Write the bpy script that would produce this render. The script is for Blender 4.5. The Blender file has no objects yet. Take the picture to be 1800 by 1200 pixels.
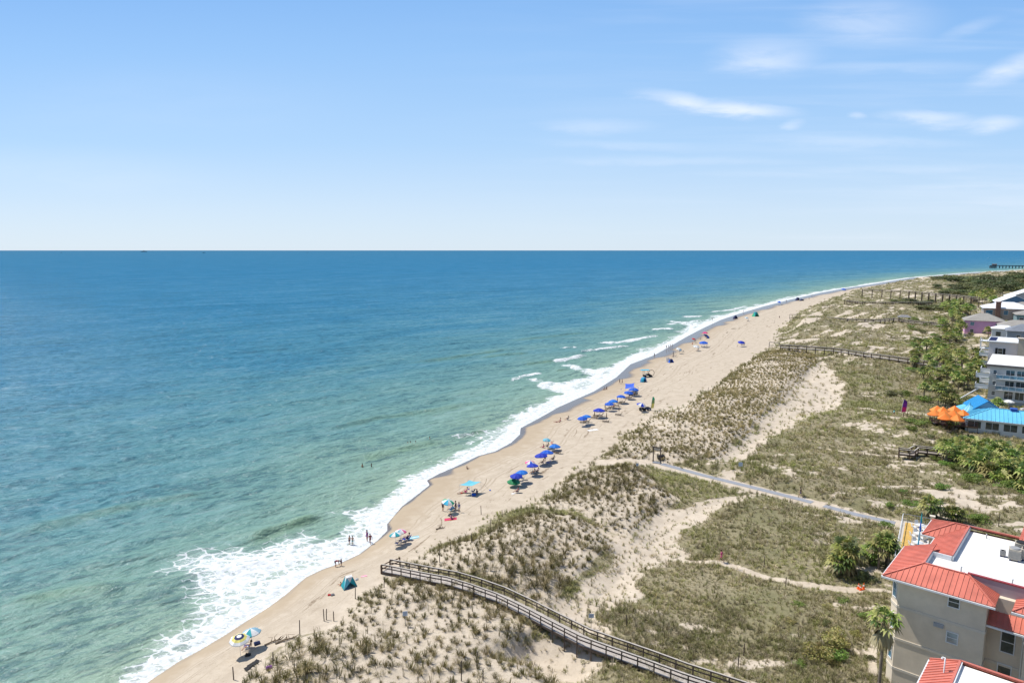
# A beach seen from the air: sea on the left, planted dunes and buildings on the right.
SKY_SAT = 1.0; SKY_VAL = 1.0
SEA_FR = .11
SEA_STOPS = [(0.0, (.28, .33, .24)), (.17, (.235, .335, .255)), (.29, (.15, .27, .235)), (.365, (.085, .215, .24)), (.43, (.044, .175, .255)), (.50, (.022, .15, .265)), (.60, (.005, .13, .26)), (1.0, (.002, .108, .21))]
SKY_STOPS = [(0.0, (5.3, 6.35, 7.4)), (1.0, (1.0, 2.5, 6.4)), (.12, (4.7, 5.95, 7.5)), (.3, (3.45, 5.25, 7.6)), (.55, (2.5, 4.5, 7.5)), (.75, (1.8, 3.75, 7.1))]
import bpy, math, random
import numpy as np
from mathutils import Vector, Matrix
R = math.radians
rng = np.random.default_rng(7)
rnd = random.Random(11)
SC = bpy.context.scene
COL = SC.collection
FPX = 1200.0; PITCH = math.atan(160/FPX); CAMH = 45.0
CP, SP = math.cos(PITCH), math.sin(PITCH)

# ------------------------------------------------------------------ survey: picture directions -> places on the ground
def raydir(px, py):
    a = (px-900)/FPX; b = -(py-600)/FPX
    return a, CP+b*SP, -SP+b*CP
def at(px, py, z):
    x, y, w = raydir(px, py); t = (z-CAMH)/w
    return (x*t, y*t)
def ats(pts, z): return [at(p[0], p[1], z) for p in pts]
def zfor(py, y):
    _, yy, w = raydir(900, py)
    return CAMH + w/yy*y

# ------------------------------------------------------------------ noise
def _h(ix, iy, seed):
    h = (ix.astype(np.int64)*374761393 + iy.astype(np.int64)*668265263 + seed*974634777) & 0xffffffff
    h = ((h ^ (h >> 13))*1274126177) & 0xffffffff
    h = (h ^ (h >> 16))
    return (h & 0xffff)/65535.0
def vn(x, y, seed=0):
    x = np.asarray(x, float); y = np.asarray(y, float)
    ix = np.floor(x); iy = np.floor(y); fx = x-ix; fy = y-iy
    fx = fx*fx*(3-2*fx); fy = fy*fy*(3-2*fy)
    a = _h(ix, iy, seed); b = _h(ix+1, iy, seed); c = _h(ix, iy+1, seed); d = _h(ix+1, iy+1, seed)
    return (a*(1-fx)+b*fx)*(1-fy)+(c*(1-fx)+d*fx)*fy
def fbm(x, y, seed=0, o=3):
    s = 0; a = 1; n = 0
    for k in range(o):
        s = s+a*vn(x*2**k, y*2**k, seed+k*17); n += a; a *= .5
    return s/n
def sm(x, a=0., b=1.):
    t = np.clip((np.asarray(x, float)-a)/(b-a), 0, 1); return t*t*(3-2*t)

# ------------------------------------------------------------------ curves and regions in world metres
def poly_sd(x, y, pts):
    """distance to an open polyline, signed (+ right of its direction), and arc length of the foot"""
    best = np.full(x.shape, 1e18); sg = np.ones(x.shape); tt = np.zeros(x.shape); L = 0
    n = len(pts)
    for i in range(n-1):
        ax, ay = pts[i]; bx, by = pts[i+1]
        dx, dy = bx-ax, by-ay; l2 = dx*dx+dy*dy; l = math.sqrt(l2)
        u = ((x-ax)*dx+(y-ay)*dy)/l2
        uc = np.clip(u, 0, 1)
        qx = x-ax-uc*dx; qy = y-ay-uc*dy; d = qx*qx+qy*qy
        cr = (x-ax)*dy-(y-ay)*dx
        m = d < best*0.999999
        best = np.where(m, d, best); sg = np.where(m, np.sign(cr), sg); tt = np.where(m, L+uc*l, tt)
        L += l
    return np.sqrt(best)*np.where(sg == 0, 1, sg), tt
def region_sd(x, y, pts, margin=12.):
    """signed distance to a closed polygon, + inside; -margin far away"""
    out = np.full(x.shape, -margin)
    P = np.array(pts); lo = P.min(0)-margin; hi = P.max(0)+margin
    m = (x > lo[0]) & (x < hi[0]) & (y > lo[1]) & (y < hi[1])
    if not m.any(): return out
    X = x[m]; Y = y[m]; best = np.full(X.shape, 1e18); ins = np.zeros(X.shape, bool); n = len(pts)
    for i in range(n):
        ax, ay = pts[i]; bx, by = pts[(i+1) % n]; dx, dy = bx-ax, by-ay
        u = np.clip(((X-ax)*dx+(Y-ay)*dy)/(dx*dx+dy*dy+1e-12), 0, 1)
        best = np.minimum(best, (X-ax-u*dx)**2+(Y-ay-u*dy)**2)
        if abs(dy) > 1e-9:
            c = ((ay > Y) != (by > Y)) & (X < dx*(Y-ay)/dy+ax); ins ^= c
    d = np.sqrt(best)
    out[m] = np.maximum(np.where(ins, d, -d), -margin)
    return out

SHORE_PX = [(175,1270),(262,1197),(313,1163),(350,1143),(395,1116),(432,1092),(472,1067),(503,1044),(526,1024),(540,1013),(568,1000),(597,990),
 (633,973),(664,949),(681,932),(681,920),(706,890),(731,871),(755,852),(750,844),(772,832),(800,820),(840,801),(870,793),(898,778),(914,763),(915,752),(947,735),(982,715),
 (1000,707),(1045,687),(1083,663),(1108,640),(1150,624),(1170,613),(1208,591),(1233,578),(1267,562),(1300,551),(1340,539),(1387,527),(1440,515),(1483,507),(1533,499.5),(1600,488.5),(1700,480),(1800,474)]
SHORE = ats(SHORE_PX, 0.0)
def _ext(c, back, fwd):
    a = Vector(c[1])-Vector(c[0]); a = a.normalized(); b = (Vector(c[-1])-Vector(c[-4])).normalized()
    return [tuple(Vector(c[0])-a*back)]+c+[tuple(Vector(c[-1])+b*fwd)]
SHORE = _ext(SHORE, 120, 60000)
TOE_PX = [(330,1270),(398,1198),(437,1165),(470,1145),(527,1108),(563,1097),(587,1083),(626,1044),(648,1020),(690,1000),(745,968),(780,950),(825,937),(853,922),(880,912),(947,880),(973,855),(983,845),(1007,830),(1030,815),
 (1062,797),(1085,787),(1092,765),(1112,752),(1130,738),(1150,727),(1175,712),(1200,713),(1228,690),(1262,674),(1283,660),(1293,647),(1343,617),(1356,604),(1360,586),(1385,563),(1413,544),(1453,525),(1500,512),(1533,505),(1600,492),(1700,482.5),(1800,476)]
TOE = _ext(ats(TOE_PX, 1.8), 120, 60000)

RG = {}
RG['T1'] = [(398,1215),(437,1168),(470,1148),(527,1110),(563,1100),(590,1085),(628,1046),(650,1022),(690,1004),(770,1024),(850,1049),(915,1085),(938,1108),(900,1128),(868,1150),(930,1165),(968,1195),(970,1240),(860,1240),(398,1250)]
RG['T2'] = [(700,984),(745,966),(780,950),(830,937),(855,925),(885,908),(935,893),(1010,907),(1078,948),(1060,970),(1030,1000),(1000,1028),(978,1052),(962,1066),(900,1036),(850,1016),(770,994)]
RG['T3'] = [(940,886),(975,852),(1007,830),(1050,819),(1120,819),(1155,850),(1200,880),(1165,888),(1132,900),(1127,916),(1110,938),(1080,930),(1040,912),(1000,893)]
RG['T4'] = [(1068,796),(1085,787),(1100,762),(1145,727),(1200,713),(1262,674),(1292,645),(1343,616),(1400,612),(1440,623),(1430,640),(1408,665),(1385,690),(1336,738),(1289,778),(1255,808),(1150,812)]
RG['G1'] = [(1100,822),(1150,824),(1200,836),(1300,866),(1280,874),(1230,880),(1192,884),(1160,860)]
RG['S1'] = [(1040,926),(1090,943),(1112,938),(1130,920),(1134,900),(1165,889),(1200,886),(1290,872),(1335,869),(1300,882),(1252,898),(1226,910),(1190,925),(1180,945),(1200,965),(1170,985),(1135,1000),(1110,1030),(1098,1060),(1072,1085),(1088,1105),(1060,1122),(1020,1105),(965,1070),(985,1052),(1010,1028),(1050,1000),(1075,965),(1085,952)]
RG['S2'] = [(868,1150),(905,1125),(940,1110),(1000,1125),(1058,1162),(1020,1195),(970,1200),(930,1162)]
RG['S3'] = [(1255,810),(1289,778),(1336,738),(1385,690),(1412,655),(1445,632),(1480,672),(1484,700),(1466,724),(1410,738),(1372,756),(1330,786),(1306,815)]
RG['S4'] = [(1590,865),(1625,840),(1660,832),(1690,838),(1735,860),(1760,900),(1700,905),(1650,888)]
RG['P1'] = [(1590,640),(1600,600),(1640,590),(1735,610),(1735,690),(1690,735),(1640,715),(1600,690)]
RG['P2'] = [(1650,770),(1700,757),(1830,745),(1830,880),(1740,850),(1690,800)]
RG = {k: ats(v, 3.0) for k, v in RG.items()}
PATHS = {'mat': ([(1060,806),(1110,806),(1150,811),(1230,833),(1320,855),(1408,877),(1500,902),(1590,922)], 2.1),
 'trail': ([(1175,975),(1230,982),(1268,986),(1340,1008),(1400,1029),(1470,1041),(1560,1046)], .55),
 'trail2': ([(1440,783),(1500,792),(1560,797),(1600,799)], .4),
 'trail3': ([(1440,716),(1500,722),(1540,730),(1590,735),(1640,742)], .7),
 'trail4': ([(1534,1195),(1532,1160),(1540,1130)], .5)}
PATHS = {k: (ats(p, 2.8), w) for k, (p, w) in PATHS.items()}

# boardwalks: rail-top lines as surveyed, height of that rail
BW = {
 'a': dict(near=[(671,991),(688,994),(744,1005.5),(786,1013),(827.5,1025.5),(871,1041),(919,1064),(967,1089),(1020,1116),(1076,1136.5),(1134,1157),(1198,1181),(1256,1200),(1340,1228)], z=4.75, zs=[3.15,3.3,4.1,4.55]),
 'b': dict(near=[(1372,606),(1400,607.5),(1467,612),(1533,622),(1600,630.5),(1650,640)], z=5.6),
 'c': dict(near=[(1423,555.5),(1450,557),(1483,560),(1510,561),(1547,561.5),(1572,559),(1605,564),(1665,569)], z=6.0),
 'd': dict(near=[(1485,527),(1511,530.2),(1560,531),(1600,530.3),(1640,531)], z=7.0),
 'e': dict(near=[(1516,508.2),(1547,509),(1595,511.3),(1650,516),(1720,522.5)], z=10.0),
 'f': dict(near=[(1690,487.6),(1720,488.5),(1752,490.5)], z=10.0),
 'g': dict(near=[(1581,789),(1607,792),(1615,786),(1672,792)], z=4.6),
}
for k, b in BW.items():
    b['zs'] = b.get('zs') or [b['z']]*len(b['near']); b['zs'] += [b['z']]*(len(b['near'])-len(b['zs']))
    b['w'] = [at(p[0], p[1], z) for p, z in zip(b['near'], b['zs'])]

def features(x, y):
    x = np.asarray(x, float); y = np.asarray(y, float)
    f = {}
    f['s'], f['t'] = poly_sd(x, y, SHORE)
    f['e'], _ = poly_sd(x, y, TOE)
    for k, p in RG.items(): f[k] = region_sd(x, y, p)
    return f
def height(x, y, f=None):
    x = np.asarray(x, float); y = np.asarray(y, float)
    if f is None: f = features(x, y)
    s, e = f['s'], f['e']
    d = np.hypot(x, y)
    en = np.minimum(e, -1e-3)
    rb = np.clip(s/np.maximum(s-en, .1), 0, 1)
    zb = np.where(s < 0, np.maximum(.055*s, -4), 1.8*rb**.8)
    lf = sm(e, 0, 14)
    big = 1+1.3*sm(d, 220, 420)
    inl = 1-sm(e, 45, 90)*.45
    dz = lf*1.2+(fbm(x/24, y/24, 3)-.42)*3.6*sm(e, 0, 12)*big*inl+(fbm(x/6.5, y/6.5, 9)-.5)*.9*sm(e, 0, 5)
    t = np.maximum(np.maximum(f['T1'], f['T2']), np.maximum(f['T3'], f['T4']))
    dz = dz+sm(t, -2, 3)*.7
    sv = np.maximum(np.maximum(f['S1'], f['S2']), f['S3'])
    dz = dz-sm(sv, -2, 4)*.7-sm(f['S2'], -1.5, 2)*.9
    z = zb+np.where(e > 0, np.maximum(dz, -.6), 0)
    # seaward sand humps at the toe
    z = z+np.where((e > -4), .25*(fbm(x/3.5, y/3.5, 21)-.5)*sm(e, -4, 0), 0)
    pd, _ = poly_sd(x, y, PATHS['mat'][0]); pd = np.abs(pd)
    z = np.where(pd < 6, z*(sm(pd, 1.6, 5))+np.minimum(z, 2.3+.004*(d-130)*0)*(1-sm(pd, 1.6, 5)), z)
    for k, b in BW.items():
        pd, _ = poly_sd(x, y, b['w']); pd = np.abs(pd+.8)
        lim = b['z']-1.05-(.5 if k in 'ag' else .9)
        if k == 'e': z = np.where(pd < 60, np.minimum(z, 2.0+np.maximum(pd-14, 0)*.12), z)
        z = np.where(pd < 9, np.minimum(z, lim+np.maximum(pd-2.2, 0)*.35), z)
    return z
def hz(x, y): return float(height(np.array([x]), np.array([y]))[0])
def ground(px, py, dz=0.):
    """first point along a direction that is dz above the ground"""
    x, y, w = raydir(px, py)
    t0 = (14+dz-CAMH)/w; t1 = (-.3+dz-CAMH)/w
    t = np.linspace(t0, t1, 260)
    X, Y, Z = x*t, y*t, CAMH+w*t
    g = np.maximum(height(X, Y), 0)+dz
    i = int(np.argmax(Z <= g)); i = max(i, 1)
    a, b = Z[i-1]-g[i-1], Z[i]-g[i]
    q = a/(a-b+1e-9); tt = t[i-1]+q*(t[i]-t[i-1])
    return (x*tt, y*tt, CAMH+w*tt-dz)

# ------------------------------------------------------------------ materials
def mk(name):
    m = bpy.data.materials.new(name); m.use_nodes = True
    nt = m.node_tree; nt.nodes.clear()
    return m, nt
def N(nt, t, **k):
    n = nt.nodes.new(t)
    for a, v in k.items():
        if a.startswith('i_'):
            key = a[2:]; key = int(key) if key.isdigit() else key
            n.inputs[key].default_value = v
        else: setattr(n, a, v)
    return n
def L(nt, a, b): nt.links.new(a, b)
def mathn(nt, op, a, b=None, c=None, clamp=False):
    n = nt.nodes.new('ShaderNodeMath'); n.operation = op; n.use_clamp = clamp
    for i, v in enumerate((a, b, c)):
        if v is None: continue
        if isinstance(v, (int, float)): n.inputs[i].default_value = v
        else: nt.links.new(v, n.inputs[i])
    return n.outputs[0]
def mixc(nt, fac, a, b):
    n = nt.nodes.new('ShaderNodeMix'); n.data_type = 'RGBA'; n.clamp_factor = True
    for sock, v in ((n.inputs[0], fac), (n.inputs[6], a), (n.inputs[7], b)):
        if isinstance(v, (int, float)): sock.default_value = v
        elif isinstance(v, tuple): sock.default_value = (*v, 1)[:4]
        else: nt.links.new(v, sock)
    return n.outputs[2]
def ramp(nt, x, a, b, smooth=True):
    n = nt.nodes.new('ShaderNodeMapRange'); n.interpolation_type = 'SMOOTHSTEP' if smooth else 'LINEAR'; n.clamp = True
    nt.links.new(x, n.inputs[0]); n.inputs[1].default_value = a; n.inputs[2].default_value = b
    return n.outputs[0]
def noise(nt, vec, scale, detail=3, rough=.55, dist=0):
    n = N(nt, 'ShaderNodeTexNoise', i_Scale=scale, i_Detail=detail, i_Roughness=rough, i_Distortion=dist)
    if vec is not None: L(nt, vec, n.inputs['Vector'])
    return n.outputs['Fac']
MATS = {}
def mat(name, col, rough=.6, var=.18, scale=2., metal=0., bump=0., spec=.5, trans=0.):
    if name in MATS: return MATS[name]
    m, nt = mk(name)
    o = N(nt, 'ShaderNodeOutputMaterial'); p = N(nt, 'ShaderNodeBsdfPrincipled')
    p.inputs['Roughness'].default_value = rough; p.inputs['Metallic'].default_value = metal
    p.inputs['Specular IOR Level'].default_value = spec
    tc = N(nt, 'ShaderNodeNewGeometry')
    f = noise(nt, tc.outputs['Position'], scale, 5, .65)
    f2 = noise(nt, tc.outputs['Position'], scale*.23, 2)
    g = mathn(nt, 'ADD', mathn(nt, 'MULTIPLY', f, .6), mathn(nt, 'MULTIPLY', f2, .4))
    r = ramp(nt, g, .3, .7)
    lo = tuple(c*(1-var) for c in col); hi = tuple(min(1, c*(1+var)) for c in col)
    L(nt, mixc(nt, r, lo, hi), p.inputs['Base Color'])
    if bump:
        b = N(nt, 'ShaderNodeBump', i_Strength=bump, i_Distance=.02); L(nt, f, b.inputs['Height']); L(nt, b.outputs[0], p.inputs['Normal'])
    if trans:
        t = N(nt, 'ShaderNodeBsdfTranslucent'); L(nt, mixc(nt, r, lo, hi), t.inputs[0])
        ms = N(nt, 'ShaderNodeMixShader', i_0=trans); L(nt, p.outputs[0], ms.inputs[1]); L(nt, t.outputs[0], ms.inputs[2]); L(nt, ms.outputs[0], o.inputs[0])
    else: L(nt, p.outputs[0], o.inputs[0])
    MATS[name] = m; return m
def vcmat(name, rough=.8, trans=.2, spec=.2):
    """foliage: colour carried by each leaf"""
    m, nt = mk(name)
    o = N(nt, 'ShaderNodeOutputMaterial'); p = N(nt, 'ShaderNodeBsdfPrincipled')
    p.inputs['Roughness'].default_value = rough; p.inputs['Specular IOR Level'].default_value = spec
    a = N(nt, 'ShaderNodeAttribute', attribute_name='col')
    oi = N(nt, 'ShaderNodeObjectInfo')
    hs = N(nt, 'ShaderNodeHueSaturation'); L(nt, a.outputs['Color'], hs.inputs['Color'])
    L(nt, mathn(nt, 'MULTIPLY_ADD', oi.outputs['Random'], .5, .75), hs.inputs['Value'])
    L(nt, mathn(nt, 'MULTIPLY_ADD', oi.outputs['Random'], .05, .475), hs.inputs['Hue'])
    L(nt, hs.outputs[0], p.inputs['Base Color'])
    t = N(nt, 'ShaderNodeBsdfTranslucent'); L(nt, hs.outputs[0], t.inputs[0])
    ms = N(nt, 'ShaderNodeMixShader', i_0=trans); L(nt, p.outputs[0], ms.inputs[1]); L(nt, t.outputs[0], ms.inputs[2]); L(nt, ms.outputs[0], o.inputs[0])
    return m

# ------------------------------------------------------------------ object helpers
def npmesh(name, verts, faces, smooth=False, attrs=None):
    """verts (n,3), faces (m,k) all of one size"""
    me = bpy.data.meshes.new(name); verts = np.asarray(verts, np.float32); faces = np.asarray(faces, np.int32)
    k = faces.shape[1]
    me.vertices.add(len(verts)); me.vertices.foreach_set('co', verts.ravel())
    me.loops.add(faces.size); me.loops.foreach_set('vertex_index', faces.ravel())
    me.polygons.add(len(faces)); me.polygons.foreach_set('loop_start', np.arange(0, faces.size, k, dtype=np.int32))
    me.polygons.foreach_set('loop_total', np.full(len(faces), k, np.int32))
    if smooth: me.polygons.foreach_set('use_smooth', np.ones(len(faces), bool))
    for nm, v in (attrs or {}).items():
        v = np.asarray(v, np.float32)
        if v.ndim == 1: me.attributes.new(nm, 'FLOAT', 'POINT').data.foreach_set('value', v)
        elif v.shape[1] == 3: me.attributes.new(nm, 'FLOAT_VECTOR', 'POINT').data.foreach_set('vector', v.ravel())
        else: me.attributes.new(nm, 'FLOAT_COLOR', 'POINT').data.foreach_set('color', v.ravel())
    me.update(calc_edges=True); me.validate()
    return me
def link(name, me, parent=None, m=None):
    o = bpy.data.objects.new(name, me); COL.objects.link(o)
    if parent is not None: o.parent = parent
    if m is not None:
        for q in (m if isinstance(m, (list, tuple)) else [m]): me.materials.append(q)
    return o
def tag(o, label=None, cat=None, group=None, kind=None):
    if label: o['label'] = label
    if cat: o['category'] = cat
    if group: o['group'] = group
    if kind: o['kind'] = kind
    return o
def thing(name, label, cat, loc, rz=0, group=None):
    o = bpy.data.objects.new(name, None); COL.objects.link(o); o.empty_display_size = .3
    o.location = loc; o.rotation_euler = (0, 0, rz)
    return tag(o, label, cat, group)
KIDS = {}
def copy_thing(o, loc, rz, label=None, group=None, scale=None):
    def cp(a, par):
        c = a.copy(); COL.objects.link(c)
        if par is not None: c.parent = par
        for ch in a.children: cp(ch, c)
        return c
    r = cp(o, None); r.location = loc; r.rotation_euler = (0, 0, rz)
    if scale: r.scale = (scale,)*3 if isinstance(scale, (int, float)) else scale
    if label: r['label'] = label
    if group: r['group'] = group
    return r
class MB:
    def __init__(s): s.v = []; s.f = []; s.mi = []; s.sm = []
    def add(s, vs, fs, mi=0, smooth=False):
        b = len(s.v); s.v += [tuple(v) for v in vs]
        for f in fs: s.f.append([i+b for i in f]); s.mi.append(mi); s.sm.append(smooth)
        return s
    def box(s, x0, y0, z0, x1, y1, z1, mi=0):
        return s.add([(x0,y0,z0),(x1,y0,z0),(x1,y1,z0),(x0,y1,z0),(x0,y0,z1),(x1,y0,z1),(x1,y1,z1),(x0,y1,z1)],
            [(0,3,2,1),(4,5,6,7),(0,1,5,4),(1,2,6,5),(2,3,7,6),(3,0,4,7)], mi)
    def bar(s, a, b, w, h=None, mi=0, up=(0,0,1)):
        """square bar from a to b"""
        a, b = Vector(a), Vector(b); h = h or w; d = (b-a).normalized(); u = Vector(up)
        if abs(d.dot(u)) > .99: u = Vector((0, 1, 0))
        r = d.cross(u).normalized()*w/2; u2 = r.cross(d).normalized()*h/2
        vs = [p+q for p in (a, b) for q in (-r-u2, r-u2, r+u2, -r+u2)]
        return s.add(vs, [(0,1,2,3),(7,6,5,4),(0,4,5,1),(1,5,6,2),(2,6,7,3),(3,7,4,0)], mi)
    def tube(s, pts, rad, n=6, mi=0, cap=True, smooth=True):
        pts = [Vector(p) for p in pts]; rr = rad if isinstance(rad, (list, tuple)) else [rad]*len(pts)
        vs = []
        for i, p in enumerate(pts):
            d = (pts[min(i+1, len(pts)-1)]-pts[max(i-1, 0)]).normalized()
            u = Vector((1, 0, 0)) if abs(d.x) < .9 else Vector((0, 1, 0))
            a = d.cross(u).normalized(); b = d.cross(a)
            vs += [p+(a*math.cos(k*2*math.pi/n)+b*math.sin(k*2*math.pi/n))*rr[i] for k in range(n)]
        fs = [(i*n+k, i*n+(k+1) % n, (i+1)*n+(k+1) % n, (i+1)*n+k) for i in range(len(pts)-1) for k in range(n)]
        s.add(vs, fs, mi, smooth)
        if cap: s.add(vs[:n], [tuple(range(n))], mi); s.add(vs[-n:], [tuple(range(n))[::-1]], mi)
        return s
    def prism(s, poly, z0, z1, mi=0):
        n = len(poly)
        vs = [(p[0], p[1], z0) for p in poly]+[(p[0], p[1], z1) for p in poly]
        return s.add(vs, [tuple(range(n))[::-1], tuple(range(n, 2*n))]+[(i, (i+1) % n, n+(i+1) % n, n+i) for i in range(n)], mi)
    def slab(s, poly3, th, mi=0):
        """planar 3-D polygon thickened downwards along its normal"""
        P = [Vector(p) for p in poly3]; nrm = (P[1]-P[0]).cross(P[2]-P[0]).normalized()
        if nrm.z < 0: P = P[::-1]; nrm = -nrm
        n = len(P); Q = [p-nrm*th for p in P]
        return s.add(P+Q, [tuple(range(n)), tuple(range(n, 2*n))[::-1]]+[(i, n+i, n+(i+1) % n, (i+1) % n) for i in range(n)], mi)
    def mesh(s, name):
        me = bpy.data.meshes.new(name); me.from_pydata(s.v, [], s.f)
        me.polygons.foreach_set('material_index', s.mi); me.polygons.foreach_set('use_smooth', s.sm); me.update()
        return me
    def build(s, name, m, parent=None):
        return link(name, s.mesh(name), parent, m)
# ================================================================== camera, sun, sky
cam = bpy.data.cameras.new('camera'); cam.sensor_width = 36; cam.lens = 36*FPX/1800; cam.clip_start = .5; cam.clip_end = 600000
co = bpy.data.objects.new('camera', cam); COL.objects.link(co); co.location = (0, 0, CAMH); co.rotation_euler = (math.pi/2-PITCH, 0, 0)
SC.camera = co
SUN_EL = R(58); SUN_AZ = math.atan2(-.85, .53)          # ahead and to the left of the view
sd = Vector((math.sin(SUN_AZ)*math.cos(SUN_EL), math.cos(SUN_AZ)*math.cos(SUN_EL), math.sin(SUN_EL)))
sl = bpy.data.lights.new('sun', 'SUN'); sl.energy = 4.2; sl.angle = R(.5); sl.color = (1, .95, .86)
so = bpy.data.objects.new('sun', sl); COL.objects.link(so); so.rotation_euler = sd.to_track_quat('Z', 'Y').to_euler(); so.location = (0, 0, 300)
SC.view_settings.view_transform = 'Standard'; SC.view_settings.look = 'None'; SC.view_settings.exposure = .4; SC.view_settings.gamma = 1
w = bpy.data.worlds.new('World'); SC.world = w; w.use_nodes = True; nt = w.node_tree; nt.nodes.clear()
wo = N(nt, 'ShaderNodeOutputWorld'); bg = N(nt, 'ShaderNodeBackground'); bg.inputs[1].default_value = .1
sky = N(nt, 'ShaderNodeTexSky', sky_type='NISHITA'); sky.sun_disc = False; sky.sun_elevation = SUN_EL; sky.sun_rotation = SUN_AZ
sky.altitude = 0; sky.air_density = 1.0; sky.dust_density = .35; sky.ozone_density = 3.2
# thin clouds, laid out by compass direction and elevation
tc = N(nt, 'ShaderNodeTexCoord'); sx = N(nt, 'ShaderNodeSeparateXYZ'); L(nt, tc.outputs['Generated'], sx.inputs[0])
ymax = mathn(nt, 'MAXIMUM', sx.outputs[1], .02)
U = mathn(nt, 'DIVIDE', sx.outputs[0], ymax); V = mathn(nt, 'DIVIDE', sx.outputs[2], ymax)
cb = N(nt, 'ShaderNodeCombineXYZ'); L(nt, U, cb.inputs[0]); L(nt, V, cb.inputs[1])
mp = N(nt, 'ShaderNodeMapping'); mp.inputs['Scale'].default_value = (5, 22, 1); L(nt, cb.outputs[0], mp.inputs[0])
n1 = noise(nt, mp.outputs[0], 1.6, 6, .62, .4)
mp2 = N(nt, 'ShaderNodeMapping'); mp2.inputs['Scale'].default_value = (2.2, 40, 1); L(nt, cb.outputs[0], mp2.inputs[0])
n2 = noise(nt, mp2.outputs[0], 1.0, 4, .55, .3)
wob = mathn(nt, 'MULTIPLY_ADD', n1, .06, -.03)
Vw = mathn(nt, 'ADD', V, mathn(nt, 'MULTIPLY', wob, .35)); Uw = mathn(nt, 'ADD', U, wob)
dens = None
for (px, py, rx, ry, q, sl_) in [(1345,103,85,30,.6,0),(1190,178,75,13,.95,.12),(1300,193,90,13,.95,.06),(1395,219,18,8,.35,0),(1508,203,14,7,.45,0),(1625,207,75,11,.8,.03),(1680,216,60,12,.4,0),(1745,218,55,14,.75,-.1),(1790,118,70,22,.75,-.35),
  (1050,222,90,12,.32,.03),(1530,35,110,42,.4,0),(1705,50,45,12,.25,-.3),(1500,248,190,12,.32,.02),(1180,283,230,8,.22,0),(1640,296,220,8,.2,0),(1770,328,160,7,.2,0),(1785,356,120,7,.22,0),(1090,256,130,9,.22,.03),(1560,120,170,12,.22,0),(1310,308,120,6,.12,0),(120,300,260,40,.12,.05),(300,180,300,60,.07,0)]:
    x, y, z = raydir(px, py); u0, v0 = x/y, z/y
    x1, y1, z1 = raydir(px, py-ry); iv = 1/(z1/y1-v0); iu = FPX*y/rx
    a = mathn(nt, 'MULTIPLY', mathn(nt, 'SUBTRACT', Uw, u0), iu)
    b = mathn(nt, 'MULTIPLY', mathn(nt, 'ADD', mathn(nt, 'SUBTRACT', Vw, v0), mathn(nt, 'MULTIPLY', mathn(nt, 'SUBTRACT', Uw, u0), sl_)), iv)
    r = mathn(nt, 'SQRT', mathn(nt, 'ADD', mathn(nt, 'MULTIPLY', a, a), mathn(nt, 'MULTIPLY', b, b)))
    g = mathn(nt, 'MULTIPLY', mathn(nt, 'SUBTRACT', 1, ramp(nt, r, .15, 1.5)), q)
    dens = g if dens is None else mathn(nt, 'MAXIMUM', dens, g)
dens = mathn(nt, 'MULTIPLY', dens, mathn(nt, 'MULTIPLY_ADD', ramp(nt, n1, .25, .7), .65, .42))
hzv = mathn(nt, 'SUBTRACT', 1, ramp(nt, V, .0, .42))
veil = mathn(nt, 'MULTIPLY', mathn(nt, 'MULTIPLY', ramp(nt, n2, .42, .75), .2), ramp(nt, U, -.3, .7))
dens = mathn(nt, 'MINIMUM', mathn(nt, 'ADD', dens, veil), 1.0)
hs = N(nt, 'ShaderNodeHueSaturation', i_Saturation=SKY_SAT, i_Value=SKY_VAL); L(nt, sky.outputs[0], hs.inputs['Color'])
gr = N(nt, 'ShaderNodeValToRGB'); L(nt, mathn(nt, 'MULTIPLY', V, 2.0), gr.inputs[0]); e2 = gr.color_ramp
for i_, (ps, c_) in enumerate(SKY_STOPS):
    q_ = e2.elements[i_] if i_ < 2 else e2.elements.new(ps)
    q_.position = ps; q_.color = (*[k_/10 for k_ in c_], 1)
sc10 = N(nt, 'ShaderNodeVectorMath', operation='SCALE'); L(nt, gr.outputs[0], sc10.inputs[0]); sc10.inputs['Scale'].default_value = 10
base = mixc(nt, mathn(nt, 'MULTIPLY', mathn(nt, 'SUBTRACT', 1, ramp(nt, V, .35, .8)), .85), hs.outputs[0], sc10.outputs[0])
cl = mixc(nt, mathn(nt, 'MULTIPLY', dens, .7), base, (7.6, 7.9, 8.6))
L(nt, cl, bg.inputs[0]); L(nt, bg.outputs[0], wo.inputs[0])

# ================================================================== polar survey grid shared by land and water
rows = [46.]
while rows[-1] < 250000:
    r = rows[-1]; q = .0034 if r < 330 else .0048 if r < 900 else .009 if r < 2500 else .03 if r < 8000 else .12
    rows.append(r*(1+q))
rows = np.array(rows); th = np.radians(np.arange(-54, 54.01, .125))
RR, TH = np.meshgrid(rows, th, indexing='ij')
GX = (RR*np.sin(TH)).ravel(); GY = (RR*np.cos(TH)).ravel(); GR = RR.ravel()
nr, ncol = RR.shape
F = features(GX, GY)
idx = np.arange(nr*ncol).reshape(nr, ncol)
quads = np.stack([idx[:-1,:-1], idx[:-1,1:], idx[1:,1:], idx[1:,:-1]], -1).reshape(-1, 4)
def submesh(name, keepv, z, attrs, smooth=True):
    k = keepv[quads].any(1); q = quads[k]
    used = np.unique(q); mp = np.full(len(GX), -1, np.int32); mp[used] = np.arange(len(used))
    return npmesh(name, np.stack([GX[used], GY[used], z[used]], 1), mp[q], smooth, {a: v[used] for a, v in attrs.items()})

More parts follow.
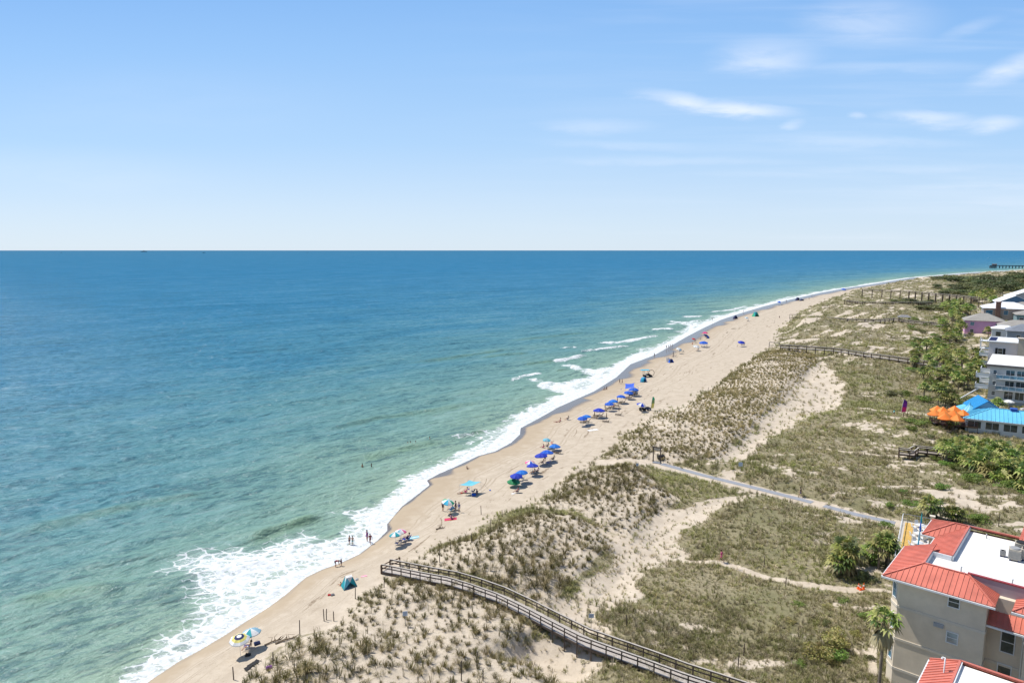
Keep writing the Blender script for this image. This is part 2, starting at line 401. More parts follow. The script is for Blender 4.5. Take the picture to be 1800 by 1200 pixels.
# ---- masks
def masks(x, y, f):
    s, e = f['s'], f['e']; d = np.hypot(x, y)
    n = fbm(x/5, y/5, 31, 4); n2 = fbm(x/17, y/17, 41, 3)
    ed = (n-.5)*5
    veg = sm(e+ed*.9+(n2-.5)*10, -.5, 3.5)
    sv = np.maximum(np.maximum(f['S1'], f['S2']), np.maximum(f['S3'], f['S4']-1.5+(fbm(x/3, y/2, 77, 3)-.62)*14))
    veg = veg*(1-sm(sv+ed*1.1, -1.2, 1.0))
    t = np.maximum(np.maximum(f['T1'], f['T2']), np.maximum(f['T3'], f['T4']))
    tm = sm(t+ed*.35, -.8, .6)
    # small wind-blown bare patches
    bare = sm(fbm(x/5.2+5, y/2.6, 55, 4)*.75+.25*fbm(x/1.1, y/.8, 56, 2), .565, .65)*.9*sm(fbm(x/30, y/30, 57, 2), .3, .6)
    bare = np.where(f['G1'] > 0, 0, bare)
    strk = sm(fbm((x*.75+y*.66)/14, (-x*.66+y*.75)/3.2, 61, 3), .60, .68)*sm(d, 240, 330)
    veg = veg*(1-np.maximum(bare, strk))
    veg = np.maximum(veg, sm(f['G1'], -1, 1.5))
    for k, (p, wd) in PATHS.items():
        pd, _ = poly_sd(x, y, p); pd = np.abs(pd)+(n-.5)*wd*.9
        g = sm(pd, wd*.75, wd*1.35)
        if k == 'mat': tm = tm*g
        veg = veg*g
    veg = veg*(1-tm)
    return veg, tm, n, n2
VEG, TM, NN, NN2 = masks(GX, GY, F)
HZ = height(GX, GY, F)
S, T_, E_ = F['s'], F['t'], F['e']
wwid = .5+3.6*sm(fbm(T_/16, T_*0+3, 71, 2), .40, .60)*sm(GR, 92, 112)+.02*np.maximum(GR-110, 0)
WET = (1-sm(S+(NN-.5)*1.5, wwid*.6, wwid*1.15))*(.25+.75*sm(GR, 90, 108))
RB = np.clip(S/np.maximum(S-np.minimum(E_, -.001), .1), 0, 1)
TS = np.stack([T_, S, RB], 1)

# ================================================================== land
m, nt = mk('land')
o = N(nt, 'ShaderNodeOutputMaterial'); p = N(nt, 'ShaderNodeBsdfPrincipled'); p.inputs['Specular IOR Level'].default_value = .25
geo = N(nt, 'ShaderNodeNewGeometry'); P = geo.outputs['Position']
def at_(n): return N(nt, 'ShaderNodeAttribute', attribute_name=n).outputs
veg = at_('veg')['Fac']; tm = at_('tm')['Fac']; wet = at_('wet')['Fac']; ts = at_('ts')['Vector']; inl = at_('inl')['Fac']
sp = N(nt, 'ShaderNodeSeparateXYZ'); L(nt, ts, sp.inputs[0]); rb = sp.outputs[2]
nf = noise(nt, P, 3.2, 6, .7); nm = noise(nt, P, .5, 5, .65); nl = noise(nt, P, .07, 3); nff = noise(nt, P, 9, 4, .7)
# dry sand: warm on the beach, paler in the dunes
beach = mixc(nt, ramp(nt, nm, .3, .7), (.42, .352, .272), (.50, .428, .338))
dune = mixc(nt, ramp(nt, nm, .3, .7), (.47, .40, .315), (.55, .475, .385))
sand = mixc(nt, inl, beach, dune)
damp = mathn(nt, 'SUBTRACT', 1, ramp(nt, mathn(nt, 'ADD', rb, mathn(nt, 'MULTIPLY_ADD', nm, .3, -.15)), .12, .42))
sand = mixc(nt, mathn(nt, 'MULTIPLY', damp, .75), sand, (.36, .283, .195))
# footprints and litter on the sand
foot = ramp(nt, nf, .55, .68); sand = mixc(nt, mathn(nt, 'MULTIPLY', mathn(nt, 'MULTIPLY', foot, ramp(nt, rb, .2, .45)), .5), sand, (.28, .22, .155))
# strand lines of weed and tyre marks run along the beach
mp = N(nt, 'ShaderNodeMapping'); mp.inputs['Scale'].default_value = (.10, .75, 0); L(nt, ts, mp.inputs[0])
wr = noise(nt, mp.outputs[0], 1.0, 6, .68, .6)
wrm = mathn(nt, 'MULTIPLY', ramp(nt, wr, .575, .66), mathn(nt, 'MULTIPLY', ramp(nt, rb, .3, .45), mathn(nt, 'SUBTRACT', 1, ramp(nt, rb, .8, 1.0))))
wrm = mathn(nt, 'MULTIPLY', wrm, mathn(nt, 'MULTIPLY_ADD', ramp(nt, nf, .35, .6), .7, .3))
sand = mixc(nt, mathn(nt, 'MULTIPLY', wrm, .85), sand, (.13, .085, .045))
mpt = N(nt, 'ShaderNodeMapping'); mpt.inputs['Scale'].default_value = (.02, 0, 0); L(nt, ts, mpt.inputs[0])
wv = mathn(nt, 'MULTIPLY_ADD', noise(nt, mpt.outputs[0], 1.0, 3), .16, -.08)
tracks = None
for c, wd in ((.30, .006), (.345, .006), (.47, .007), (.505, .006), (.62, .005)):
    q = mathn(nt, 'SUBTRACT', 1, ramp(nt, mathn(nt, 'ABSOLUTE', mathn(nt, 'SUBTRACT', mathn(nt, 'ADD', rb, wv), c)), wd*.5, wd*1.8))
    tracks = q if tracks is None else mathn(nt, 'MAXIMUM', tracks, q)
sand = mixc(nt, mathn(nt, 'MULTIPLY', mathn(nt, 'MULTIPLY', tracks, ramp(nt, nm, .38, .62)), .42), sand, (.22, .16, .105))
# dune cover: leaf litter, dry stems, low green
lit = mixc(nt, ramp(nt, nf, .35, .65), (.15, .135, .075), (.32, .275, .175))
lit = mixc(nt, mathn(nt, 'MULTIPLY', ramp(nt, nl, .45, .65), .6), lit, (.115, .12, .045))
litm = ramp(nt, mathn(nt, 'ADD', veg, mathn(nt, 'MULTIPLY_ADD', nf, .9, -.45)), .35, .65)
tsp = mathn(nt, 'MULTIPLY', tm, mathn(nt, 'MULTIPLY', ramp(nt, nff, .5, .68), .6))
g = mixc(nt, mathn(nt, 'MAXIMUM', mathn(nt, 'MULTIPLY', litm, .93), tsp), sand, lit)
wetc = mixc(nt, wet, g, (.135, .105, .078))
L(nt, wetc, p.inputs['Base Color'])
L(nt, mathn(nt, 'MULTIPLY_ADD', wet, -.66, .9), p.inputs['Roughness'])
L(nt, mathn(nt, 'MULTIPLY_ADD', wet, .45, .2), p.inputs['Specular IOR Level'])
bh = mathn(nt, 'ADD', mathn(nt, 'MULTIPLY', nf, .5), mathn(nt, 'MULTIPLY', nff, .25))
b = N(nt, 'ShaderNodeBump', i_Distance=.22); L(nt, bh, b.inputs['Height'])
L(nt, mathn(nt, 'MULTIPLY', mathn(nt, 'SUBTRACT', 1, wet), mathn(nt, 'MULTIPLY_ADD', ramp(nt, rb, .1, .5), .55, .08)), b.inputs['Strength'])
L(nt, b.outputs[0], p.inputs['Normal']); L(nt, p.outputs[0], o.inputs[0])
landm = m
keep = (S > -14) & (GR < 60000)
INL = sm(E_+(NN-.5)*4, -2.5, 2)
lo = link('ground', submesh('ground', keep, HZ, {'veg': VEG, 'tm': TM, 'wet': WET, 'ts': TS, 'inl': INL}), None, landm)
tag(lo, kind='structure')

# ================================================================== sea
FOAM_REG = [
 [(271,1004),(310,978),(336,964),(380,958),(410,955),(438,956),(470,944),(500,937),(530,931),(560,929),(575,940),(597,919),(645,897),(690,930),(640,975),(597,992),(540,1015),(503,1046),(432,1094),(350,1145),(262,1200),(195,1200),(205,1172),(250,1130),(290,1112),(322,1078),(313,1058),(296,1024)],
 [(940,667),(989,675),(1044,662),(1060,650),(1100,640),(1090,655),(1075,665),(1045,684),(1010,700),(985,690),(950,680)],
 [(989,640),(1044,650),(1075,645),(1100,633),(1120,630),(1100,648),(1080,655),(1040,658)],
 [(1173,563),(1200,567),(1235,565),(1265,560),(1235,577),(1208,590),(1195,583),(1215,574)],
 [(1290,555),(1312,545),(1345,534),(1387,521),(1395,526),(1350,538),(1310,550)],
 [(1100,629),(1140,615),(1172,601),(1200,590),(1205,592),(1165,615),(1120,638)],
 [(600,900),(642,899),(690,876),(718,842),(742,833),(790,812),(842,773),(853,760),(872,748),(890,741),(935,716),(975,697),(1000,690),(1010,702),(985,714),(947,736),(915,755),(897,779),(840,802),(772,832),(755,852),(731,871),(706,892),(684,925),(640,920)],
]
FOAM_REG = [ats(q, 0) for q in FOAM_REG]
# crests that are breaking: line, height, foam strength
CREST = [([(130,1000),(200,992),(313,966),(380,955)], .35, 0.0, 2.4), ([(425,958),(455,944),(500,929),(545,914),(575,906)], .75, 0.0, 1.7),
 ([(915,641),(950,638),(980,635)], .55, 0.0, 1.7), ([(976,635),(1000,631),(1024,625)], .6, .95, 2.2),
 ([(1055,603),(1095,601),(1125,595),(1151,590)], .6, .95, 2.6), ([(1148,579),(1178,578)], .5, .9, 2.5), ([(838,629),(880,624),(935,619)], .5, 0, 2.2),
 ([(600,813),(660,800),(720,786),(770,776),(800,768)], .5, 0, 2.2), ([(797,768),(826,764)], .5, .9, 1.5), ([(826,764),(855,757)], .55, 0, 1.6),
 ([(730,708),(770,703),(810,697),(840,688)], .4, 0, 2.6), ([(745,668),(780,662),(830,652)], .35, 0, 3), ([(975,652),(1000,648)], .5, 0, 2),
 ([(0,940),(120,915),(250,885),(400,862)], .5, 0, 2.2), ([(560,760),(660,735),(760,722),(850,705)], .48, 0, 2.2), ([(250,815),(400,780),(540,752),(640,735)], .3, 0, 2.2), ([(640,690),(740,672),(860,655)], .3, 0, 2.4), ([(700,640),(800,628),(900,612)], .5, 0, 2.6), ([(880,600),(960,592),(1040,583)], .5, 0, 3), ([(900,668),(925,660),(945,655)], .4, .8, 1.6), ([(1020,618),(1060,613),(1100,608)], .4, .75, 1.8), ([(1200,557),(1232,556)], .4, .85, 2.4), ([(1252,548),(1282,545),(1310,538)], .4, .85, 2.6), ([(985,612),(1010,610)], .3, .6, 1.4), ([(0,1060),(120,1040),(230,1028)], .5, 0, 2.0), ([(0,855),(80,843),(150,832)], .35, 0, 2.5), ([(60,835),(170,818),(260,800)], .3, 0, 2.5), ([(380,900),(470,880),(520,868)], .3, 0, 2.4), ([(1170,570),(1215,565),(1255,561)], .3, .6, 3)]
CREST = [(ats(p, 0), h, fo, wd) for p, h, fo, wd in CREST]
x, y = GX, GY
foam = np.zeros(len(x)); zs = np.zeros(len(x))
depthf = sm(-S, 1, 14)
vis = GR < 2500
ca, sa = math.cos(R(38)), math.sin(R(38))
al = x*ca+y*sa; ac = -x*sa+y*ca                      # along / across the swell crests
far = 1-sm(GR, 250, 600)
sw = np.sin(2*math.pi*(ac/13+1.6*fbm(al/45, ac/45, 81, 2)))
sw = np.sign(sw)*np.abs(sw)**1.3*.5+sw*.5
zs += .16*sw*depthf*(1-sm(GR, 500, 1200))*(.35+1.1*fbm(al/30+9, ac/22, 82, 2))
zs += (fbm(al/4.6, ac/1.9, 83, 3)-.5)*.55*depthf*far
zs += (fbm(al/1.5, ac/.8, 84, 2)-.5)*.16*depthf*(1-sm(GR, 110, 220))
for pts, h, fo, wd in CREST:
    d_, t_ = poly_sd(x, y, pts)
    Lc = sum((Vector(pts[i+1])-Vector(pts[i])).length for i in range(len(pts)-1))
    tap = sm(t_, -.01*Lc, .25*Lc)*(1-sm(t_, .75*Lc, Lc*1.01)) if fo == 0 else sm(t_, -.2*Lc, .12*Lc)*(1-sm(t_, .9*Lc, Lc*1.2))
    on = np.exp(-(d_/wd)**2)*tap
    # steeper on the landward side
    on = np.where(d_ > 0, np.exp(-(d_/(wd*.55))**2)*tap, on)
    zs += h*on
    if fo: foam = np.maximum(foam, fo*1.25*sm(np.exp(-((d_-wd*.35)/(wd*.8))**2)*tap+(NN-.5)*.9, .15, .85))
fsd = np.full(len(x), -12.)
nz = fbm(x/2.6, y/2.6, 91, 4)-.5
for i_, q in enumerate(FOAM_REG): foam = np.maximum(foam, sm(region_sd(x, y, q)+nz*6, -3.2, 8.5 if i_ == 0 else 2.5)*(.95 if i_ in (0, 6) else 1.15))
swx = 2.2+6.0*fbm(T_/20, T_*0+.5, 92, 3)*(1+sm(GR, 120, 420)*1.4)
foam = np.maximum(foam, 1.12*(1-sm(-S+nz*5, swx*.25, swx*1.3)))
lay = .5+.6*sm(fbm(T_/15, S/2.4, 96, 3), .38, .56); foam = np.where(-S > 2.5, foam*(1-(1-lay)*sm(-S, 2.5, 5)*sm(GR, 110, 160)), foam)
zs += foam*.06*sm(-S, 0, 2)
zs = np.where(S > -1.5, zs*np.clip(-S/1.5, 0, 1), zs)
zs += .012
near = sm(-S, 0, 1)
m, nt = mk('sea')
o = N(nt, 'ShaderNodeOutputMaterial'); geo = N(nt, 'ShaderNodeNewGeometry'); P = geo.outputs['Position']
off = at_('off')['Fac']; fm = at_('foam')['Fac']
rot = N(nt, 'ShaderNodeMapping'); rot.inputs['Rotation'].default_value = (0, 0, R(-38)); L(nt, P, rot.inputs[0])
st = N(nt, 'ShaderNodeMapping'); st.inputs['Scale'].default_value = (.46, 1, 1); L(nt, rot.outputs[0], st.inputs[0]); Q = st.outputs[0]
big = noise(nt, Q, .010, 3, .5, .3); mid = noise(nt, Q, .055, 4, .6)
rip = noise(nt, Q, 1.3, 5, .62, .3); chop = noise(nt, Q, .33, 5, .6, .3)
loff = off       # log10 of metres offshore
cr = N(nt, 'ShaderNodeValToRGB'); el = cr.color_ramp
stops = SEA_STOPS
el.elements[0].position = stops[0][0]; el.elements[0].color = (*stops[0][1], 1)
el.elements[1].position = stops[-1][0]; el.elements[1].color = (*stops[-1][1], 1)
for ps, c in stops[1:-1]:
    e_ = el.elements.new(ps); e_.color = (*c, 1)
L(nt, mathn(nt, 'ADD', mathn(nt, 'DIVIDE', loff, 5.0), mathn(nt, 'ADD', mathn(nt, 'MULTIPLY_ADD', mid, .11, -.055), mathn(nt, 'MULTIPLY_ADD', big, .12, -.06))), cr.inputs[0])
dk = mixc(nt, .62, cr.outputs[0], (.004, .05, .085)); lt = mixc(nt, .22, cr.outputs[0], (.30, .42, .45))
st3 = N(nt, 'ShaderNodeMapping'); st3.inputs['Scale'].default_value = (.30, 1, 1); L(nt, rot.outputs[0], st3.inputs[0])
sw1 = noise(nt, st3.outputs[0], .085, 5, .68, .6); sw2 = noise(nt, st3.outputs[0], .02, 5, .7, .5)
fin = noise(nt, Q, .85, 4, .7, .5)
fl_ = mathn(nt, 'ADD', mathn(nt, 'MULTIPLY', mathn(nt, 'ADD', mathn(nt, 'MULTIPLY', chop, .4), mathn(nt, 'MULTIPLY', fin, .6)), .56), mathn(nt, 'ADD', mathn(nt, 'MULTIPLY', sw1, .28), mathn(nt, 'MULTIPLY', sw2, .16)))
body = mixc(nt, mathn(nt, 'MULTIPLY', ramp(nt, fl_, .49, .575), .8), cr.outputs[0], dk)  # ripple shade, then highlights below, painted into the water colour
body = mixc(nt, mathn(nt, 'MULTIPLY', mathn(nt, 'SUBTRACT', 1, ramp(nt, fl_, .41, .49)), .9), body, lt)
body = mixc(nt, at_('face')['Fac'], body, (.165, .26, .13))
bmp = N(nt, 'ShaderNodeBump', i_Strength=1.0, i_Distance=1.0); L(nt, mathn(nt, 'ADD', mathn(nt, 'MULTIPLY', chop, 1.5), mathn(nt, 'MULTIPLY', rip, .42)), bmp.inputs['Height'])
dif = N(nt, 'ShaderNodeBsdfDiffuse'); L(nt, body, dif.inputs[0]); L(nt, bmp.outputs[0], dif.inputs['Normal'])
gl = N(nt, 'ShaderNodeBsdfGlossy', i_Roughness=.16); L(nt, bmp.outputs[0], gl.inputs['Normal']); gl.inputs[0].default_value = (.9, .95, 1, 1)
fr = N(nt, 'ShaderNodeFresnel', i_IOR=1.33); L(nt, bmp.outputs[0], fr.inputs['Normal'])
frc = mathn(nt, 'MINIMUM', mathn(nt, 'MULTIPLY', fr.outputs[0], .8), SEA_FR)
wat = N(nt, 'ShaderNodeMixShader'); L(nt, frc, wat.inputs[0]); L(nt, dif.outputs[0], wat.inputs[1]); L(nt, gl.outputs[0], wat.inputs[2])
# foam: a lace that closes up to solid white
dn = N(nt, 'ShaderNodeTexNoise', i_Scale=.9, i_Detail=3); L(nt, P, dn.inputs['Vector'])
vm = N(nt, 'ShaderNodeVectorMath', operation='MULTIPLY_ADD'); L(nt, dn.outputs['Color'], vm.inputs[0]); vm.inputs[1].default_value = (1.5, 1.5, 0); L(nt, P, vm.inputs[2])
def vor(sc, dist):
    st2 = N(nt, 'ShaderNodeMapping'); st2.inputs['Rotation'].default_value = (0, 0, R(-48)); st2.inputs['Scale'].default_value = (.6, 1, 1); L(nt, vm.outputs[0], st2.inputs[0])
    v = N(nt, 'ShaderNodeTexVoronoi', feature='DISTANCE_TO_EDGE', i_Scale=sc, i_Randomness=1.0); v.voronoi_dimensions = '2D'; L(nt, st2.outputs[0], v.inputs['Vector'])
    return mathn(nt, 'MULTIPLY', v.outputs['Distance'], dist, clamp=True)
lace = mathn(nt, 'MINIMUM', vor(.62, 2.4), mathn(nt, 'ADD', vor(1.7, 2.2), .18))
fn = noise(nt, P, 1.1, 6, .7)
stk = N(nt, 'ShaderNodeMapping'); stk.inputs['Scale'].default_value = (.35, 1, 1); L(nt, rot.outputs[0], stk.inputs[0])
pat = noise(nt, stk.outputs[0], .22, 4, .6, .5)
fmv = mathn(nt, 'MULTIPLY', fm, mathn(nt, 'MULTIPLY_ADD', pat, 1.25, .28))
thr = mathn(nt, 'SUBTRACT', fmv, mathn(nt, 'ADD', mathn(nt, 'MULTIPLY', lace, .95), mathn(nt, 'MULTIPLY', fn, .42)))
ff = mathn(nt, 'MULTIPLY', ramp(nt, thr, -.10, .16), .95)
thin = mathn(nt, 'MULTIPLY', ramp(nt, fmv, .15, 1.0), .52)
glint = noise(nt, Q, 2.3, 3, .7, .4)
glint = mathn(nt, 'MULTIPLY', mathn(nt, 'MULTIPLY', ramp(nt, glint, .66, .72), ramp(nt, sw1, .52, .62)), mathn(nt, 'MULTIPLY', ramp(nt, chop, .5, .6), .75))  # white flecks painted as sun glints on the crests, merged with the foam
ff = mathn(nt, 'MAXIMUM', ff, glint)
ff = mathn(nt, 'MAXIMUM', ff, thin)
fd = N(nt, 'ShaderNodeBsdfDiffuse'); fb = N(nt, 'ShaderNodeBump', i_Strength=.7, i_Distance=.18); L(nt, mathn(nt, 'ADD', fn, thr), fb.inputs['Height']); L(nt, fb.outputs[0], fd.inputs['Normal'])
fcol = mixc(nt, ramp(nt, fn, .3, .65), (.50, .535, .56), (.72, .735, .745)); L(nt, fcol, fd.inputs[0])
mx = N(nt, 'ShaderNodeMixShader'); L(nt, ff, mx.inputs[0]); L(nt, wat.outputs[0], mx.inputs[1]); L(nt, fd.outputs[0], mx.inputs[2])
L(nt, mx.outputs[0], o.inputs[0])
seam = m
face = np.zeros(len(x))
for pts, h, fo, wd in CREST:
    if h < .45: continue
    d_, t_ = poly_sd(x, y, pts)
    Lc = sum((Vector(pts[i+1])-Vector(pts[i])).length for i in range(len(pts)-1))
    tap = sm(t_, 0, .25*Lc)*(1-sm(t_, .75*Lc, Lc))
    face = np.maximum(face, np.exp(-((d_-wd*.35)/(wd*.75))**2)*tap*min(1, h*1.3)*(.5 if fo == 0 else .2))
face *= .55+.9*(NN-.2)
face = np.clip(face, 0, .9)
OFF = np.log10(np.maximum(-S, .5)+1.0)
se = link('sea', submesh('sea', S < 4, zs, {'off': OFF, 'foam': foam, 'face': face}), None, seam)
tag(se, kind='structure')
# ================================================================== dune grass (uncountable)
def blades(n, h, spread, wd, lean, seed, curl=.5):
    """one clump: n bent blades, 5 verts and 3 triangles each"""
    r = np.random.default_rng(seed); vs = []; fs = []; tip = []
    for i in range(n):
        a = r.uniform(0, 2*math.pi); q = r.uniform(.15, 1)**.7; hh = h*r.uniform(.55, 1.1)
        b = np.array([math.cos(a), math.sin(a), 0]); c = np.array([-b[1], b[0], 0])*wd*r.uniform(.6, 1.3)
        base = b*spread*.25*q+np.array([r.normal(0, spread*.08), r.normal(0, spread*.08), -.05])
        out = b*spread*q+np.array([lean, 0, 0])*hh
        mid = base+out*.45+np.array([0, 0, hh*.75]); top = base+out*1.05+np.array([0, 0, hh*(1-curl*q*q)])
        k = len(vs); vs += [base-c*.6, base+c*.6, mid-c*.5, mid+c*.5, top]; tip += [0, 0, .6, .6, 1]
        fs += [(k, k+1, k+3), (k, k+3, k+2), (k+2, k+3, k+4)]
    return np.array(vs), np.array(fs), np.array(tip)
def scatter(name, pos, scl, cols, protos, m, seed=0, tipgain=1.5):
    r = np.random.default_rng(seed); n = len(pos); pk = r.integers(0, len(protos), n); an = r.uniform(0, 2*math.pi, n)
    V = []; Fc = []; C = []; base = 0
    for k, (pv, pf, pt) in enumerate(protos):
        i = np.where(pk == k)[0]
        if not len(i): continue
        c, s = np.cos(an[i])[:, None], np.sin(an[i])[:, None]
        X = (pv[None, :, 0]*c-pv[None, :, 1]*s)*scl[i, None]+pos[i, 0:1]
        Y = (pv[None, :, 0]*s+pv[None, :, 1]*c)*scl[i, None]+pos[i, 1:2]
        Z = pv[None, :, 2]*scl[i, None]*np.clip(1.15-scl[i, None]*.16, .55, 1)+pos[i, 2:3]
        V.append(np.stack([X, Y, Z], -1).reshape(-1, 3))
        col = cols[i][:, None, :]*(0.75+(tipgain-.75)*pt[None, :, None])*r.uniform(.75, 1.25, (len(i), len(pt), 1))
        C.append(np.concatenate([col, np.ones((*col.shape[:2], 1))], -1).reshape(-1, 4))
        Fc.append((pf[None]+(np.arange(len(i))*len(pv))[:, None, None]+base).reshape(-1, 3)); base += len(i)*len(pv)
    me = npmesh(name, np.concatenate(V), np.concatenate(Fc), False, {'col': np.concatenate(C)})
    o = link(name, me, None, m); return o
grassm = vcmat('dune_grass', .75, .25)
leafm = vcmat('leaves', .55, .25, .35)
def pick(cols, n, r):
    c = np.array(cols); return c[r.integers(0, len(c), n)]*r.uniform(.75, 1.3, (n, 1))
SCRUB = [(.215,.215,.085),(.265,.25,.115),(.31,.28,.15),(.17,.185,.065),(.36,.325,.20),(.24,.23,.115),(.44,.40,.27)]
GREEN = [(.17,.235,.05),(.21,.26,.065),(.15,.19,.05)]
TUSS = [(.165,.145,.06),(.20,.17,.08),(.14,.13,.05),(.26,.22,.12),(.11,.10,.045)]
# --- planted tussocks, in loose rows
r = np.random.default_rng(5)
gx, gy = np.meshgrid(np.arange(-110, 230, .98), np.arange(5, 330, .86)); gx = gx.ravel()+r.normal(0, .3, gx.size); gy = gy.ravel()+r.normal(0, .28, gy.size)
ca_, sa_ = math.cos(R(24)), math.sin(R(24)); gx, gy = gx*ca_+gy*sa_, -gx*sa_+gy*ca_
k = (gy > 54) & (np.abs(gx) < gy*.95+8); gx, gy = gx[k], gy[k]
f = features(gx, gy); vg, tmk, n1_, n2_ = masks(gx, gy, f)
dens = fbm(gx/9, gy/9, 133, 3)
k = (tmk > .35) & (r.random(len(gx))*(1+.35*sm(np.hypot(gx, gy), 120, 170)) < .9+1.5*np.clip(dens-.2, 0, .6)) & (f['s'] > 4)
gx, gy = gx[k], gy[k]; f = {a: v[k] for a, v in f.items()}; zz = height(gx, gy, f); dd = np.hypot(gx, gy); dens = dens[k]
prot = [blades(44, .72, .60, .034, .14, 100+i, .6) for i in range(8)]+[blades(12, 1.15, .42, .022, .2, 120+i, .35) for i in range(2)]+[blades(30, .45, .8, .032, .1, 130+i, .8) for i in range(2)]
sc_ = r.uniform(.45, 1.4, len(gx))*(.62+1.25*np.clip(dens-.2, 0, 1))*1.12*(1-.2*sm(dd, 120, 170))
cl = pick(TUSS, len(gx), r)
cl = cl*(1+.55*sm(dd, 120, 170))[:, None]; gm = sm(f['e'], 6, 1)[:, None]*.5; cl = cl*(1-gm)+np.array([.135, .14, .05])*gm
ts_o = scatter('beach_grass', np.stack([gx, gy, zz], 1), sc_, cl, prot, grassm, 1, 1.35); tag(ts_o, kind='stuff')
# --- closed scrubby cover: even per unit of view, so clumps grow and thin out with distance
M = 400000
ang = r.uniform(R(-10), R(50), M); rad = np.exp(r.uniform(math.log(45), math.log(1700), M))
gx, gy = rad*np.sin(ang), rad*np.cos(ang)
f = features(gx, gy); k = (f['e'] > -3); gx, gy, rad = gx[k], gy[k], rad[k]; f = {a: v[k] for a, v in f.items()}
vg, tmk, n1_, n2_ = masks(gx, gy, f)
den = vg*(.35+.65*sm(fbm(gx/2.6, gy/2.6, 144, 3), .38, .58))
den = den*.80+(.035+.07*(np.maximum(f['S1'], f['S3']) > -1))*(f['e'] > 1)*(1-tmk)+ .05*sm(f['e'], -2.5, 0)*(f['e'] < 2)
for p_, w_ in PATHS.values():
    pd, _ = poly_sd(gx, gy, p_); den = np.where(np.abs(pd) < w_*.8, 0, den)
k = r.random(len(gx)) < den; gx, gy, rad, n2_, n1_ = gx[k], gy[k], rad[k], n2_[k], n1_[k]; f = {a: v[k] for a, v in f.items()}
zz = height(gx, gy, f)
g1 = (f['G1'] > -1)
greenness = .15+sm(fbm(gx/14, gy/14, 151, 3), .48, .64)*.7+.6*g1
cl = pick(SCRUB, len(gx), r); cg = pick(GREEN, len(gx), r); u = (r.random(len(gx)) < greenness)[:, None]
cl = np.where(u, .55*cl+.45*cg, cl)*(0.7+.6*n2_[:, None])*1.22*(.66+.68*fbm(gx/3.2, gy/3.2, 161, 2))[:, None]
prot = [blades(15, .52, .5, .036, .25, 200+i, .75) for i in range(6)]+[blades(16, .85, .45, .028, .3, 300+i, .45) for i in range(3)]
sc_ = r.uniform(.55, 1.3, len(gx))*1.0*np.clip((rad/105)**.74, .85, 6)*.88*(.42+1.25*fbm(gx/5, gy/5, 171, 3))
zz = zz-(sc_-1).clip(0)*.10
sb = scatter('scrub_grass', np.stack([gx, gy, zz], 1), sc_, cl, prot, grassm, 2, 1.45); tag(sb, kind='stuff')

# ================================================================== palms, shrubs, trees
def colmesh(name, vs, fs, cols): return npmesh(name, vs, fs, False, {'col': np.concatenate([np.asarray(cols), np.ones((len(cols), 1))], 1)})
def palm_crown(seed, n=30, rad=1.55, dead=False):
    r = np.random.default_rng(seed); V = []; Fc = []; C = []
    for i in range(n):
        az = i*2.39996+r.uniform(-.3, .3)
        el = (R(78)-R(105)*(i/n)**.8+r.uniform(-.15, .15)) if not dead else R(-50)-r.uniform(0, .55)
        d = np.array([math.cos(az)*math.cos(el), math.sin(az)*math.cos(el), math.sin(el)]); side = np.array([-math.sin(az), math.cos(az), 0]); up = np.cross(side, d)*-1
        if up[2] < 0 and not dead: up = -up
        pl = rad*r.uniform(.45, .65); fl = rad*r.uniform(.5, .72)
        col = np.array([(.15,.215,.04),(.24,.29,.06),(.07,.11,.028),(.36,.35,.12)][r.integers(0, 4)]) if not dead else np.array([(.25,.19,.11),(.18,.13,.07),(.32,.26,.17)][r.integers(0, 3)])
        if not dead and i > n*.85: col = np.array((.20,.17,.07))
        tipp = d*pl; droop = np.array([0, 0, -.10*pl])
        b = len(V); wv = .022*rad
        V += [side*-wv, side*wv, tipp+droop+side*wv, tipp+droop-side*wv]; C += [col*.9]*4; Fc += [(b, b+1, b+2), (b, b+2, b+3)]
        nb = 7
        for j in range(nb):
            q = (j/(nb-1)-.5)*2; a2 = q*R(100 if not dead else 55)
            dd = d*math.cos(a2)+side*math.sin(a2); ll = fl*(1-.25*abs(q))*r.uniform(.85, 1.1)
            cc = np.cross(dd, up); cc = cc/np.linalg.norm(cc)*fl*.125
            o_ = tipp+droop; mid = o_+dd*ll*.55+up*.05*ll; end = o_+dd*ll+np.array([0, 0, -.42*ll])
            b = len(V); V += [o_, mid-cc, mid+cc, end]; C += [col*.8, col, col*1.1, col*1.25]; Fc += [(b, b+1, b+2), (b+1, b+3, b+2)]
    return colmesh('crown', V, Fc, C)
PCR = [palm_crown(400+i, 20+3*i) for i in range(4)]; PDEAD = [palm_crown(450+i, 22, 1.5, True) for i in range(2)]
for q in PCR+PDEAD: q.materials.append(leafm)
def palm_trunk(seed):
    r = random.Random(seed); mb = MB(); bx, by = r.uniform(-.25, .25), r.uniform(-.25, .25)
    pts = [(bx*(t*t-1), by*(t*t-1), t) for t in [i/14 for i in range(15)]]
    mb.tube(pts, [(.20 if i == 0 else .155+.018*(i % 2))*(1-.15*i/14) for i in range(15)], 8)
    # boot stubs under the crown
    for k in range(14):
        a = k*2.4; z = .78+.015*k; mb.bar((.1*math.cos(a), .1*math.sin(a), z), (.26*math.cos(a), .26*math.sin(a), z+.05), .05, .02)
    return mb.mesh('trunk')
PTR = [palm_trunk(i) for i in range(3)]
barkm = mat('palm_bark', (.20, .165, .13), .9, .35, 4, bump=.5)
for q in PTR: q.materials.append(barkm)
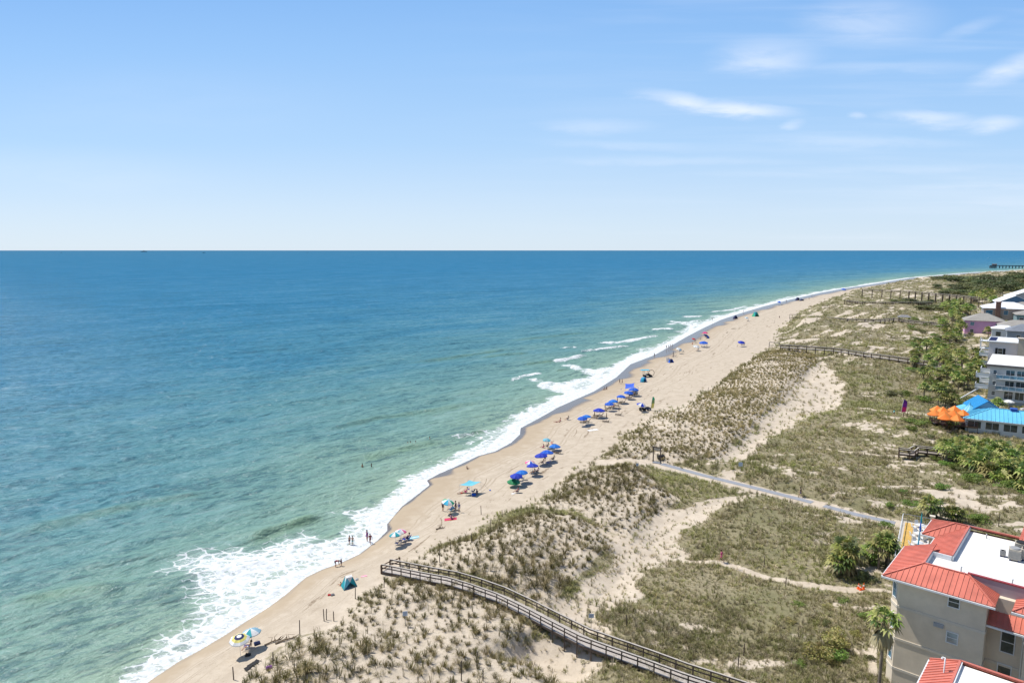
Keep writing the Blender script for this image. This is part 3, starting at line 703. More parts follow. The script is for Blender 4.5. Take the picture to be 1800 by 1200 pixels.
def palm(x, y, h, cs, label, group=None, seed=0, z=None, dead=False):
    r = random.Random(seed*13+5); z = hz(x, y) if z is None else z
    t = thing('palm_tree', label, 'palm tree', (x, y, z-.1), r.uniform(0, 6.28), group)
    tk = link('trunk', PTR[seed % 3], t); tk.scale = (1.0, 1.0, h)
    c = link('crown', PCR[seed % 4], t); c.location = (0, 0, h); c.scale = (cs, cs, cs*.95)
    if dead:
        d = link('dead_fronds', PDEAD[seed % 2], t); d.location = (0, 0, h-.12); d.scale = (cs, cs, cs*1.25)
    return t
def leafball(seed, n, lobes, leaf, cols, flat=.7):
    r = np.random.default_rng(seed)
    cen = r.uniform(-1, 1, (lobes, 3))*np.array([.62, .62, .28])+np.array([0, 0, .42]); rd = r.uniform(.28, .52, lobes)
    V = []; Fc = []; C = []
    for i in range(n):
        k = r.integers(0, lobes); d = r.normal(size=3); d /= np.linalg.norm(d); d[2] = abs(d[2])*1.0 if r.random() < .8 else d[2]
        p = cen[k]+d*rd[k]*r.uniform(.72, 1.08)*np.array([1, 1, flat])
        if p[2] < 0: p[2] = r.uniform(0, .2)
        nn = d+r.normal(0, .55, 3); nn /= np.linalg.norm(nn); a = np.cross(nn, r.normal(size=3)); a /= np.linalg.norm(a); b = np.cross(nn, a)
        l = leaf*r.uniform(.6, 1.4); q = len(V)
        V += [p-a*l*.5, p+b*l*.32, p+a*l*.6, p-b*l*.32]; c = np.array(cols[r.integers(0, len(cols))])*r.uniform(.7, 1.3)
        C += [c]*4; Fc += [(q, q+1, q+2), (q, q+2, q+3)]
    return V, Fc, C
BUSHC = [(.17,.25,.045),(.22,.29,.06),(.13,.19,.04)]; DARKC = [(.07,.095,.035),(.095,.12,.045),(.12,.135,.055)]; YELC = [(.30,.27,.08),(.36,.29,.12),(.22,.22,.06)]; OLIV = [(.16,.185,.065),(.21,.21,.09),(.13,.15,.055)]
def lbm(name, seed, n, lobes, leaf, cols, flat=.7):
    q = colmesh(name, *leafball(seed, n, lobes, leaf, cols, flat)); q.materials.append(leafm); return q
BUSH = [lbm('foliage', 500+i, 900, 9, .14, BUSHC) for i in range(4)]; DBUSH = [lbm('foliage', 520+i, 900, 9, .14, OLIV) for i in range(3)]; YBUSH = [lbm('foliage', 540+i, 1100, 8, .12, YELC) for i in range(2)]
DTREE = [lbm('crown', 560+i, 1100, 12, .15, DARKC, .8) for i in range(4)]
stemm = mat('stem_wood', (.16, .12, .085), .9, .3, 5)
def stems(seed):
    r = random.Random(seed); mb = MB()
    for k in range(5):
        a = k*1.3+r.uniform(0, .5); mb.tube([(0, 0, -.1), (.14*math.cos(a), .14*math.sin(a), .2), (.42*math.cos(a), .42*math.sin(a), .5)], [.035, .025, .01], 5)
    return mb.mesh('stem')
STEM = [stems(i) for i in range(2)]
for q in STEM: q.materials.append(stemm)
def shrub(x, y, rad, hgt, label, kind='g', group=None, seed=0, name='shrub', cat='shrub', flo='foliage'):
    lib = {'g': BUSH, 'o': DBUSH, 'y': YBUSH, 'd': DTREE}[kind]
    t = thing(name, label, cat, (x, y, hz(x, y)-.05), random.Random(seed+77).uniform(0, 6.28), group)
    c = link(flo, lib[seed % len(lib)], t); c.scale = (rad, rad, hgt/.95)
    s = link('trunk' if name == 'tree' else 'stem', STEM[seed % 2], t); s.scale = (rad, rad, hgt)
    return t
def inpoly(pts, n, seed, mind):
    r = random.Random(seed); xs = [p[0] for p in pts]; ys = [p[1] for p in pts]; out = []; tr = 0
    A = np.array
    while len(out) < n and tr < 9000:
        tr += 1; p = (r.uniform(min(xs), max(xs)), r.uniform(min(ys), max(ys)))
        if region_sd(A([p[0]]), A([p[1]]), pts)[0] > 0 and all((p[0]-q[0])**2+(p[1]-q[1])**2 > mind**2 for q in out): out.append(p)
    return out
# ================================================================== people
def skin_mesh(name, nodes, edges, root, sub=1):
    """one continuous surface grown around a skeleton"""
    keys = list(nodes); ix = {k: i for i, k in enumerate(keys)}
    me = bpy.data.meshes.new(name); me.from_pydata([nodes[k][:3] for k in keys], [(ix[a], ix[b]) for a, b in edges], [])
    o = bpy.data.objects.new(name, me); COL.objects.link(o)
    md = o.modifiers.new('skin', 'SKIN'); md.use_smooth_shade = True
    sk = me.skin_vertices[0].data
    for k in keys:
        q = nodes[k][3]; sk[ix[k]].radius = (q, q) if not isinstance(q, tuple) else q; sk[ix[k]].use_root = (k == root)
    if sub: o.modifiers.new('sub', 'SUBSURF').levels = sub
    dg = bpy.context.evaluated_depsgraph_get()
    r = bpy.data.meshes.new_from_object(o.evaluated_get(dg)); r.name = name
    bpy.data.objects.remove(o); bpy.data.meshes.remove(me); return r
def lerp(a, b, t): return tuple(a[i]+(b[i]-a[i])*t for i in range(3))
POSES = {
 'stand': dict(pel=(0,0,.93), che=(0,.0,1.28), nec=(0,.0,1.47), hea=(0,.025,1.61), shL=(-.18,0,1.40), shR=(.18,0,1.40), elL=(-.24,-.03,1.12), elR=(.24,-.03,1.12), wrL=(-.25,.05,.87), wrR=(.25,.05,.87),
    hiL=(-.09,0,.88), hiR=(.09,0,.88), knL=(-.10,.02,.48), knR=(.10,.02,.48), anL=(-.10,-.02,.08), anR=(.10,-.02,.08)),
 'walk': dict(pel=(0,0,.92), che=(0,.03,1.27), nec=(0,.04,1.46), hea=(0,.07,1.60), shL=(-.18,.05,1.39), shR=(.18,-.02,1.39), elL=(-.24,.16,1.13), elR=(.24,-.18,1.13), wrL=(-.22,.36,.98), wrR=(.24,-.20,.88),
    hiL=(-.09,0,.88), hiR=(.09,0,.88), knL=(-.10,-.06,.47), knR=(.10,.22,.50), anL=(-.10,-.38,.13), anR=(.10,.26,.08)),
 'bend': dict(pel=(0,-.08,.84), che=(0,.27,.94), nec=(0,.45,.92), hea=(0,.58,.85), shL=(-.18,.38,.90), shR=(.18,.38,.90), elL=(-.20,.42,.63), elR=(.20,.42,.63), wrL=(-.12,.48,.38), wrR=(.12,.48,.38),
    hiL=(-.09,-.08,.80), hiR=(.09,-.08,.80), knL=(-.13,.06,.45), knR=(.13,.06,.45), anL=(-.12,-.06,.08), anR=(.12,-.06,.08)),
 'chair': dict(pel=(0,0,.40), che=(0,-.17,.70), nec=(0,-.26,.87), hea=(0,-.25,1.02), shL=(-.18,-.22,.80), shR=(.18,-.22,.80), elL=(-.27,-.10,.58), elR=(.27,-.10,.58), wrL=(-.26,.14,.56), wrR=(.26,.14,.56),
    hiL=(-.09,.03,.38), hiR=(.09,.03,.38), knL=(-.11,.44,.46), knR=(.11,.44,.46), anL=(-.11,.72,.10), anR=(.11,.70,.10)),
 'sit': dict(pel=(0,0,.12), che=(0,-.08,.46), nec=(0,-.08,.64), hea=(0,-.03,.78), shL=(-.18,-.08,.57), shR=(.18,-.08,.57), elL=(-.26,.06,.36), elR=(.26,-.20,.32), wrL=(-.14,.27,.38), wrR=(.24,-.30,.06),
    hiL=(-.09,.03,.12), hiR=(.09,.03,.12), knL=(-.13,.40,.42), knR=(.13,.44,.20), anL=(-.12,.62,.08), anR=(.12,.82,.08)),
 'lie': dict(pel=(0,0,.12), che=(0,-.36,.14), nec=(0,-.55,.15), hea=(0,-.69,.17), shL=(-.18,-.48,.13), shR=(.18,-.48,.13), elL=(-.32,-.62,.08), elR=(.30,-.22,.08), wrL=(-.18,-.78,.08), wrR=(.28,.04,.07),
    hiL=(-.09,.05,.11), hiR=(.09,.05,.11), knL=(-.12,.45,.11), knR=(.12,.45,.24), anL=(-.13,.85,.08), anR=(.12,.78,.08)),
}
POSES['carry'] = dict(POSES['walk'], elL=(-.30,.10,1.62), elR=(.30,.10,1.62), wrL=(-.16,.10,1.86), wrR=(.16,.10,1.86))
PM = {}
def pose_meshes(pose):
    if pose in PM: return PM[pose]
    p = POSES[pose]; n = {}; e = []
    lie = pose == 'lie'
    n['pel'] = (*p['pel'], .125); n['wai'] = (*lerp(p['pel'], p['che'], .5), .112); n['che'] = (*p['che'], .14); n['nec'] = (*p['nec'], .052); n['hea'] = (*p['hea'], .098)
    hd = (Vector(p['hea'])-Vector(p['nec'])).normalized(); top = Vector(p['hea'])+hd*.085; n['top'] = (*top, .07)
    fw = Vector((0, 1, 0)) if not lie else Vector((0, 0, 1))
    n['nose'] = (*(Vector(p['hea'])+fw*.095), .016)
    e += [('pel','wai'),('wai','che'),('che','nec'),('nec','hea'),('hea','top'),('hea','nose')]
    for sd_, sg in (('L', -1), ('R', 1)):
        n['sh'+sd_] = (*p['sh'+sd_], .062); n['el'+sd_] = (*p['el'+sd_], .042); n['wr'+sd_] = (*p['wr'+sd_], .029)
        d = (Vector(p['wr'+sd_])-Vector(p['el'+sd_])).normalized(); W = Vector(p['wr'+sd_]); c = Vector((1, 0, 0)) if abs(d.x) < .8 else Vector((0, 0, 1))
        s2 = d.cross(c).normalized(); n['pa'+sd_] = (*(W+d*.065), .034)
        e += [('che','sh'+sd_),('sh'+sd_,'el'+sd_),('el'+sd_,'wr'+sd_),('wr'+sd_,'pa'+sd_)]
        for k, (off, ln) in enumerate(((-.03,.062),(-.010,.075),(.010,.07),(.03,.055))):
            a = 'f%d%s' % (k, sd_); n[a] = (*(W+d*(.095)+s2*off), .010); n[a+'t'] = (*(W+d*(.095+ln)+s2*off*1.1+fw*.015), .008); e += [('pa'+sd_, a), (a, a+'t')]
        a = 'th'+sd_; n[a] = (*(W+d*.05+s2*-.05+fw*.012), .011); n[a+'t'] = (*(W+d*.09+s2*-.06+fw*.02), .009); e += [('pa'+sd_, a), (a, a+'t')]
        n['hi'+sd_] = (*p['hi'+sd_], .088); n['kn'+sd_] = (*p['kn'+sd_], .056); n['ca'+sd_] = (*lerp(p['kn'+sd_], p['an'+sd_], .35), .055); n['an'+sd_] = (*p['an'+sd_], .036)
        A = Vector(p['an'+sd_]); up = pose in ('chair', 'sit', 'lie')
        n['to'+sd_] = (*(A+(Vector((0, .10, .13)) if up else Vector((0, .16, -.045)))), .032)
        e += [('pel','hi'+sd_),('hi'+sd_,'kn'+sd_),('kn'+sd_,'ca'+sd_),('ca'+sd_,'an'+sd_),('an'+sd_,'to'+sd_)]
    body = skin_mesh('person', n, e, 'pel')
    sn = {'pel': (*p['pel'], .142), 'wai': (*lerp(p['pel'], p['che'], .3), .128)}; se_ = [('pel','wai')]
    for s_ in 'LR': sn['hi'+s_] = (*p['hi'+s_], .103); sn['k'+s_] = (*lerp(p['hi'+s_], p['kn'+s_], .55), .092); se_ += [('pel','hi'+s_),('hi'+s_,'k'+s_)]
    shorts = skin_mesh('shorts', sn, se_, 'pel')
    tn = {'pel': (*lerp(p['pel'], p['che'], .12), .138), 'wai': (*lerp(p['pel'], p['che'], .5), .130), 'che': (*p['che'], .158), 'nk': (*lerp(p['che'], p['nec'], .72), .075)}; te = [('pel','wai'),('wai','che'),('che','nk')]
    for s_ in 'LR': tn['sh'+s_] = (*p['sh'+s_], .078); tn['e'+s_] = (*lerp(p['sh'+s_], p['el'+s_], .6), .064); te += [('che','sh'+s_),('sh'+s_,'e'+s_)]
    shirt = skin_mesh('shirt', tn, te, 'wai')
    hb = Vector(p['hea'])+hd*.045-fw*.028; hn = {'a': (*hb, .104), 'b': (*(hb+hd*.055+fw*.01), .075), 'c': (*(hb-hd*.10-fw*.05), .055)}
    hair = skin_mesh('hair', hn, [('a','b'),('a','c')], 'a')
    PM[pose] = (body, shorts, shirt, hair); return PM[pose]
SKIN = {'l': mat('skin_light', (.52, .31, .21), .6, .08), 't': mat('skin_tan', (.40, .22, .135), .6, .08), 'd': mat('skin_brown', (.16, .085, .05), .6, .08)}
HAIR = {'b': mat('hair_brown', (.06, .035, .02), .6), 'y': mat('hair_fair', (.32, .22, .10), .6), 'k': mat('hair_black', (.015, .013, .012), .6)}
CL = {'navy': (.02,.035,.12), 'blue': (.03,.12,.45), 'black': (.015,.015,.018), 'pink': (.62,.08,.26), 'red': (.55,.04,.04), 'purple': (.22,.06,.28), 'white': (.75,.75,.75), 'teal': (.03,.35,.38), 'grey': (.22,.22,.23), 'yellow':(.7,.55,.1), 'orange': (.8,.25,.05), 'maroon': (.20,.03,.06)}
def cloth(c): return mat('cloth_'+c, CL[c], .8, .12, 6)
def oslot(o, m):
    if not o.data.materials: o.data.materials.append(m)
    o.material_slots[0].link = 'OBJECT'; o.material_slots[0].material = m
def person(px, py, pose, label, rz=0., h=1.0, skin='l', hair='b', shorts='navy', shirt=None, group=None, loc=None, dz=0.):
    x, y, z = loc if loc else ground(px, py)
    if rz > 3: rz -= 2.2
    b, s_, t_, ha = pose_meshes(pose)
    o = bpy.data.objects.new('person', b); COL.objects.link(o); oslot(o, SKIN[skin]); o.location = (x, y, z+dz); o.rotation_euler = (0, 0, rz); o.scale = (h, h, h)
    tag(o, label, 'person', group)
    for nm, me, c in (('hair', ha, HAIR[hair]), ('shorts', s_, cloth(shorts)), ('shirt', t_, cloth(shirt) if shirt else None)):
        if c is None: continue
        q = bpy.data.objects.new(nm, me); COL.objects.link(q); q.parent = o; oslot(q, c)
    return o

# ================================================================== beach furniture
alu = mat('pole_white', (.75, .75, .75), .4, .05); polew = mat('pole_wood', (.30, .19, .10), .7, .2, 5); darkw = mat('dark_stained_wood', (.075, .045, .028), .75, .25, 6); steel = mat('grey_metal', (.35, .36, .38), .35, .1, metal=.8)
def fab(name, c): return mat('fabric_'+name, c, .75, .12, 1.3, trans=.25)
FAB = {k: fab(k, c) for k, c in {'royal': (.012,.12,.62), 'deep': (.012,.045,.50), 'teal': (.02,.36,.42), 'white': (.80,.80,.80), 'pink': (.80,.16,.34), 'magenta': (.70,.04,.24), 'green': (.02,.26,.10), 'lgreen': (.05,.45,.25), 'cyan': (.16,.55,.68), 'navy': (.02,.03,.12),
   'yellow': (.75,.68,.22), 'orange': (.85,.22,.03), 'lblue': (.30,.50,.62), 'aqua': (.05,.50,.72), 'tarp': (.05,.14,.70), 'purple': (.17,.03,.32), 'red': (.6,.05,.05)}.items()}
def canopy_mesh(rad, hgt, n=8, pat=(0,), rings=4, scallop=.12, ringpat=None, pw=1.8):
    mb = MB(); K = n*3
    for side in (0, 1):
        R_ = [(0, hgt)]+[(rad*t, hgt*(1-t**pw)-(.012 if side else 0)) for t in [(i+1)/rings for i in range(rings)]]
        for j in range(K):
            for i in range(rings):
                q = []
                for (ri, jj) in ((i, j), (i+1, j), (i+1, j+1), (i, j+1)):
                    r_, z_ = R_[ri]; a = jj*2*math.pi/K; pl = (1-.045*(1-math.cos((jj % 3)/3*2*math.pi)) if ri else 1)
                    z2 = z_-(.03*rad*(1-math.cos((jj % 3)/3*2*math.pi))*(ri/rings) if ri else 0)
                    q.append((r_*pl*math.cos(a), r_*pl*math.sin(a), z2-(.012 if side else 0)))
                mi = ringpat[i] if ringpat else pat[(j//3) % len(pat)]
                mb.add(q if not side else q[::-1], [(0, 1, 2, 3)] if i else [(0, 1, 2)] if False else [(0, 1, 2, 3)], mi, True)
    # valance
    for j in range(K):
        a0, a1 = j*2*math.pi/K, (j+1)*2*math.pi/K
        def pt(jj, dz):
            a = jj*2*math.pi/K; pl = 1-.045*(1-math.cos((jj % 3)/3*2*math.pi)); z2 = -.03*rad*(1-math.cos((jj % 3)/3*2*math.pi))
            return (rad*pl*math.cos(a), rad*pl*math.sin(a), z2-dz)
        mb.add([pt(j, 0), pt(j+1, 0), pt(j+1, scallop), pt(j, scallop)], [(0, 1, 2, 3), (3, 2, 1, 0)][:1], ringpat[-1] if ringpat else pat[(j//3) % len(pat)])
    return mb.mesh('canopy')
def umbrella(px, py, rad, mats, label, group=None, tilt=0., taz=0., pat=None, ringpat=None, hgt=2.05, low=False, pole=None, n=8, dz=None):
    """px,py: middle of the canopy as surveyed"""
    top = hgt if dz is None else dz
    x, y, z = ground(px, py, top)
    t = thing('beach_umbrella', label, 'umbrella', (x, y, z), rnd.uniform(0, 1), group)
    mb = MB(); mb.tube([(0, 0, -.25), (0, 0, top+.25)], .022, 6)
    pt = mb.build('pole', pole or alu, t)
    rad *= 1.1
    c = link('canopy', canopy_mesh(rad, rad*.40, n, pat or (0,), 4, .12, ringpat), t, mats)
    if group and len(mats) == 1: c.data.materials[0] = [mats[0], mats[0], FAB['deep'], fab('azure', (.015, .19, .66))][rnd.randrange(4)]
    if tilt < .15: tilt, taz = rnd.uniform(.03, .22), rnd.uniform(0, 6.28)
    c.location = (0, 0, top-.05); c.rotation_euler = (tilt*math.cos(taz), tilt*math.sin(taz), 0)
    rb_ = MB()
    for k in range(n): a = k*2*math.pi/n; rb_.bar((0, 0, top-.02), (rad*.93*math.cos(a), rad*.93*math.sin(a), top-.07), .012)
    tip = MB(); tip.tube([(0, 0, top+rad*.34-.05), (0, 0, top+rad*.34+.07)], [.03, .012], 6); tip.build('tip', alu, t)
    if tilt < .1: rb_.build('ribs', steel, t)
    return t
def closed_umbrella(px, py, label, m, hgt=2.1, group=None, loc=None, cat='umbrella', name='closed_umbrella', base=False):
    x, y, z = loc if loc else ground(px, py)
    t = thing(name, label, cat, (x, y, z), 0, group)
    mb = MB(); mb.tube([(0, 0, -.2), (0, 0, hgt)], .025, 6); mb.build('pole', darkw if not base else alu, t)
    c = MB(); c.tube([(0, 0, hgt*.38), (0, 0, hgt*.45), (0, 0, hgt*.8), (0, 0, hgt+.08)], [.10, .13, .085, .02], 8); c.build('canopy', m, t)
    if base:
        b = MB(); b.tube([(0, 0, 0), (0, 0, .10)], [.28, .24], 10); b.build('foot', steel, t)
    return t
def beach_chair_proto(label, fm, frm):
    t = thing('beach_chair', label, 'beach chair', (0, 0, 0))
    s_ = MB(); s_.slab([(-.27, -.22, .27), (.27, -.22, .27), (.27, .28, .34), (-.27, .28, .34)], .02); s_.build('seat', fm, t)
    b = MB(); b.slab([(-.27, -.22, .27), (.27, -.22, .27), (.27, -.52, .92), (-.27, -.52, .92)], .02); b.build('backrest', fm, t)
    for sx in (-1, 1):
        f_ = MB(); x = sx*.29
        f_.tube([(x, -.52, .94), (x, -.2, .26), (x, .05, 0)], .013, 5); f_.tube([(x, -.36, .02), (x, .30, .34)], .013, 5); f_.tube([(x, -.36, .56), (x, .22, .54), (x, .30, .34)], .013, 5)
        f_.build('side_frame', frm, t)
        a = MB(); a.box(x-.03, -.36, .56, x+.03, .2, .585); a.build('armrest', darkw, t)
    return t
def lounger_proto(label):
    """slatted wooden beach chaise with a raised back"""
    t = thing('wooden_lounger', label, 'lounger', (0, 0, 0))
    s_ = MB()
    for k in range(9): s_.box(-.33, -.2+k*.15, .30, .33, -.2+k*.15+.10, .33)
    s_.build('seat', darkw, t)
    b = MB()
    for k in range(6):
        y0, z0 = -.22-.085*k, .34+.105*k; b.slab([(-.33, y0, z0), (.33, y0, z0), (.33, y0-.06, z0+.08), (-.33, y0-.06, z0+.08)], .025)
    b.build('backrest', darkw, t)
    for sx in (-1, 1):
        f_ = MB(); f_.bar((sx*.36, -.45, .27), (sx*.36, 1.2, .27), .05, .09); f_.bar((sx*.36, -.22, .30), (sx*.36, -.76, .98), .05); f_.build('side_rail', darkw, t)
        for yy in (-.35, 1.05): l = MB(); l.bar((sx*.36, yy, -.05), (sx*.36, yy, .225), .06); l.build('leg', darkw, t)
    return t
CH_NAVY = beach_chair_proto('low navy blue folding beach chair under the teal and pink umbrellas', FAB['deep'], alu)
LNG = lounger_proto('dark slatted wooden lounger under the nearest umbrella of the long blue row')
first = {'c': True, 'l': True}
def chair(px, py, label, rz, m=None, group='folding beach chairs on the sand', loc=None):
    x, y, z = loc or ground(px, py)
    if rz > 3: rz -= 2.2
    if first['c']: first['c'] = False; o = CH_NAVY; o.location = (x, y, z); o.rotation_euler = (0, 0, rz); o['label'] = label; o['group'] = group
    else: o = copy_thing(CH_NAVY, (x, y, z), rz, label, group)
    if m is not None:
        for c in o.children:
            if c.name.startswith(('seat', 'backrest')): c.data = c.data.copy(); c.data.materials.clear(); c.data.materials.append(m)
    return o
def lounger(px, py, label, rz, group='wooden loungers along the blue umbrella row'):
    x, y, z = ground(px, py)
    if rz > 3: rz -= 2.2
    if first['l']: first['l'] = False; o = LNG; o.location = (x, y, z); o.rotation_euler = (0, 0, rz); o['label'] = label; o['group'] = group; return o
    return copy_thing(LNG, (x, y, z), rz, label, group)
def towel(px, py, w_, l_, rz, mats, label, loc=None):
    x, y, z = ground(px, py); mb = MB(); nx, ny = 5, 9
    for side, zz in ((0, .025), (1, .008)):
        for i in range(nx):
            for j in range(ny):
                q = []
                for a, b in ((i, j), (i+1, j), (i+1, j+1), (i, j+1)):
                    X, Y = (a/nx-.5)*w_, (b/ny-.5)*l_; c, s_ = math.cos(rz), math.sin(rz); wx, wy = x+X*c-Y*s_, y+X*s_+Y*c
                    q.append((X, Y, hz(wx, wy)-z+zz+.012*math.sin(7*X+5*Y)))
                mb.add(q if not side else q[::-1], [(0, 1, 2, 3)], (j//3) % len(mats))
    o = mb.build('towel', list(mats), None); o.location = (x, y, z); o.rotation_euler = (0, 0, rz); tag(o, label, 'towel'); return o
def bag(px, py, m, label, s_=.5, rz=0., cat='bag', name='beach_bag', loc=None):
    x, y, z = loc or ground(px, py); mb = MB(); w_, d, h = s_*.5, s_*.3, s_*.62
    mb.add([(-w_, -d, 0), (w_, -d, 0), (w_, d, 0), (-w_, d, 0), (-w_*1.12, -d*1.15, h*.6), (w_*1.12, -d*1.15, h*.6), (w_*1.12, d*1.15, h*.6), (-w_*1.12, d*1.15, h*.6), (-w_*.95, -d*.5, h), (w_*.95, -d*.5, h), (w_*.95, d*.5, h), (-w_*.95, d*.5, h)],
      [(3, 2, 1, 0)]+[(k+a, k+(a+1) % 4, k+4+(a+1) % 4, k+4+a) for k in (0, 4) for a in range(4)]+[(8, 9, 10, 11)])
    t = mb.build(name, m, None); t.location = (x, y, z-.01); t.rotation_euler = (0, 0, rz); tag(t, label, cat)
    hd = MB(); hd.tube([(-w_*.5, 0, h-.02), (-w_*.4, 0, h+.12*s_*2), (w_*.4, 0, h+.12*s_*2), (w_*.5, 0, h-.02)], .014, 5); hd.build('handle', cloth('black'), t)
    return t
# ================================================================== the beach, from the near end to the far end
W, RY = FAB['white'], FAB['royal']
ROW = 'blue rental umbrellas in rows on the beach'
LR = math.pi*.5
# --- nearest pair
umbrella(421, 1122, .98, [FAB['white'], FAB['navy'], FAB['yellow'], FAB['lblue'], FAB['green']], 'umbrella with white, navy and yellow rings, nearest on the beach', ringpat=[0, 1, 2, 0], hgt=2.0, pole=alu)
umbrella(441, 1110, .98, [FAB['lblue'], W, FAB['teal']], 'pale blue and white patterned umbrella beside the ringed one', pat=(0, 1, 0, 0, 1, 2, 1, 0), hgt=2.0, pole=polew, n=8)
chair(434, 1139, 'dark blue beach chair seating the person by the ringed umbrella', 3.9, FAB['deep'])
person(438, 1142, 'chair', 'person in white shorts sunbathing in the dark blue chair by the ringed umbrella', 3.9, shorts='white', skin='l', dz=-.02)
bag(436, 1152, cloth('black'), 'black bag on the sand beside the person by the ringed umbrella', .5)
bag(452, 1132, cloth('navy'), 'navy bag in the shade of the pale blue patterned umbrella', .6, .5)
# folded chairs left lying at the dune foot
for k, (px, py, l) in enumerate([(436, 1177, 'lowest'), (441.5, 1172, 'second lowest'), (447, 1168.5, 'second highest'), (453.5, 1164, 'highest')]):
    x, y, z = ground(px, py); t = thing('folded_chair', 'black folded chair at the dune foot, %s of the row of four' % l, 'chair', (x, y, z), .9+.15*k, 'black folded chairs at the dune foot')
    f_ = MB(); f_.tube([(-.25, -.3, .03), (-.25, .35, .20), (.25, .35, .20), (.25, -.3, .03)], .025, 5); f_.tube([(-.25, .35, .03), (-.25, -.3, .26), (.25, -.3, .26)], .025, 5); f_.build('frame', cloth('black'), t)
    s_ = MB(); s_.slab([(-.23, -.05, .12), (.23, -.05, .12), (.23, .33, .21), (-.23, .33, .21)], .03); s_.build('seat', cloth('black'), t)
bag(473, 1175, cloth('purple'), 'mauve bag on the bare dune sand near the folded chairs', .55, .4)
# --- pop-up tent
def popup_tent(px, py, s_, ma, mb_, mc, label, rz):
    x, y, z = ground(px, py); t = thing('popup_tent', label, 'tent', (x, y, z), rz)
    b = [(-1, -.85), (1, -.85), (1, .85), (-1, .85)]; tp = [(-.42, -.34, 1.5), (.42, -.34, 1.5), (.42, .34, 1.5), (-.42, .34, 1.5)]; ap = (0, 0, 1.62)
    def P(v): return tuple(c*s_ for c in v)
    sh = MB(); pn = MB()
    for k in range(4):
        a, c = (*b[k], 0), (*b[(k+1) % 4], 0); ta, tb = tp[k], tp[(k+1) % 4]; mid = tuple((ta[i]+tb[i])/2*.55+(a[i]+c[i])/2*.45 for i in range(3)); mid = tuple(m_*.93 if i < 2 else m_ for i, m_ in enumerate(mid))
        if k == 0: sh.slab([P(a), P(mid), P(ta)], .02, 0); sh.slab([P(c), P(tb), P(mid)], .02, 1); pn.slab([P(mid), P(tb), P(ta)], .02)
        else:
            sh.slab([P(a), P(mid), P(ta)], .02, k % 2); sh.slab([P(c), P(tb), P(mid)], .02, (k+1) % 2); pn.slab([P(mid), P(tb), P(ta)], .02); sh.slab([P(a), P(c), P(mid)], .02, 1)
        pn.slab([P(ta), P(tb), P(ap)], .02)
    sh.build('shell', [ma, mb_], t); pn.build('roof_panel', mc, t)
    fl = MB(); fl.box(-s_*.95, -s_*.8, .01, s_*.95, s_*.8, .03); fl.build('floor', FAB['lblue'], t)
    po = MB()
    for k in range(4): po.tube([P((*b[k], 0)), P(tp[k])], .02, 5)
    po.build('pole', steel, t); return t
popup_tent(614, 1030, .92, FAB['cyan'], FAB['teal'], W, 'teal and white pop-up beach tent at the foot of the boardwalk', .5)
person(599, 1029, 'sit', 'small child in orange sitting beside the teal pop-up tent', 1.2, .6, shorts='orange', shirt='orange', hair='b')
bag(579, 1046, cloth('red'), 'red toy bucket bag on the sand below the teal pop-up tent', .35); bag(585, 1046, cloth('grey'), 'small grey bag beside the red bag on the sand', .4, .3)
bag(627, 1019, FAB['white'], 'white bag on the sand right of the teal pop-up tent', .4, .8); towel(640, 1012, .8, .5, .3, [FAB['pink'], W], 'pink and white towel on the sand near the boardwalk gate')
# --- bathers at the edge
person(590, 996, 'bend', 'person in dark clothes bending over at the water\'s edge', -1.2, 1.0, shorts='black', shirt='maroon', hair='k', skin='t')
person(600, 995, 'stand', 'small child in navy standing beside the bending adult', -2, .66, shorts='navy', shirt='navy')
G_ = 'people wading in the surf'
person(614.5, 957, 'stand', 'paler of the two thin children in the foam', 1, .86, shorts='navy', skin='t', group=G_)
person(620, 957.5, 'walk', 'child with light swim shorts stepping through the foam', .4, .84, shorts='teal', skin='t', group=G_)
person(645.5, 951, 'stand', 'taller adult in a purple top standing in the foam', 2.4, 1.05, shorts='purple', shirt='purple', hair='k', skin='t', group=G_)
person(651, 956, 'walk', 'adult in maroon swimwear walking in shallow foam', .6, .98, shorts='maroon', shirt='maroon', skin='t', hair='k', group=G_)
# --- teal and pink pair
umbrella(695, 938.5, .85, [FAB['teal'], W], 'teal and white segmented umbrella above the navy chairs', pat=(0, 1), tilt=.12, taz=2.4)
umbrella(704.5, 933, .80, [FAB['pink'], W, FAB['lblue']], 'pink and white segmented umbrella behind the teal one', pat=(0, 1, 0, 1, 2, 1, 0, 1), tilt=.12)
chair(698, 957, 'navy chair lowest of the three under the teal umbrella', 3.6, FAB['navy']); chair(704, 953, 'navy chair in the middle of the three by the teal umbrella', 3.8, FAB['navy'])
chair(710.5, 950, 'royal blue chair beside the pale striped towel', 3.6, FAB['deep']); chair(717, 949, 'deep blue chair nearest the pale striped towel', 3.4, FAB['deep'])
person(717, 948, 'chair', 'person reclining in the deep blue chair by the pale towel', 3.4, shorts='navy', hair='b')
towel(727, 944.5, 1.7, 1.1, .2, [FAB['cyan'], W, FAB['cyan']], 'pale blue and white striped towel beside the navy chairs')
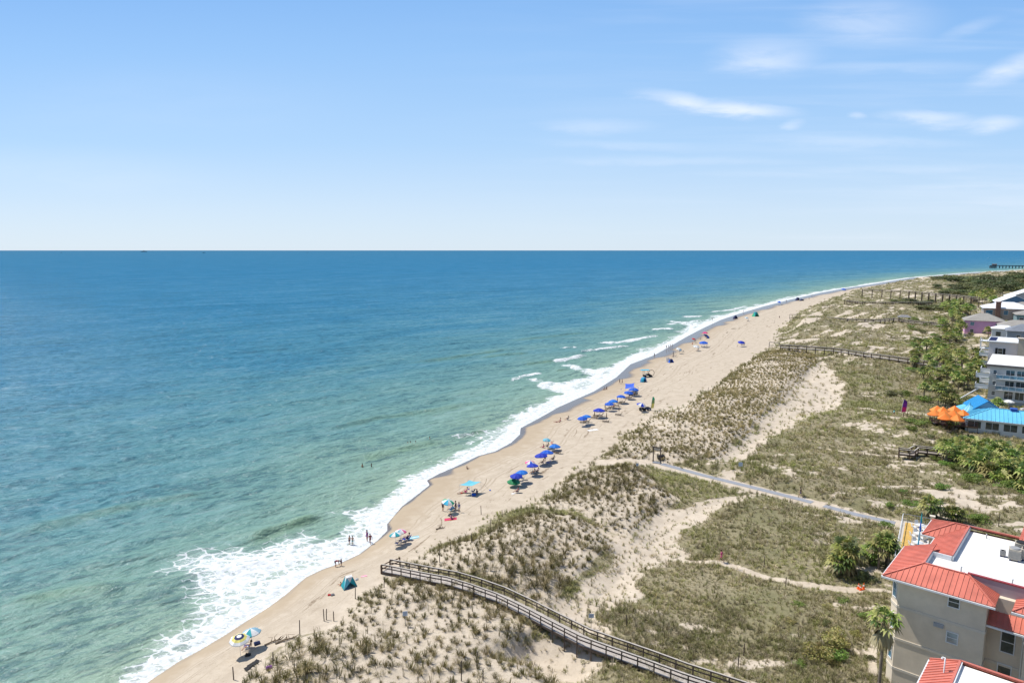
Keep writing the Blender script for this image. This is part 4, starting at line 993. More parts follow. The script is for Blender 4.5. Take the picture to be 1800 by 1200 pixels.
# --- segmented umbrella with standing people
umbrella(787.5, 881.5, 1.0, [W, FAB['aqua'], W, FAB['lgreen']], 'white, blue and green segmented umbrella with people standing beside it', pat=(0, 1, 2, 3), tilt=.2, taz=1.0, hgt=2.1)
person(778.5, 898, 'stand', 'person in a navy shirt standing left of the segmented umbrella', -.6, 1.0, shorts='black', shirt='navy', hair='k')
person(807, 900, 'stand', 'person in a blue top standing right of the segmented umbrella', 2.6, 1.0, shorts='white', shirt='blue', hair='b')
person(801, 897, 'stand', 'person in dark clothes standing close behind the blue chairs', 2.2, .98, shorts='black', shirt='navy', hair='k')
chair(793, 898, 'blue chair under the white, blue and green umbrella', 3.3, FAB['aqua']); chair(798.5, 896, 'navy chair under the white, blue and green umbrella', 3.5, FAB['navy']); person(793, 898, 'chair', 'person seated under the white, blue and green umbrella', 3.3, shorts='blue', shirt='blue')
towel(792, 912, 2.0, 1.2, .1, [FAB['red'], FAB['magenta']], 'dark red towel under the person sitting in the open'); person(793, 912, 'sit', 'person in purple sitting on the dark red towel', -1.0, 1, shorts='purple', shirt='purple', hair='b', dz=.03)
# --- stretched sunshade
def sail_shade(corners, mats, label, zt):
    pts = [at(px, py, zt+dz) + (zt+dz,) for px, py, dz in corners]; cx = sum(p[0] for p in pts)/4; cy = sum(p[1] for p in pts)/4; g = hz(cx, cy)
    t = thing('stretch_canopy', label, 'canopy', (cx, cy, g)); n = 10; mb = MB()
    def pt(u, v):
        a, b, c, d = pts; p = [(a[i]*(1-u)+b[i]*u)*(1-v)+(d[i]*(1-u)+c[i]*u)*v for i in range(3)]
        pull = .22*(math.sin(math.pi*u)*(1-abs(2*v-1)*.0)+math.sin(math.pi*v))*.5
        s_ = 1-.10*(math.sin(math.pi*u)*abs(2*v-1)+math.sin(math.pi*v)*abs(2*u-1))
        return ((p[0]-cx)*s_, (p[1]-cy)*s_, p[2]-g-pull*.9)
    for off in (0, .02):
        for i in range(n):
            for j in range(n):
                q = [pt(a/n, b/n) for a, b in ((i, j), (i+1, j), (i+1, j+1), (i, j+1))]; q = [(a, b, c-off) for a, b, c in q]
                mb.add(q if not off else q[::-1], [(0, 1, 2, 3)], 0, True)
    mb.build('cloth', mats[0], t)
    for p in pts:
        pb = MB(); gx_, gy_ = p[0]+(p[0]-cx)*.05, p[1]+(p[1]-cy)*.05; pb.tube([(gx_-cx, gy_-cy, hz(gx_, gy_)-g-.15), (p[0]-cx, p[1]-cy, p[2]-g)], .025, 6); pb.build('pole', alu, t)
    for p in (pts[1], pts[2]):
        ln = MB(); gx_, gy_ = p[0]+(p[0]-cx)*.9, p[1]+(p[1]-cy)*.9; ln.tube([(p[0]-cx, p[1]-cy, p[2]-g), (gx_-cx, gy_-cy, hz(gx_, gy_)-g)], .012, 4); ln.build('guy_line', cloth('navy'), t)
        bb = MB(); bb.box(gx_-cx-.15, gy_-cy-.15, hz(gx_, gy_)-g-.05, gx_-cx+.15, gy_-cy+.15, hz(gx_, gy_)-g+.12); bb.build('anchor_bag', FAB['royal'], t)
    return t
zt = ground(828, 868)[2]+2.0
sail_shade([(807.5, 851.5, -.1), (825, 843.5, .1), (845, 846, .1), (829, 853.5, .1)], [FAB['cyan']], 'light blue stretched sunshade on four poles with people below', zt)
person(812, 867, 'lie', 'person lying at the left edge of the light blue sunshade', 1.9, shorts='red', skin='t'); chair(819, 866, 'pale chair in the middle under the light blue sunshade', 3.6, FAB['pink']); person(819, 866, 'chair', 'person seated under the light blue sunshade', 3.6, shorts='pink', skin='l')
chair(831, 866, 'navy chair nearest the right poles of the light blue sunshade', 3.3, FAB['navy']); person(838, 868, 'sit', 'person in navy sitting on sand in the shade of the light blue canopy', 2.6, shorts='navy', shirt='navy'); bag(833, 871, FAB['royal'], 'royal blue cool bag under the light blue sunshade', .7)
person(821, 824, 'sit', 'small child in black sitting on the wet sand', -.8, .7, shorts='black', shirt='black', hair='k')
# --- swimmers
for px, py, l, sk in [(637, 819, 'leftmost bather, far from the rest, with wet dark hair', 't'), (653, 819, 'bather in a black top beside the leftmost one', 't'), (717, 780, 'left bather of the close pair on the wave', 'l'), (721.5, 779.5, 'right bather of the close pair on the wave', 't'), (730.5, 779, 'bather a few steps right of the close pair', 'l'), (755.5, 773, 'bather standing waist deep behind the breaking wave', 't')]:
    x, y = at(px, py, .1); person(0, 0, 'stand', l, rnd.uniform(0, 6), 1, sk, 'k', 'black', 'black' if 'black' in l else None, 'bathers in the sea', loc=(x, y, -1.05 if 'waist' not in l else -.8))
for px, py, l in [(1202, 570, 'left one of two distant heads in white water'), (1216.5, 571, 'right one of two distant heads in white water')]:
    x, y = at(px, py, .1); person(0, 0, 'stand', l, 1, 1, 't', 'k', 'black', 'black', 'bathers in the sea', loc=(x, y, -.9))
# --- first blue group
umbrella(903, 846, 1.15, [FAB['green'], FAB['lgreen']], 'green umbrella tilted low beside the two deep blue ones', pat=(0, 0, 1, 0), tilt=-.55, taz=.3, hgt=1.2, dz=1.0)
umbrella(907.5, 836, 1.1, [FAB['deep']], 'deep blue umbrella just above the green one', ROW, .1); umbrella(917, 830, 1.1, [FAB['deep']], 'deep blue umbrella overlapping its twin, on the right', ROW, .12, 2)
chair(919, 843, 'navy chair in shade right of the green umbrella', 3.6, FAB['navy']); chair(911, 845, 'navy chair behind the green umbrella', 3.6, FAB['navy'])
chair(909, 866, 'dark chair with white towel alone below the green umbrella', 3.8, FAB['navy']); person(909, 866, 'chair', 'person reading in the chair below the green umbrella', 3.8, shorts='maroon', shirt='maroon'); towel(902.5, 867, .9, .6, .8, [W], 'white towel beside the lone chair below the green umbrella')
umbrella(936, 818, 1.1, [FAB['deep']], 'single deep blue umbrella over the pair with a purple shirt', ROW, .05); umbrella(932, 812.5, .95, [W, FAB['royal'], FAB['pink']], 'white and blue printed umbrella behind a deep blue one', pat=(0, 1, 0, 2), tilt=.15)
chair(937, 832, 'dark chair left of the purple shirt', 3.7, FAB['navy']); chair(944, 831, 'dark chair with the person in purple', 3.7, FAB['navy']); person(944, 831, 'chair', 'person in a purple shirt seated below a deep blue umbrella', 3.7, shorts='black', shirt='purple'); person(937, 833, 'chair', 'bare-chested person seated left of the purple shirt', 3.7, shorts='black', dz=0.)
umbrella(951, 800.5, 1.25, [RY], 'royal blue umbrella, left of the big overlapping pair', ROW, .06); umbrella(961.5, 795, 1.3, [RY], 'royal blue umbrella, right of the big overlapping pair', ROW, .1, 1)
chair(954, 815, 'navy chair beneath the left of the big overlapping umbrellas', 3.6, FAB['navy']); chair(964, 815, 'large royal blue chair below the big overlapping umbrellas', 3.4, FAB['royal']); chair(972, 809, 'navy chair at the right edge of the big overlapping umbrellas', 3.5, FAB['navy'])
person(953, 816, 'chair', 'tanned person seated under the big overlapping umbrellas', 3.6, shorts='black', skin='t'); person(972, 809, 'chair', 'person in black seated right of the big overlapping umbrellas', 3.5, shorts='black', shirt='black'); person(958, 811, 'stand', 'person in navy standing under the big overlapping umbrellas', 3, .95, shorts='navy', shirt='navy')
lounger(981, 797, 'dark lounger standing alone right of the big overlapping umbrellas', 3.3, None)
umbrella(961, 772.5, .85, [FAB['cyan'], FAB['lblue']], 'small light cyan umbrella nearer the water', pat=(0, 1), tilt=.1); umbrella(975.5, 784, 1.15, [RY], 'royal blue umbrella tilted to the ground like a windbreak', ROW, -.5, .6, dz=1.0, hgt=1.2)
person(955, 787, 'sit', 'person in pink sitting below the light cyan umbrella', 3.4, shorts='pink', shirt='pink'); chair(962, 786, 'dark chair between the cyan and royal blue umbrellas', 3.5, FAB['navy']); person(962, 786, 'chair', 'person in black seated between cyan and royal blue umbrellas', 3.5, shorts='black', shirt='black'); chair(970, 780, 'red chair behind the tilted royal blue umbrella', 3.5, FAB['red'])
person(985, 740, 'sit', 'person sitting on the open sand with a dark towel', 2.0, skin='l', shorts='pink'); person(979, 742, 'lie', 'person lying on the open sand beside a sitting friend', 1.4, skin='l', shorts='maroon'); chair(997.5, 738, 'dark chair alone on the open sand', 3.7, FAB['navy']); person(997.5, 738, 'chair', 'person in black in the lone dark chair on the open sand', 3.7, shorts='black', shirt='black')
towel(1042, 755.5, 2.6, 1.3, .3, [W], 'white sheet lying on the empty sand')
# --- long blue row
for px, py, rr, l in [(1023.5, 735, 1.15, 'lower umbrella at the near end of the long blue row'), (1030.5, 732, 1.2, 'upper umbrella at the near end of the long blue row'), (1053, 721, 1.45, 'large single umbrella second along the long blue row'), (1071, 709.5, 1.2, 'left one of the touching pair in the long blue row'), (1078, 705, 1.25, 'right one of the touching pair in the long blue row'),
    (1092, 697, 1.3, 'single umbrella above the touching pair in the long row'), (1105, 690, 1.3, 'umbrella just below the dark blue sheet'), (1114, 684.5, 1.5, 'biggest umbrella at the far end of the long blue row')]:
    umbrella(px, py, rr, [RY], 'royal blue '+l, ROW, .06, rnd.uniform(0, 6))
for px, py, l in [(1027, 743, 'at the near end of the long umbrella row, left'), (1033, 742, 'at the near end of the long umbrella row, right'), (1050, 732, 'in shade under the large single umbrella, left'), (1056, 731.5, 'in shade under the large single umbrella, right'), (1047, 735.5, 'left of the large single umbrella, in the sun'), (1067, 742, 'in the open, nearest the dunes below the row'), (1071, 719, 'under the touching pair, left'), (1077, 717, 'under the touching pair, right'),
    (1064, 722.5, 'beside a folded umbrella left of the touching pair'), (1089, 730, 'by the folded umbrella furthest toward the dunes'), (1090, 709, 'under the single umbrella above the touching pair, left'), (1096, 707.5, 'under the single umbrella above the touching pair, right'), (1103, 701, 'below the dark blue sheet, left'), (1108, 699.5, 'below the dark blue sheet, right'), (1113, 695, 'under the biggest umbrella, left'), (1118, 693.5, 'under the biggest umbrella, right'), (1085, 714, 'beside the brown folded umbrella in the row\'s middle')]:
    lounger(px, py, 'dark slatted lounger '+l, 3.55+rnd.uniform(-.2, .2))
for px, py, l in [(1045, 736, 'standing left of the large single umbrella'), (1063.5, 721, 'standing between the large umbrella and the touching pair'), (1066, 739, 'standing by the lounger nearest the dunes'), (1085, 710, 'standing right of the touching pair'), (1088, 727, 'standing furthest from the water below the row')]:
    closed_umbrella(px, py, 'furled dark brown umbrella '+l, cloth('maroon') if 'right' in l else mat('cloth_brown', (.11, .055, .03), .8), 2.2, 'furled umbrellas in the lounger row')
for px, py, sh in [(1079, 716, 'red'), (1104, 700, 'white'), (1115, 694, 'black')]: person(px, py, 'chair', {'red': 'person with red shorts lounging under the touching pair of umbrellas', 'white': 'person with white shorts lounging below the dark blue sheet', 'black': 'person with black shorts lounging under the biggest umbrella'}[sh], 3.55, shorts=sh, skin='t')
zt = ground(1107, 690)[2]+2.3
sail_shade([(1098.5, 683, 0), (1099, 674, 0), (1115, 673, 0), (1115, 680, 0)], [FAB['tarp']], 'dark blue rectangular sheet canopy at the end of the umbrella row', zt)
def dome_tent(px, py, rx, h, ma, mb_, label, rz=0., name='dome_tent'):
    x, y, z = ground(px, py); t = thing(name, label, 'tent', (x, y, z), rz); mb = MB(); nu, nv = 16, 6
    for off in (0, .03):
        for i in range(nu):
            if i in (11, 12): 
                lo_ = 3
            else: lo_ = 0
            for j in range(lo_, nv):
                q = []
                for a, b in ((i, j), (i+1, j), (i+1, j+1), (i, j+1)):
                    A = a*2*math.pi/nu; B = b*math.pi/2/nv; r_ = (rx-off)*math.cos(B)**.8; q.append((r_*math.cos(A), r_*math.sin(A)*.9, (h-off)*math.sin(B)))
                mb.add(q if not off else q[::-1], [(0, 1, 2, 3)], (i//4) % 2, True)
    mb.build('shell', [ma, mb_], t); fl = MB(); fl.box(-rx*.8, -rx*.7, .01, rx*.8, rx*.7, .04); fl.build('floor', FAB['navy'], t)
    rb_ = MB()
    for k in range(2):
        A = k*math.pi/2+.4; rb_.tube([((rx+.01)*math.cos(B)**.8*math.cos(A)*(1 if B < 1.58 else -1), (rx+.01)*abs(math.cos(B))**.8*math.sin(A)*.9*(1 if B < 1.58 else -1), (h+.01)*math.sin(B)) if B < 1.57 else (-(rx+.01)*abs(math.cos(B))**.8*math.cos(A), -(rx+.01)*abs(math.cos(B))**.8*math.sin(A)*.9, (h+.01)*math.sin(B)) for B in [q*math.pi/10 for q in range(11)]], .02, 5)
    rb_.build('pole', steel, t); return t
dome_tent(1131, 671, 1.15, 1.7, FAB['aqua'], RY, 'bright blue dome tent below the beach buggy', .4)
# beach buggy with an awning
x, y, z = ground(1138, 662); t = thing('beach_buggy', 'dark beach buggy with a blue awning and a round hoop', 'buggy', (x, y, z), .25)
mb = MB(); mb.box(-1.6, -.6, .45, 1.5, .6, .62); mb.box(-.2, -.55, .62, .9, .55, 1.0); mb.bar((-1.5, -.5, .6), (-1.5, -.5, 2.5), .07); mb.bar((-1.5, .5, .6), (-1.5, .5, 2.5), .07); mb.bar((.3, -.5, .6), (.3, -.5, 2.5), .07); mb.bar((.3, .5, .6), (.3, .5, 2.5), .07); mb.build('body', cloth('black'), t)
mb = MB(); mb.slab([(-2.6, -.9, 2.55), (.6, -.9, 2.5), (.6, .9, 2.5), (-2.6, .9, 2.55)], .06); mb.build('awning', FAB['aqua'], t)
mb = MB(); mb.tube([(1.5+1.1*math.cos(a), 0, 1.25+1.15*math.sin(a)) for a in [k*2*math.pi/18 for k in range(19)]], .07, 6, cap=False); mb.build('hoop', cloth('black'), t)
for sx in (-1.1, 1.1):
    for sy in (-.7, .7):
        wb = MB(); wb.tube([(sx, sy-.13, .36), (sx, sy+.13, .36)], .36, 14); wb.build('wheel', cloth('black'), t)
mb = MB(); mb.box(-.5, -.3, .64, -.05, .3, .80); mb.slab([(-.55, -.3, .8), (-.62, -.3, 1.3), (-.62, .3, 1.3), (-.55, .3, .8)], .06); mb.build('seat', cloth('white'), t)
# striped umbrella, wagon, feather flag
umbrella(1127.5, 711, 1.2, [W, FAB['deep']], 'blue and white striped umbrella over the beach wagons', pat=(0, 1), tilt=.25, taz=.6)
def wagon(px, py, label, rz, m):
    x, y, z = ground(px, py); t = thing('beach_wagon', label, 'wagon', (x, y, z), rz)
    b = MB(); b.box(-.75, -.4, .40, .75, .4, .44); b.slab([(-.75, -.4, .4), (.75, -.4, .4), (.8, -.45, .85), (-.8, -.45, .85)], .03); b.slab([(-.75, .4, .4), (.75, .4, .4), (.8, .45, .85), (-.8, .45, .85)], .03); b.slab([(-.75, -.4, .4), (-.75, .4, .4), (-.8, .45, .85), (-.8, -.45, .85)], .03); b.build('bed', m, t)
    for sx in (-.5, .5):
        for sy in (-.45, .45): wb = MB(); wb.tube([(sx, sy-.08, .25), (sx, sy+.08, .25)], .25, 10); wb.build('wheel', cloth('black'), t)
    h_ = MB(); h_.tube([(.75, 0, .4), (1.4, 0, 1.0), (1.4, -.2, 1.0), (1.4, .2, 1.0)], .025, 5); h_.build('handle', steel, t)
    bg_ = MB(); bg_.box(-.55, -.32, .44, .1, .32, 1.0); bg_.box(.15, -.3, .44, .6, .3, .8); bg_.build('load', cloth('black'), t)
wagon(1129, 722, 'loaded black wagon under the striped umbrella', .2, cloth('black')); wagon(1139, 721, 'loaded dark wagon next to the feather flag', .6, cloth('navy'))
def feather_flag(px, py, h, wd, mats, label, rz, lean=.06):
    x, y, z = ground(px, py); t = thing('feather_flag', label, 'flag', (x, y, z), rz); p = MB(); p.tube([(lean*h*k/8*k/8, 0, h*k/8) for k in range(9)], .03, 6); p.build('pole', alu, t)
    mb = MB(); n = 10
    for off in (-.008, .008):
        for k in range(n):
            q = []
            for kk in (k, k+1):
                z2 = h*(.18+.82*kk/n); x0 = lean*z2*z2/h+.02; wv = wd*(1 if kk < n*.72 else max(0.05, 1-((kk-n*.72)/(n*.28))**2)); q += [(x0, off+.04*math.sin(kk), z2), (x0+wv, off+.10*math.sin(kk*.9+1), z2)]
            q = [q[0], q[1], q[3], q[2]]
            mb.add(q if off < 0 else q[::-1], [(0, 1, 2, 3)], (k*len(mats))//n)
    mb.build('banner', mats, t); return t
feather_flag(1144, 722, 4.0, .85, [FAB['yellow'], mat('fabric_olive', (.30,.42,.16), .7, .1, 3, trans=.3), FAB['lgreen']], 'green and yellow feather flag beside the beach wagons', .3, .12)
# --- walkers and sitters further along
person(1089.3, 675, 'walk', 'left one of two dark figures walking near the wet sand', 2.4, shorts='black', shirt='black', skin='t'); person(1093.7, 675, 'walk', 'right one of two dark figures walking near the wet sand', 2.3, shorts='navy', skin='t')
person(1062, 685, 'sit', 'person in grey sitting at the edge of the wet sand', 2, shorts='grey', shirt='grey'); person(1066, 684, 'sit', 'person in black sitting at the edge of the wet sand', 2.4, shorts='black', shirt='black'); 
GW = 'four walkers on the wet sand'
for px, py, l, c in [(1171.5, 613.3, 'leftmost of the four walkers, in black', 'black'), (1175.5, 613, 'second of the four walkers, in navy', 'navy'), (1178.8, 611.5, 'third of the four walkers, in maroon', 'maroon'), (1182, 611, 'rightmost of the four walkers, in dark grey', 'grey')]: person(px, py, 'walk', l, 2.3, shorts=c, shirt=c if c != 'maroon' else None, skin='t', group=GW, hair='k')
person(1150.3, 627.8, 'stand', 'lone dark figure standing at the water\'s edge below four walkers', 0, shorts='black', shirt='black', hair='k')
x, y, z = ground(1251.7, 564); person(1251.7, 564, 'carry', 'surfer holding a board overhead at the water\'s edge', -.5, 1.05, shorts='black', shirt='black', hair='k')
mb = MB(); n = 12
pts = [(1.15*math.cos(a), .28*math.sin(a)*(1-.15*math.cos(a))) for a in [k*2*math.pi/18 for k in range(18)]]
mb.prism(pts, 0, .07); o = mb.build('surfboard', cloth('grey'), None); o.location = (x, y+.1, z+2.02); o.rotation_euler = (.05, .03, .1); tag(o, 'dark surfboard carried overhead by the surfer', 'surfboard')
for k, (px, l) in enumerate([(1172.5, 'left'), (1175.5, 'right')]):
    x, y, z = ground(px, 636.5); mb = MB(); mb.prism([(.30*math.cos(a)*(1-.1*math.sin(a)), 1.1*math.sin(a)) for a in [q*2*math.pi/16 for q in range(16)]], -.03, .03); o = mb.build('surfboard', FAB['white'], None); o.location = (x, y, z+1.0); o.rotation_euler = (R(78), 0, .2); tag(o, 'white surfboard stood upright in sand, %s of two by the navy tent' % l, 'surfboard')
popup_tent(1179.5, 637, .95, FAB['navy'], RY, FAB['navy'], 'navy blue pop-up tent beside two upright surfboards', .3)
chair(1183, 628, 'dark chair left of the pair above the navy tent', 3.7, FAB['navy']); chair(1187, 627, 'dark chair right of the pair above the navy tent', 3.4, FAB['navy']); person(1183, 628, 'chair', 'person in black seated above the navy tent', 3.7, shorts='black', shirt='black'); closed_umbrella(1183.5, 627, 'slim furled dark umbrella above the navy tent', cloth('black'), 2.4)
umbrella(1194, 613.5, 1.2, [W, FAB['lblue']], 'whitish umbrella tilted by the dark chairs in the middle distance', pat=(0, 0, 1), tilt=.4); chair(1194, 619, 'dark chair under the tilted whitish umbrella', 3.6, FAB['navy']); chair(1200, 619, 'dark chair right of the tilted whitish umbrella', 3.2, FAB['navy'])
umbrella(1224, 609, 1.35, [W, FAB['lblue']], 'pale blue and white umbrella left of the big blue one', pat=(0, 0, 1, 0), tilt=.2); chair(1227, 616, 'dark chair under the pale blue and white umbrella', 3.6, FAB['navy']); person(1226.5, 616, 'chair', 'person in navy under the pale blue and white umbrella', 3.6, shorts='navy', shirt='navy')
umbrella(1236.7, 602.5, 1.9, [RY], 'large royal blue umbrella standing with chairs in the middle distance', tilt=.05)
for px, py, l in [(1233, 609.5, 'left'), (1238, 609.5, 'middle'), (1242, 608.5, 'right')]: chair(px, py, 'dark chair under the large royal blue umbrella, %s' % l, 3.5, FAB['navy'])
umbrella(1239.5, 585, 1.45, [FAB['magenta']], 'magenta umbrella furthest along the group of sunshades'); umbrella(1242, 590.5, 1.7, [FAB['navy'], FAB['royal']], 'navy umbrella tipped over below the magenta one', tilt=.6, taz=.5, pat=(0, 0, 1), dz=1.1, hgt=1.2)
chair(1231, 597, 'grey chair left of the navy tipped umbrella', 3.6, FAB['navy']); person(1231, 597, 'chair', 'person in grey seated left of the tipped navy umbrella', 3.6, shorts='grey', shirt='grey'); umbrella(1219.5, 595.5, .9, [FAB['red']], 'small red umbrella nearest the water in the middle distance', tilt=.3)
chair(1221.5, 600.5, 'dark chair below the small red umbrella', 3.6, FAB['navy']); person(1221.5, 600.5, 'chair', 'person in teal below the small red umbrella', 3.6, shorts='teal', shirt='teal'); person(1217.5, 605, 'sit', 'person in red sitting on the sand left of the pale umbrella', 2, shorts='red', shirt='red')
umbrella(1303.3, 601.5, 1.5, [FAB['deep']], 'blue umbrella alone on the wide empty sand', tilt=.25); lounger(1307, 607, 'pale brown lounger under the lone blue umbrella on wide sand', 3.2, None)
popup_tent(1328, 556, 1.9, FAB['teal'], FAB['lgreen'], FAB['teal'], 'large green and teal shelter on the far beach', .4)
popup_tent(1292.7, 560, 1.3, FAB['navy'], FAB['navy'], FAB['navy'], 'navy triangular tent on the far beach near the water', .2)
umbrella(1312.5, 558.5, 1.3, [FAB['lblue'], W], 'pale umbrella on the far beach left of the green shelter', pat=(0, 1), tilt=.3); chair(1314.5, 565, 'dark chair under the pale umbrella on the far beach', 3.5, FAB['navy']); person(1314.5, 565, 'chair', 'person in black under the pale umbrella on the far beach', 3.5, shorts='black', shirt='black')
person(1307, 549, 'walk', 'tiny dark walker at the far water line', 2.2, shorts='black', shirt='black', hair='k'); person(1370, 560, 'stand', 'dark figure standing on the far sand near the dunes', 0, 1.1, shorts='black', shirt='black', hair='k')
umbrella(1370.5, 531, 2.0, [RY, W], 'blue and white umbrella far along the beach', pat=(0, 0, 1), tilt=.2); person(1382, 531, 'stand', 'dark figure right of the far blue and white umbrella', 0, 1.2, shorts='black', shirt='black', hair='k')
popup_tent(1402, 527.5, 1.6, FAB['navy'], FAB['navy'], FAB['navy'], 'dark tent far along the beach, left of another', .3); dome_tent(1409, 528.5, 2.2, 1.6, FAB['navy'], cloth('grey'), 'dark low dome tent far along the beach', .2); person(1422, 527, 'stand', 'dark figure far right on the distant beach', 0, 1.2, shorts='black', shirt='black', hair='k')
umbrella(1483, 508.5, 2.4, [RY, W], 'most distant blue umbrella at the bend of the beach', tilt=.2); person(1427, 521.5, 'walk', 'most distant dark walker on the beach', 2, 1.2, shorts='black', shirt='black', hair='k')
person(1268, 987, 'walk', 'person in a bright pink top on the narrow sandy trail', 1.2, 1.0, shorts='pink', shirt='pink', hair='b'); person(1407, 873, 'walk', 'person in black walking on the sandy access path', 1.2, 1.0, shorts='navy', shirt='black', hair='k'); person(1571, 732, 'walk', 'person in green walking the trail toward the orange umbrellas', -1.4, 1.05, shorts='black', shirt='teal', hair='k')
# driftwood at the weed line
dw = mat('driftwood', (.20, .15, .10), .9, .3, 6)
for k, (px, py, l, rz, l_) in enumerate([(483, 1128, 'branching driftwood snag with roots at the dune edge', .6, 2.2), (505, 1125, 'long low driftwood log by the dune edge', .55, 2.6), (1290, 578, 'forked driftwood snag on the far sand', .2, 3.0), (1278, 585, 'pale driftwood snag standing on the far sand', .9, 2.5), (1372, 537, 'dark driftwood pile far along the beach', .3, 5), (775, 929, 'driftwood branch on the sand by the tufted dune edge', .3, 1.6)]):
    x, y, z = ground(px, py); rr = random.Random(k); mb = MB(); mb.tube([(-l_/2, 0, .05), (-l_*.1, .1, .12), (l_*.3, -.05, .16), (l_/2, .1, .3)], [.10, .09, .07, .03], 6)
    for q in range(5): a = rr.uniform(-1, 1); mb.tube([(l_*(.1*q-.2), .05, .1), (l_*(.1*q-.2)+rr.uniform(-.3, .5), a*.5, .3+rr.uniform(0, .3)), (l_*(.1*q-.2)+rr.uniform(-.4, .8), a*.9, rr.uniform(.2, .7))], [.05, .03, .012], 5)
    o = mb.build('driftwood', dw, None); o.location = (x, y, z); o.rotation_euler = (0, 0, rz); tag(o, l, 'driftwood')
# ================================================================== boardwalks
greyw = mat('weathered_wood', (.24, .205, .175), .85, .3, 5, bump=.3); railw = mat('dark_rail_wood', (.085, .062, .048), .8, .35, 6); deckw = mat('deck_boards', (.40, .36, .33), .85, .22, 7, bump=.3); lightw = mat('rail_cap', (.42, .38, .34), .8, .2, 5)
def resample(pts, step):
    P = [Vector(p) for p in pts]; out = [P[0]]; acc = 0
    for a, b in zip(P[:-1], P[1:]):
        l = (b-a).length; d = step-acc
        while d < l: out.append(a+(b-a)*(d/l)); d += step
        acc = l-(d-step)
    return out
def boardwalk(key, label, width, step, cap, wood, deckm, mid=True, z0=None, rail_h=1.05, far_rail=True):
    b = BW[key]; zt = b['z']; near = [Vector((*p, z_)) for p, z_ in zip(b['w'], b['zs'])]; o0 = near[0]
    # the far rail lies to the upper side of the surveyed rail
    off = []
    for i, p in enumerate(near):
        d = (near[min(i+1, len(near)-1)]-near[max(i-1, 0)]).normalized(); off.append(Vector((-d.y, d.x, 0)))
    far = [p+o_*width for p, o_ in zip(near, off)]; base = Vector((o0.x, o0.y, 0))
    t = thing('boardwalk', label, 'boardwalk', (o0.x, o0.y, 0)); L_ = lambda p: p-base
    dz_ = zt-rail_h; mb = MB(); 
    for i in range(len(near)-1):
        a, c = near[i], near[i+1]; fa, fc = far[i], far[i+1]; n = max(1, int((c-a).length/.16)) if key == 'a' else 1
        for k in range(n):
            u0, u1 = k/n, (k+(.92 if n > 1 else 1))/n; q = [a.lerp(c, u0), a.lerp(c, u1), fa.lerp(fc, u1), fa.lerp(fc, u0)]; q = [L_(Vector((v.x, v.y, v.z-rail_h))) for v in q]; mb.slab(q, .045)
    mb.build('deck', deckm, t)
    jo = MB()
    for line in (near, far):
        for a, c in zip(line[:-1], line[1:]): jo.bar(L_(Vector((a.x, a.y, a.z-rail_h-.18))), L_(Vector((c.x, c.y, c.z-rail_h-.18))), .08, .24)
    jo.build('joist', wood, t)
    for line in (near, far)[:2 if far_rail else 1]:
        tp = MB(); md = MB(); cp_ = MB()
        for a, c in zip(line[:-1], line[1:]):
            tp.bar(L_(a-Vector((0, 0, .09))), L_(c-Vector((0, 0, .09))), .05, .16); cp_.bar(L_(a), L_(c), .16*cap, .045); md.bar(L_(a-Vector((0, 0, .52))), L_(c-Vector((0, 0, .52))), .05*cap, .13)
        tp.build('top_rail', wood, t); cp_.build('rail_cap', lightw, t); md.build('mid_rail', wood, t)
        for p in resample(line, step):
            pb = MB(); g = hz(p.x, p.y); wd = .12*cap; q = L_(p); pb.box(q.x-wd/2, q.y-wd/2, g-.4, q.x+wd/2, q.y+wd/2, p.z-.03); pb.build('post', wood, t)
    return t
boardwalk('a', 'long weathered boardwalk curving across the nearest dunes down to the beach', 1.75, 1.75, 1.0, railw, deckw)
boardwalk('b', 'boardwalk on low posts crossing the dunes beside the palm thicket', 1.9, 3.4, 1.8, railw, deckw)
boardwalk('c', 'boardwalk crossing the grassy hollow to a small roofed shelter', 2.0, 4.5, 2.2, railw, deckw)
boardwalk('d', 'distant dark boardwalk behind the grassy hollow', 1.8, 7, 3.0, railw, railw)
boardwalk('e', 'tall distant boardwalk on high stilts over the far dune valley', 2.0, 8, 3.5, railw, greyw, rail_h=1.3)
boardwalk('f', 'faintest boardwalk, near the far bend of the coast', 2.0, 10, 4.5, railw, greyw, rail_h=1.4)
boardwalk('g', 'short dark walkway ending at a fenced platform beside the palm thicket', 1.5, 1.9, 1.3, darkw, greyw, rail_h=1.0)
# beach-end gate of the nearest boardwalk
x, y, z = ground(686, 1000); t = thing('wooden_gate_rail', 'brown three-post rail on the sand at the beach end of the nearest boardwalk', 'railing', (x, y, z), 0)
gp = [ground(670, 1008), ground(685.5, 1000), ground(703, 994)]
for p in gp: pb = MB(); pb.box(p[0]-x-.07, p[1]-y-.07, p[2]-z-.4, p[0]-x+.07, p[1]-y+.07, p[2]-z+1.25); pb.build('post', mat('red_brown_wood', (.13, .06, .035), .8, .3, 5), t)
for h_ in (.62, 1.12):
    rb_ = MB()
    for a, c in zip(gp[:-1], gp[1:]): rb_.bar((a[0]-x, a[1]-y, a[2]-z+h_), (c[0]-x, c[1]-y, c[2]-z+h_), .06, .13)
    rb_.build('rail', MATS['red_brown_wood'], t)
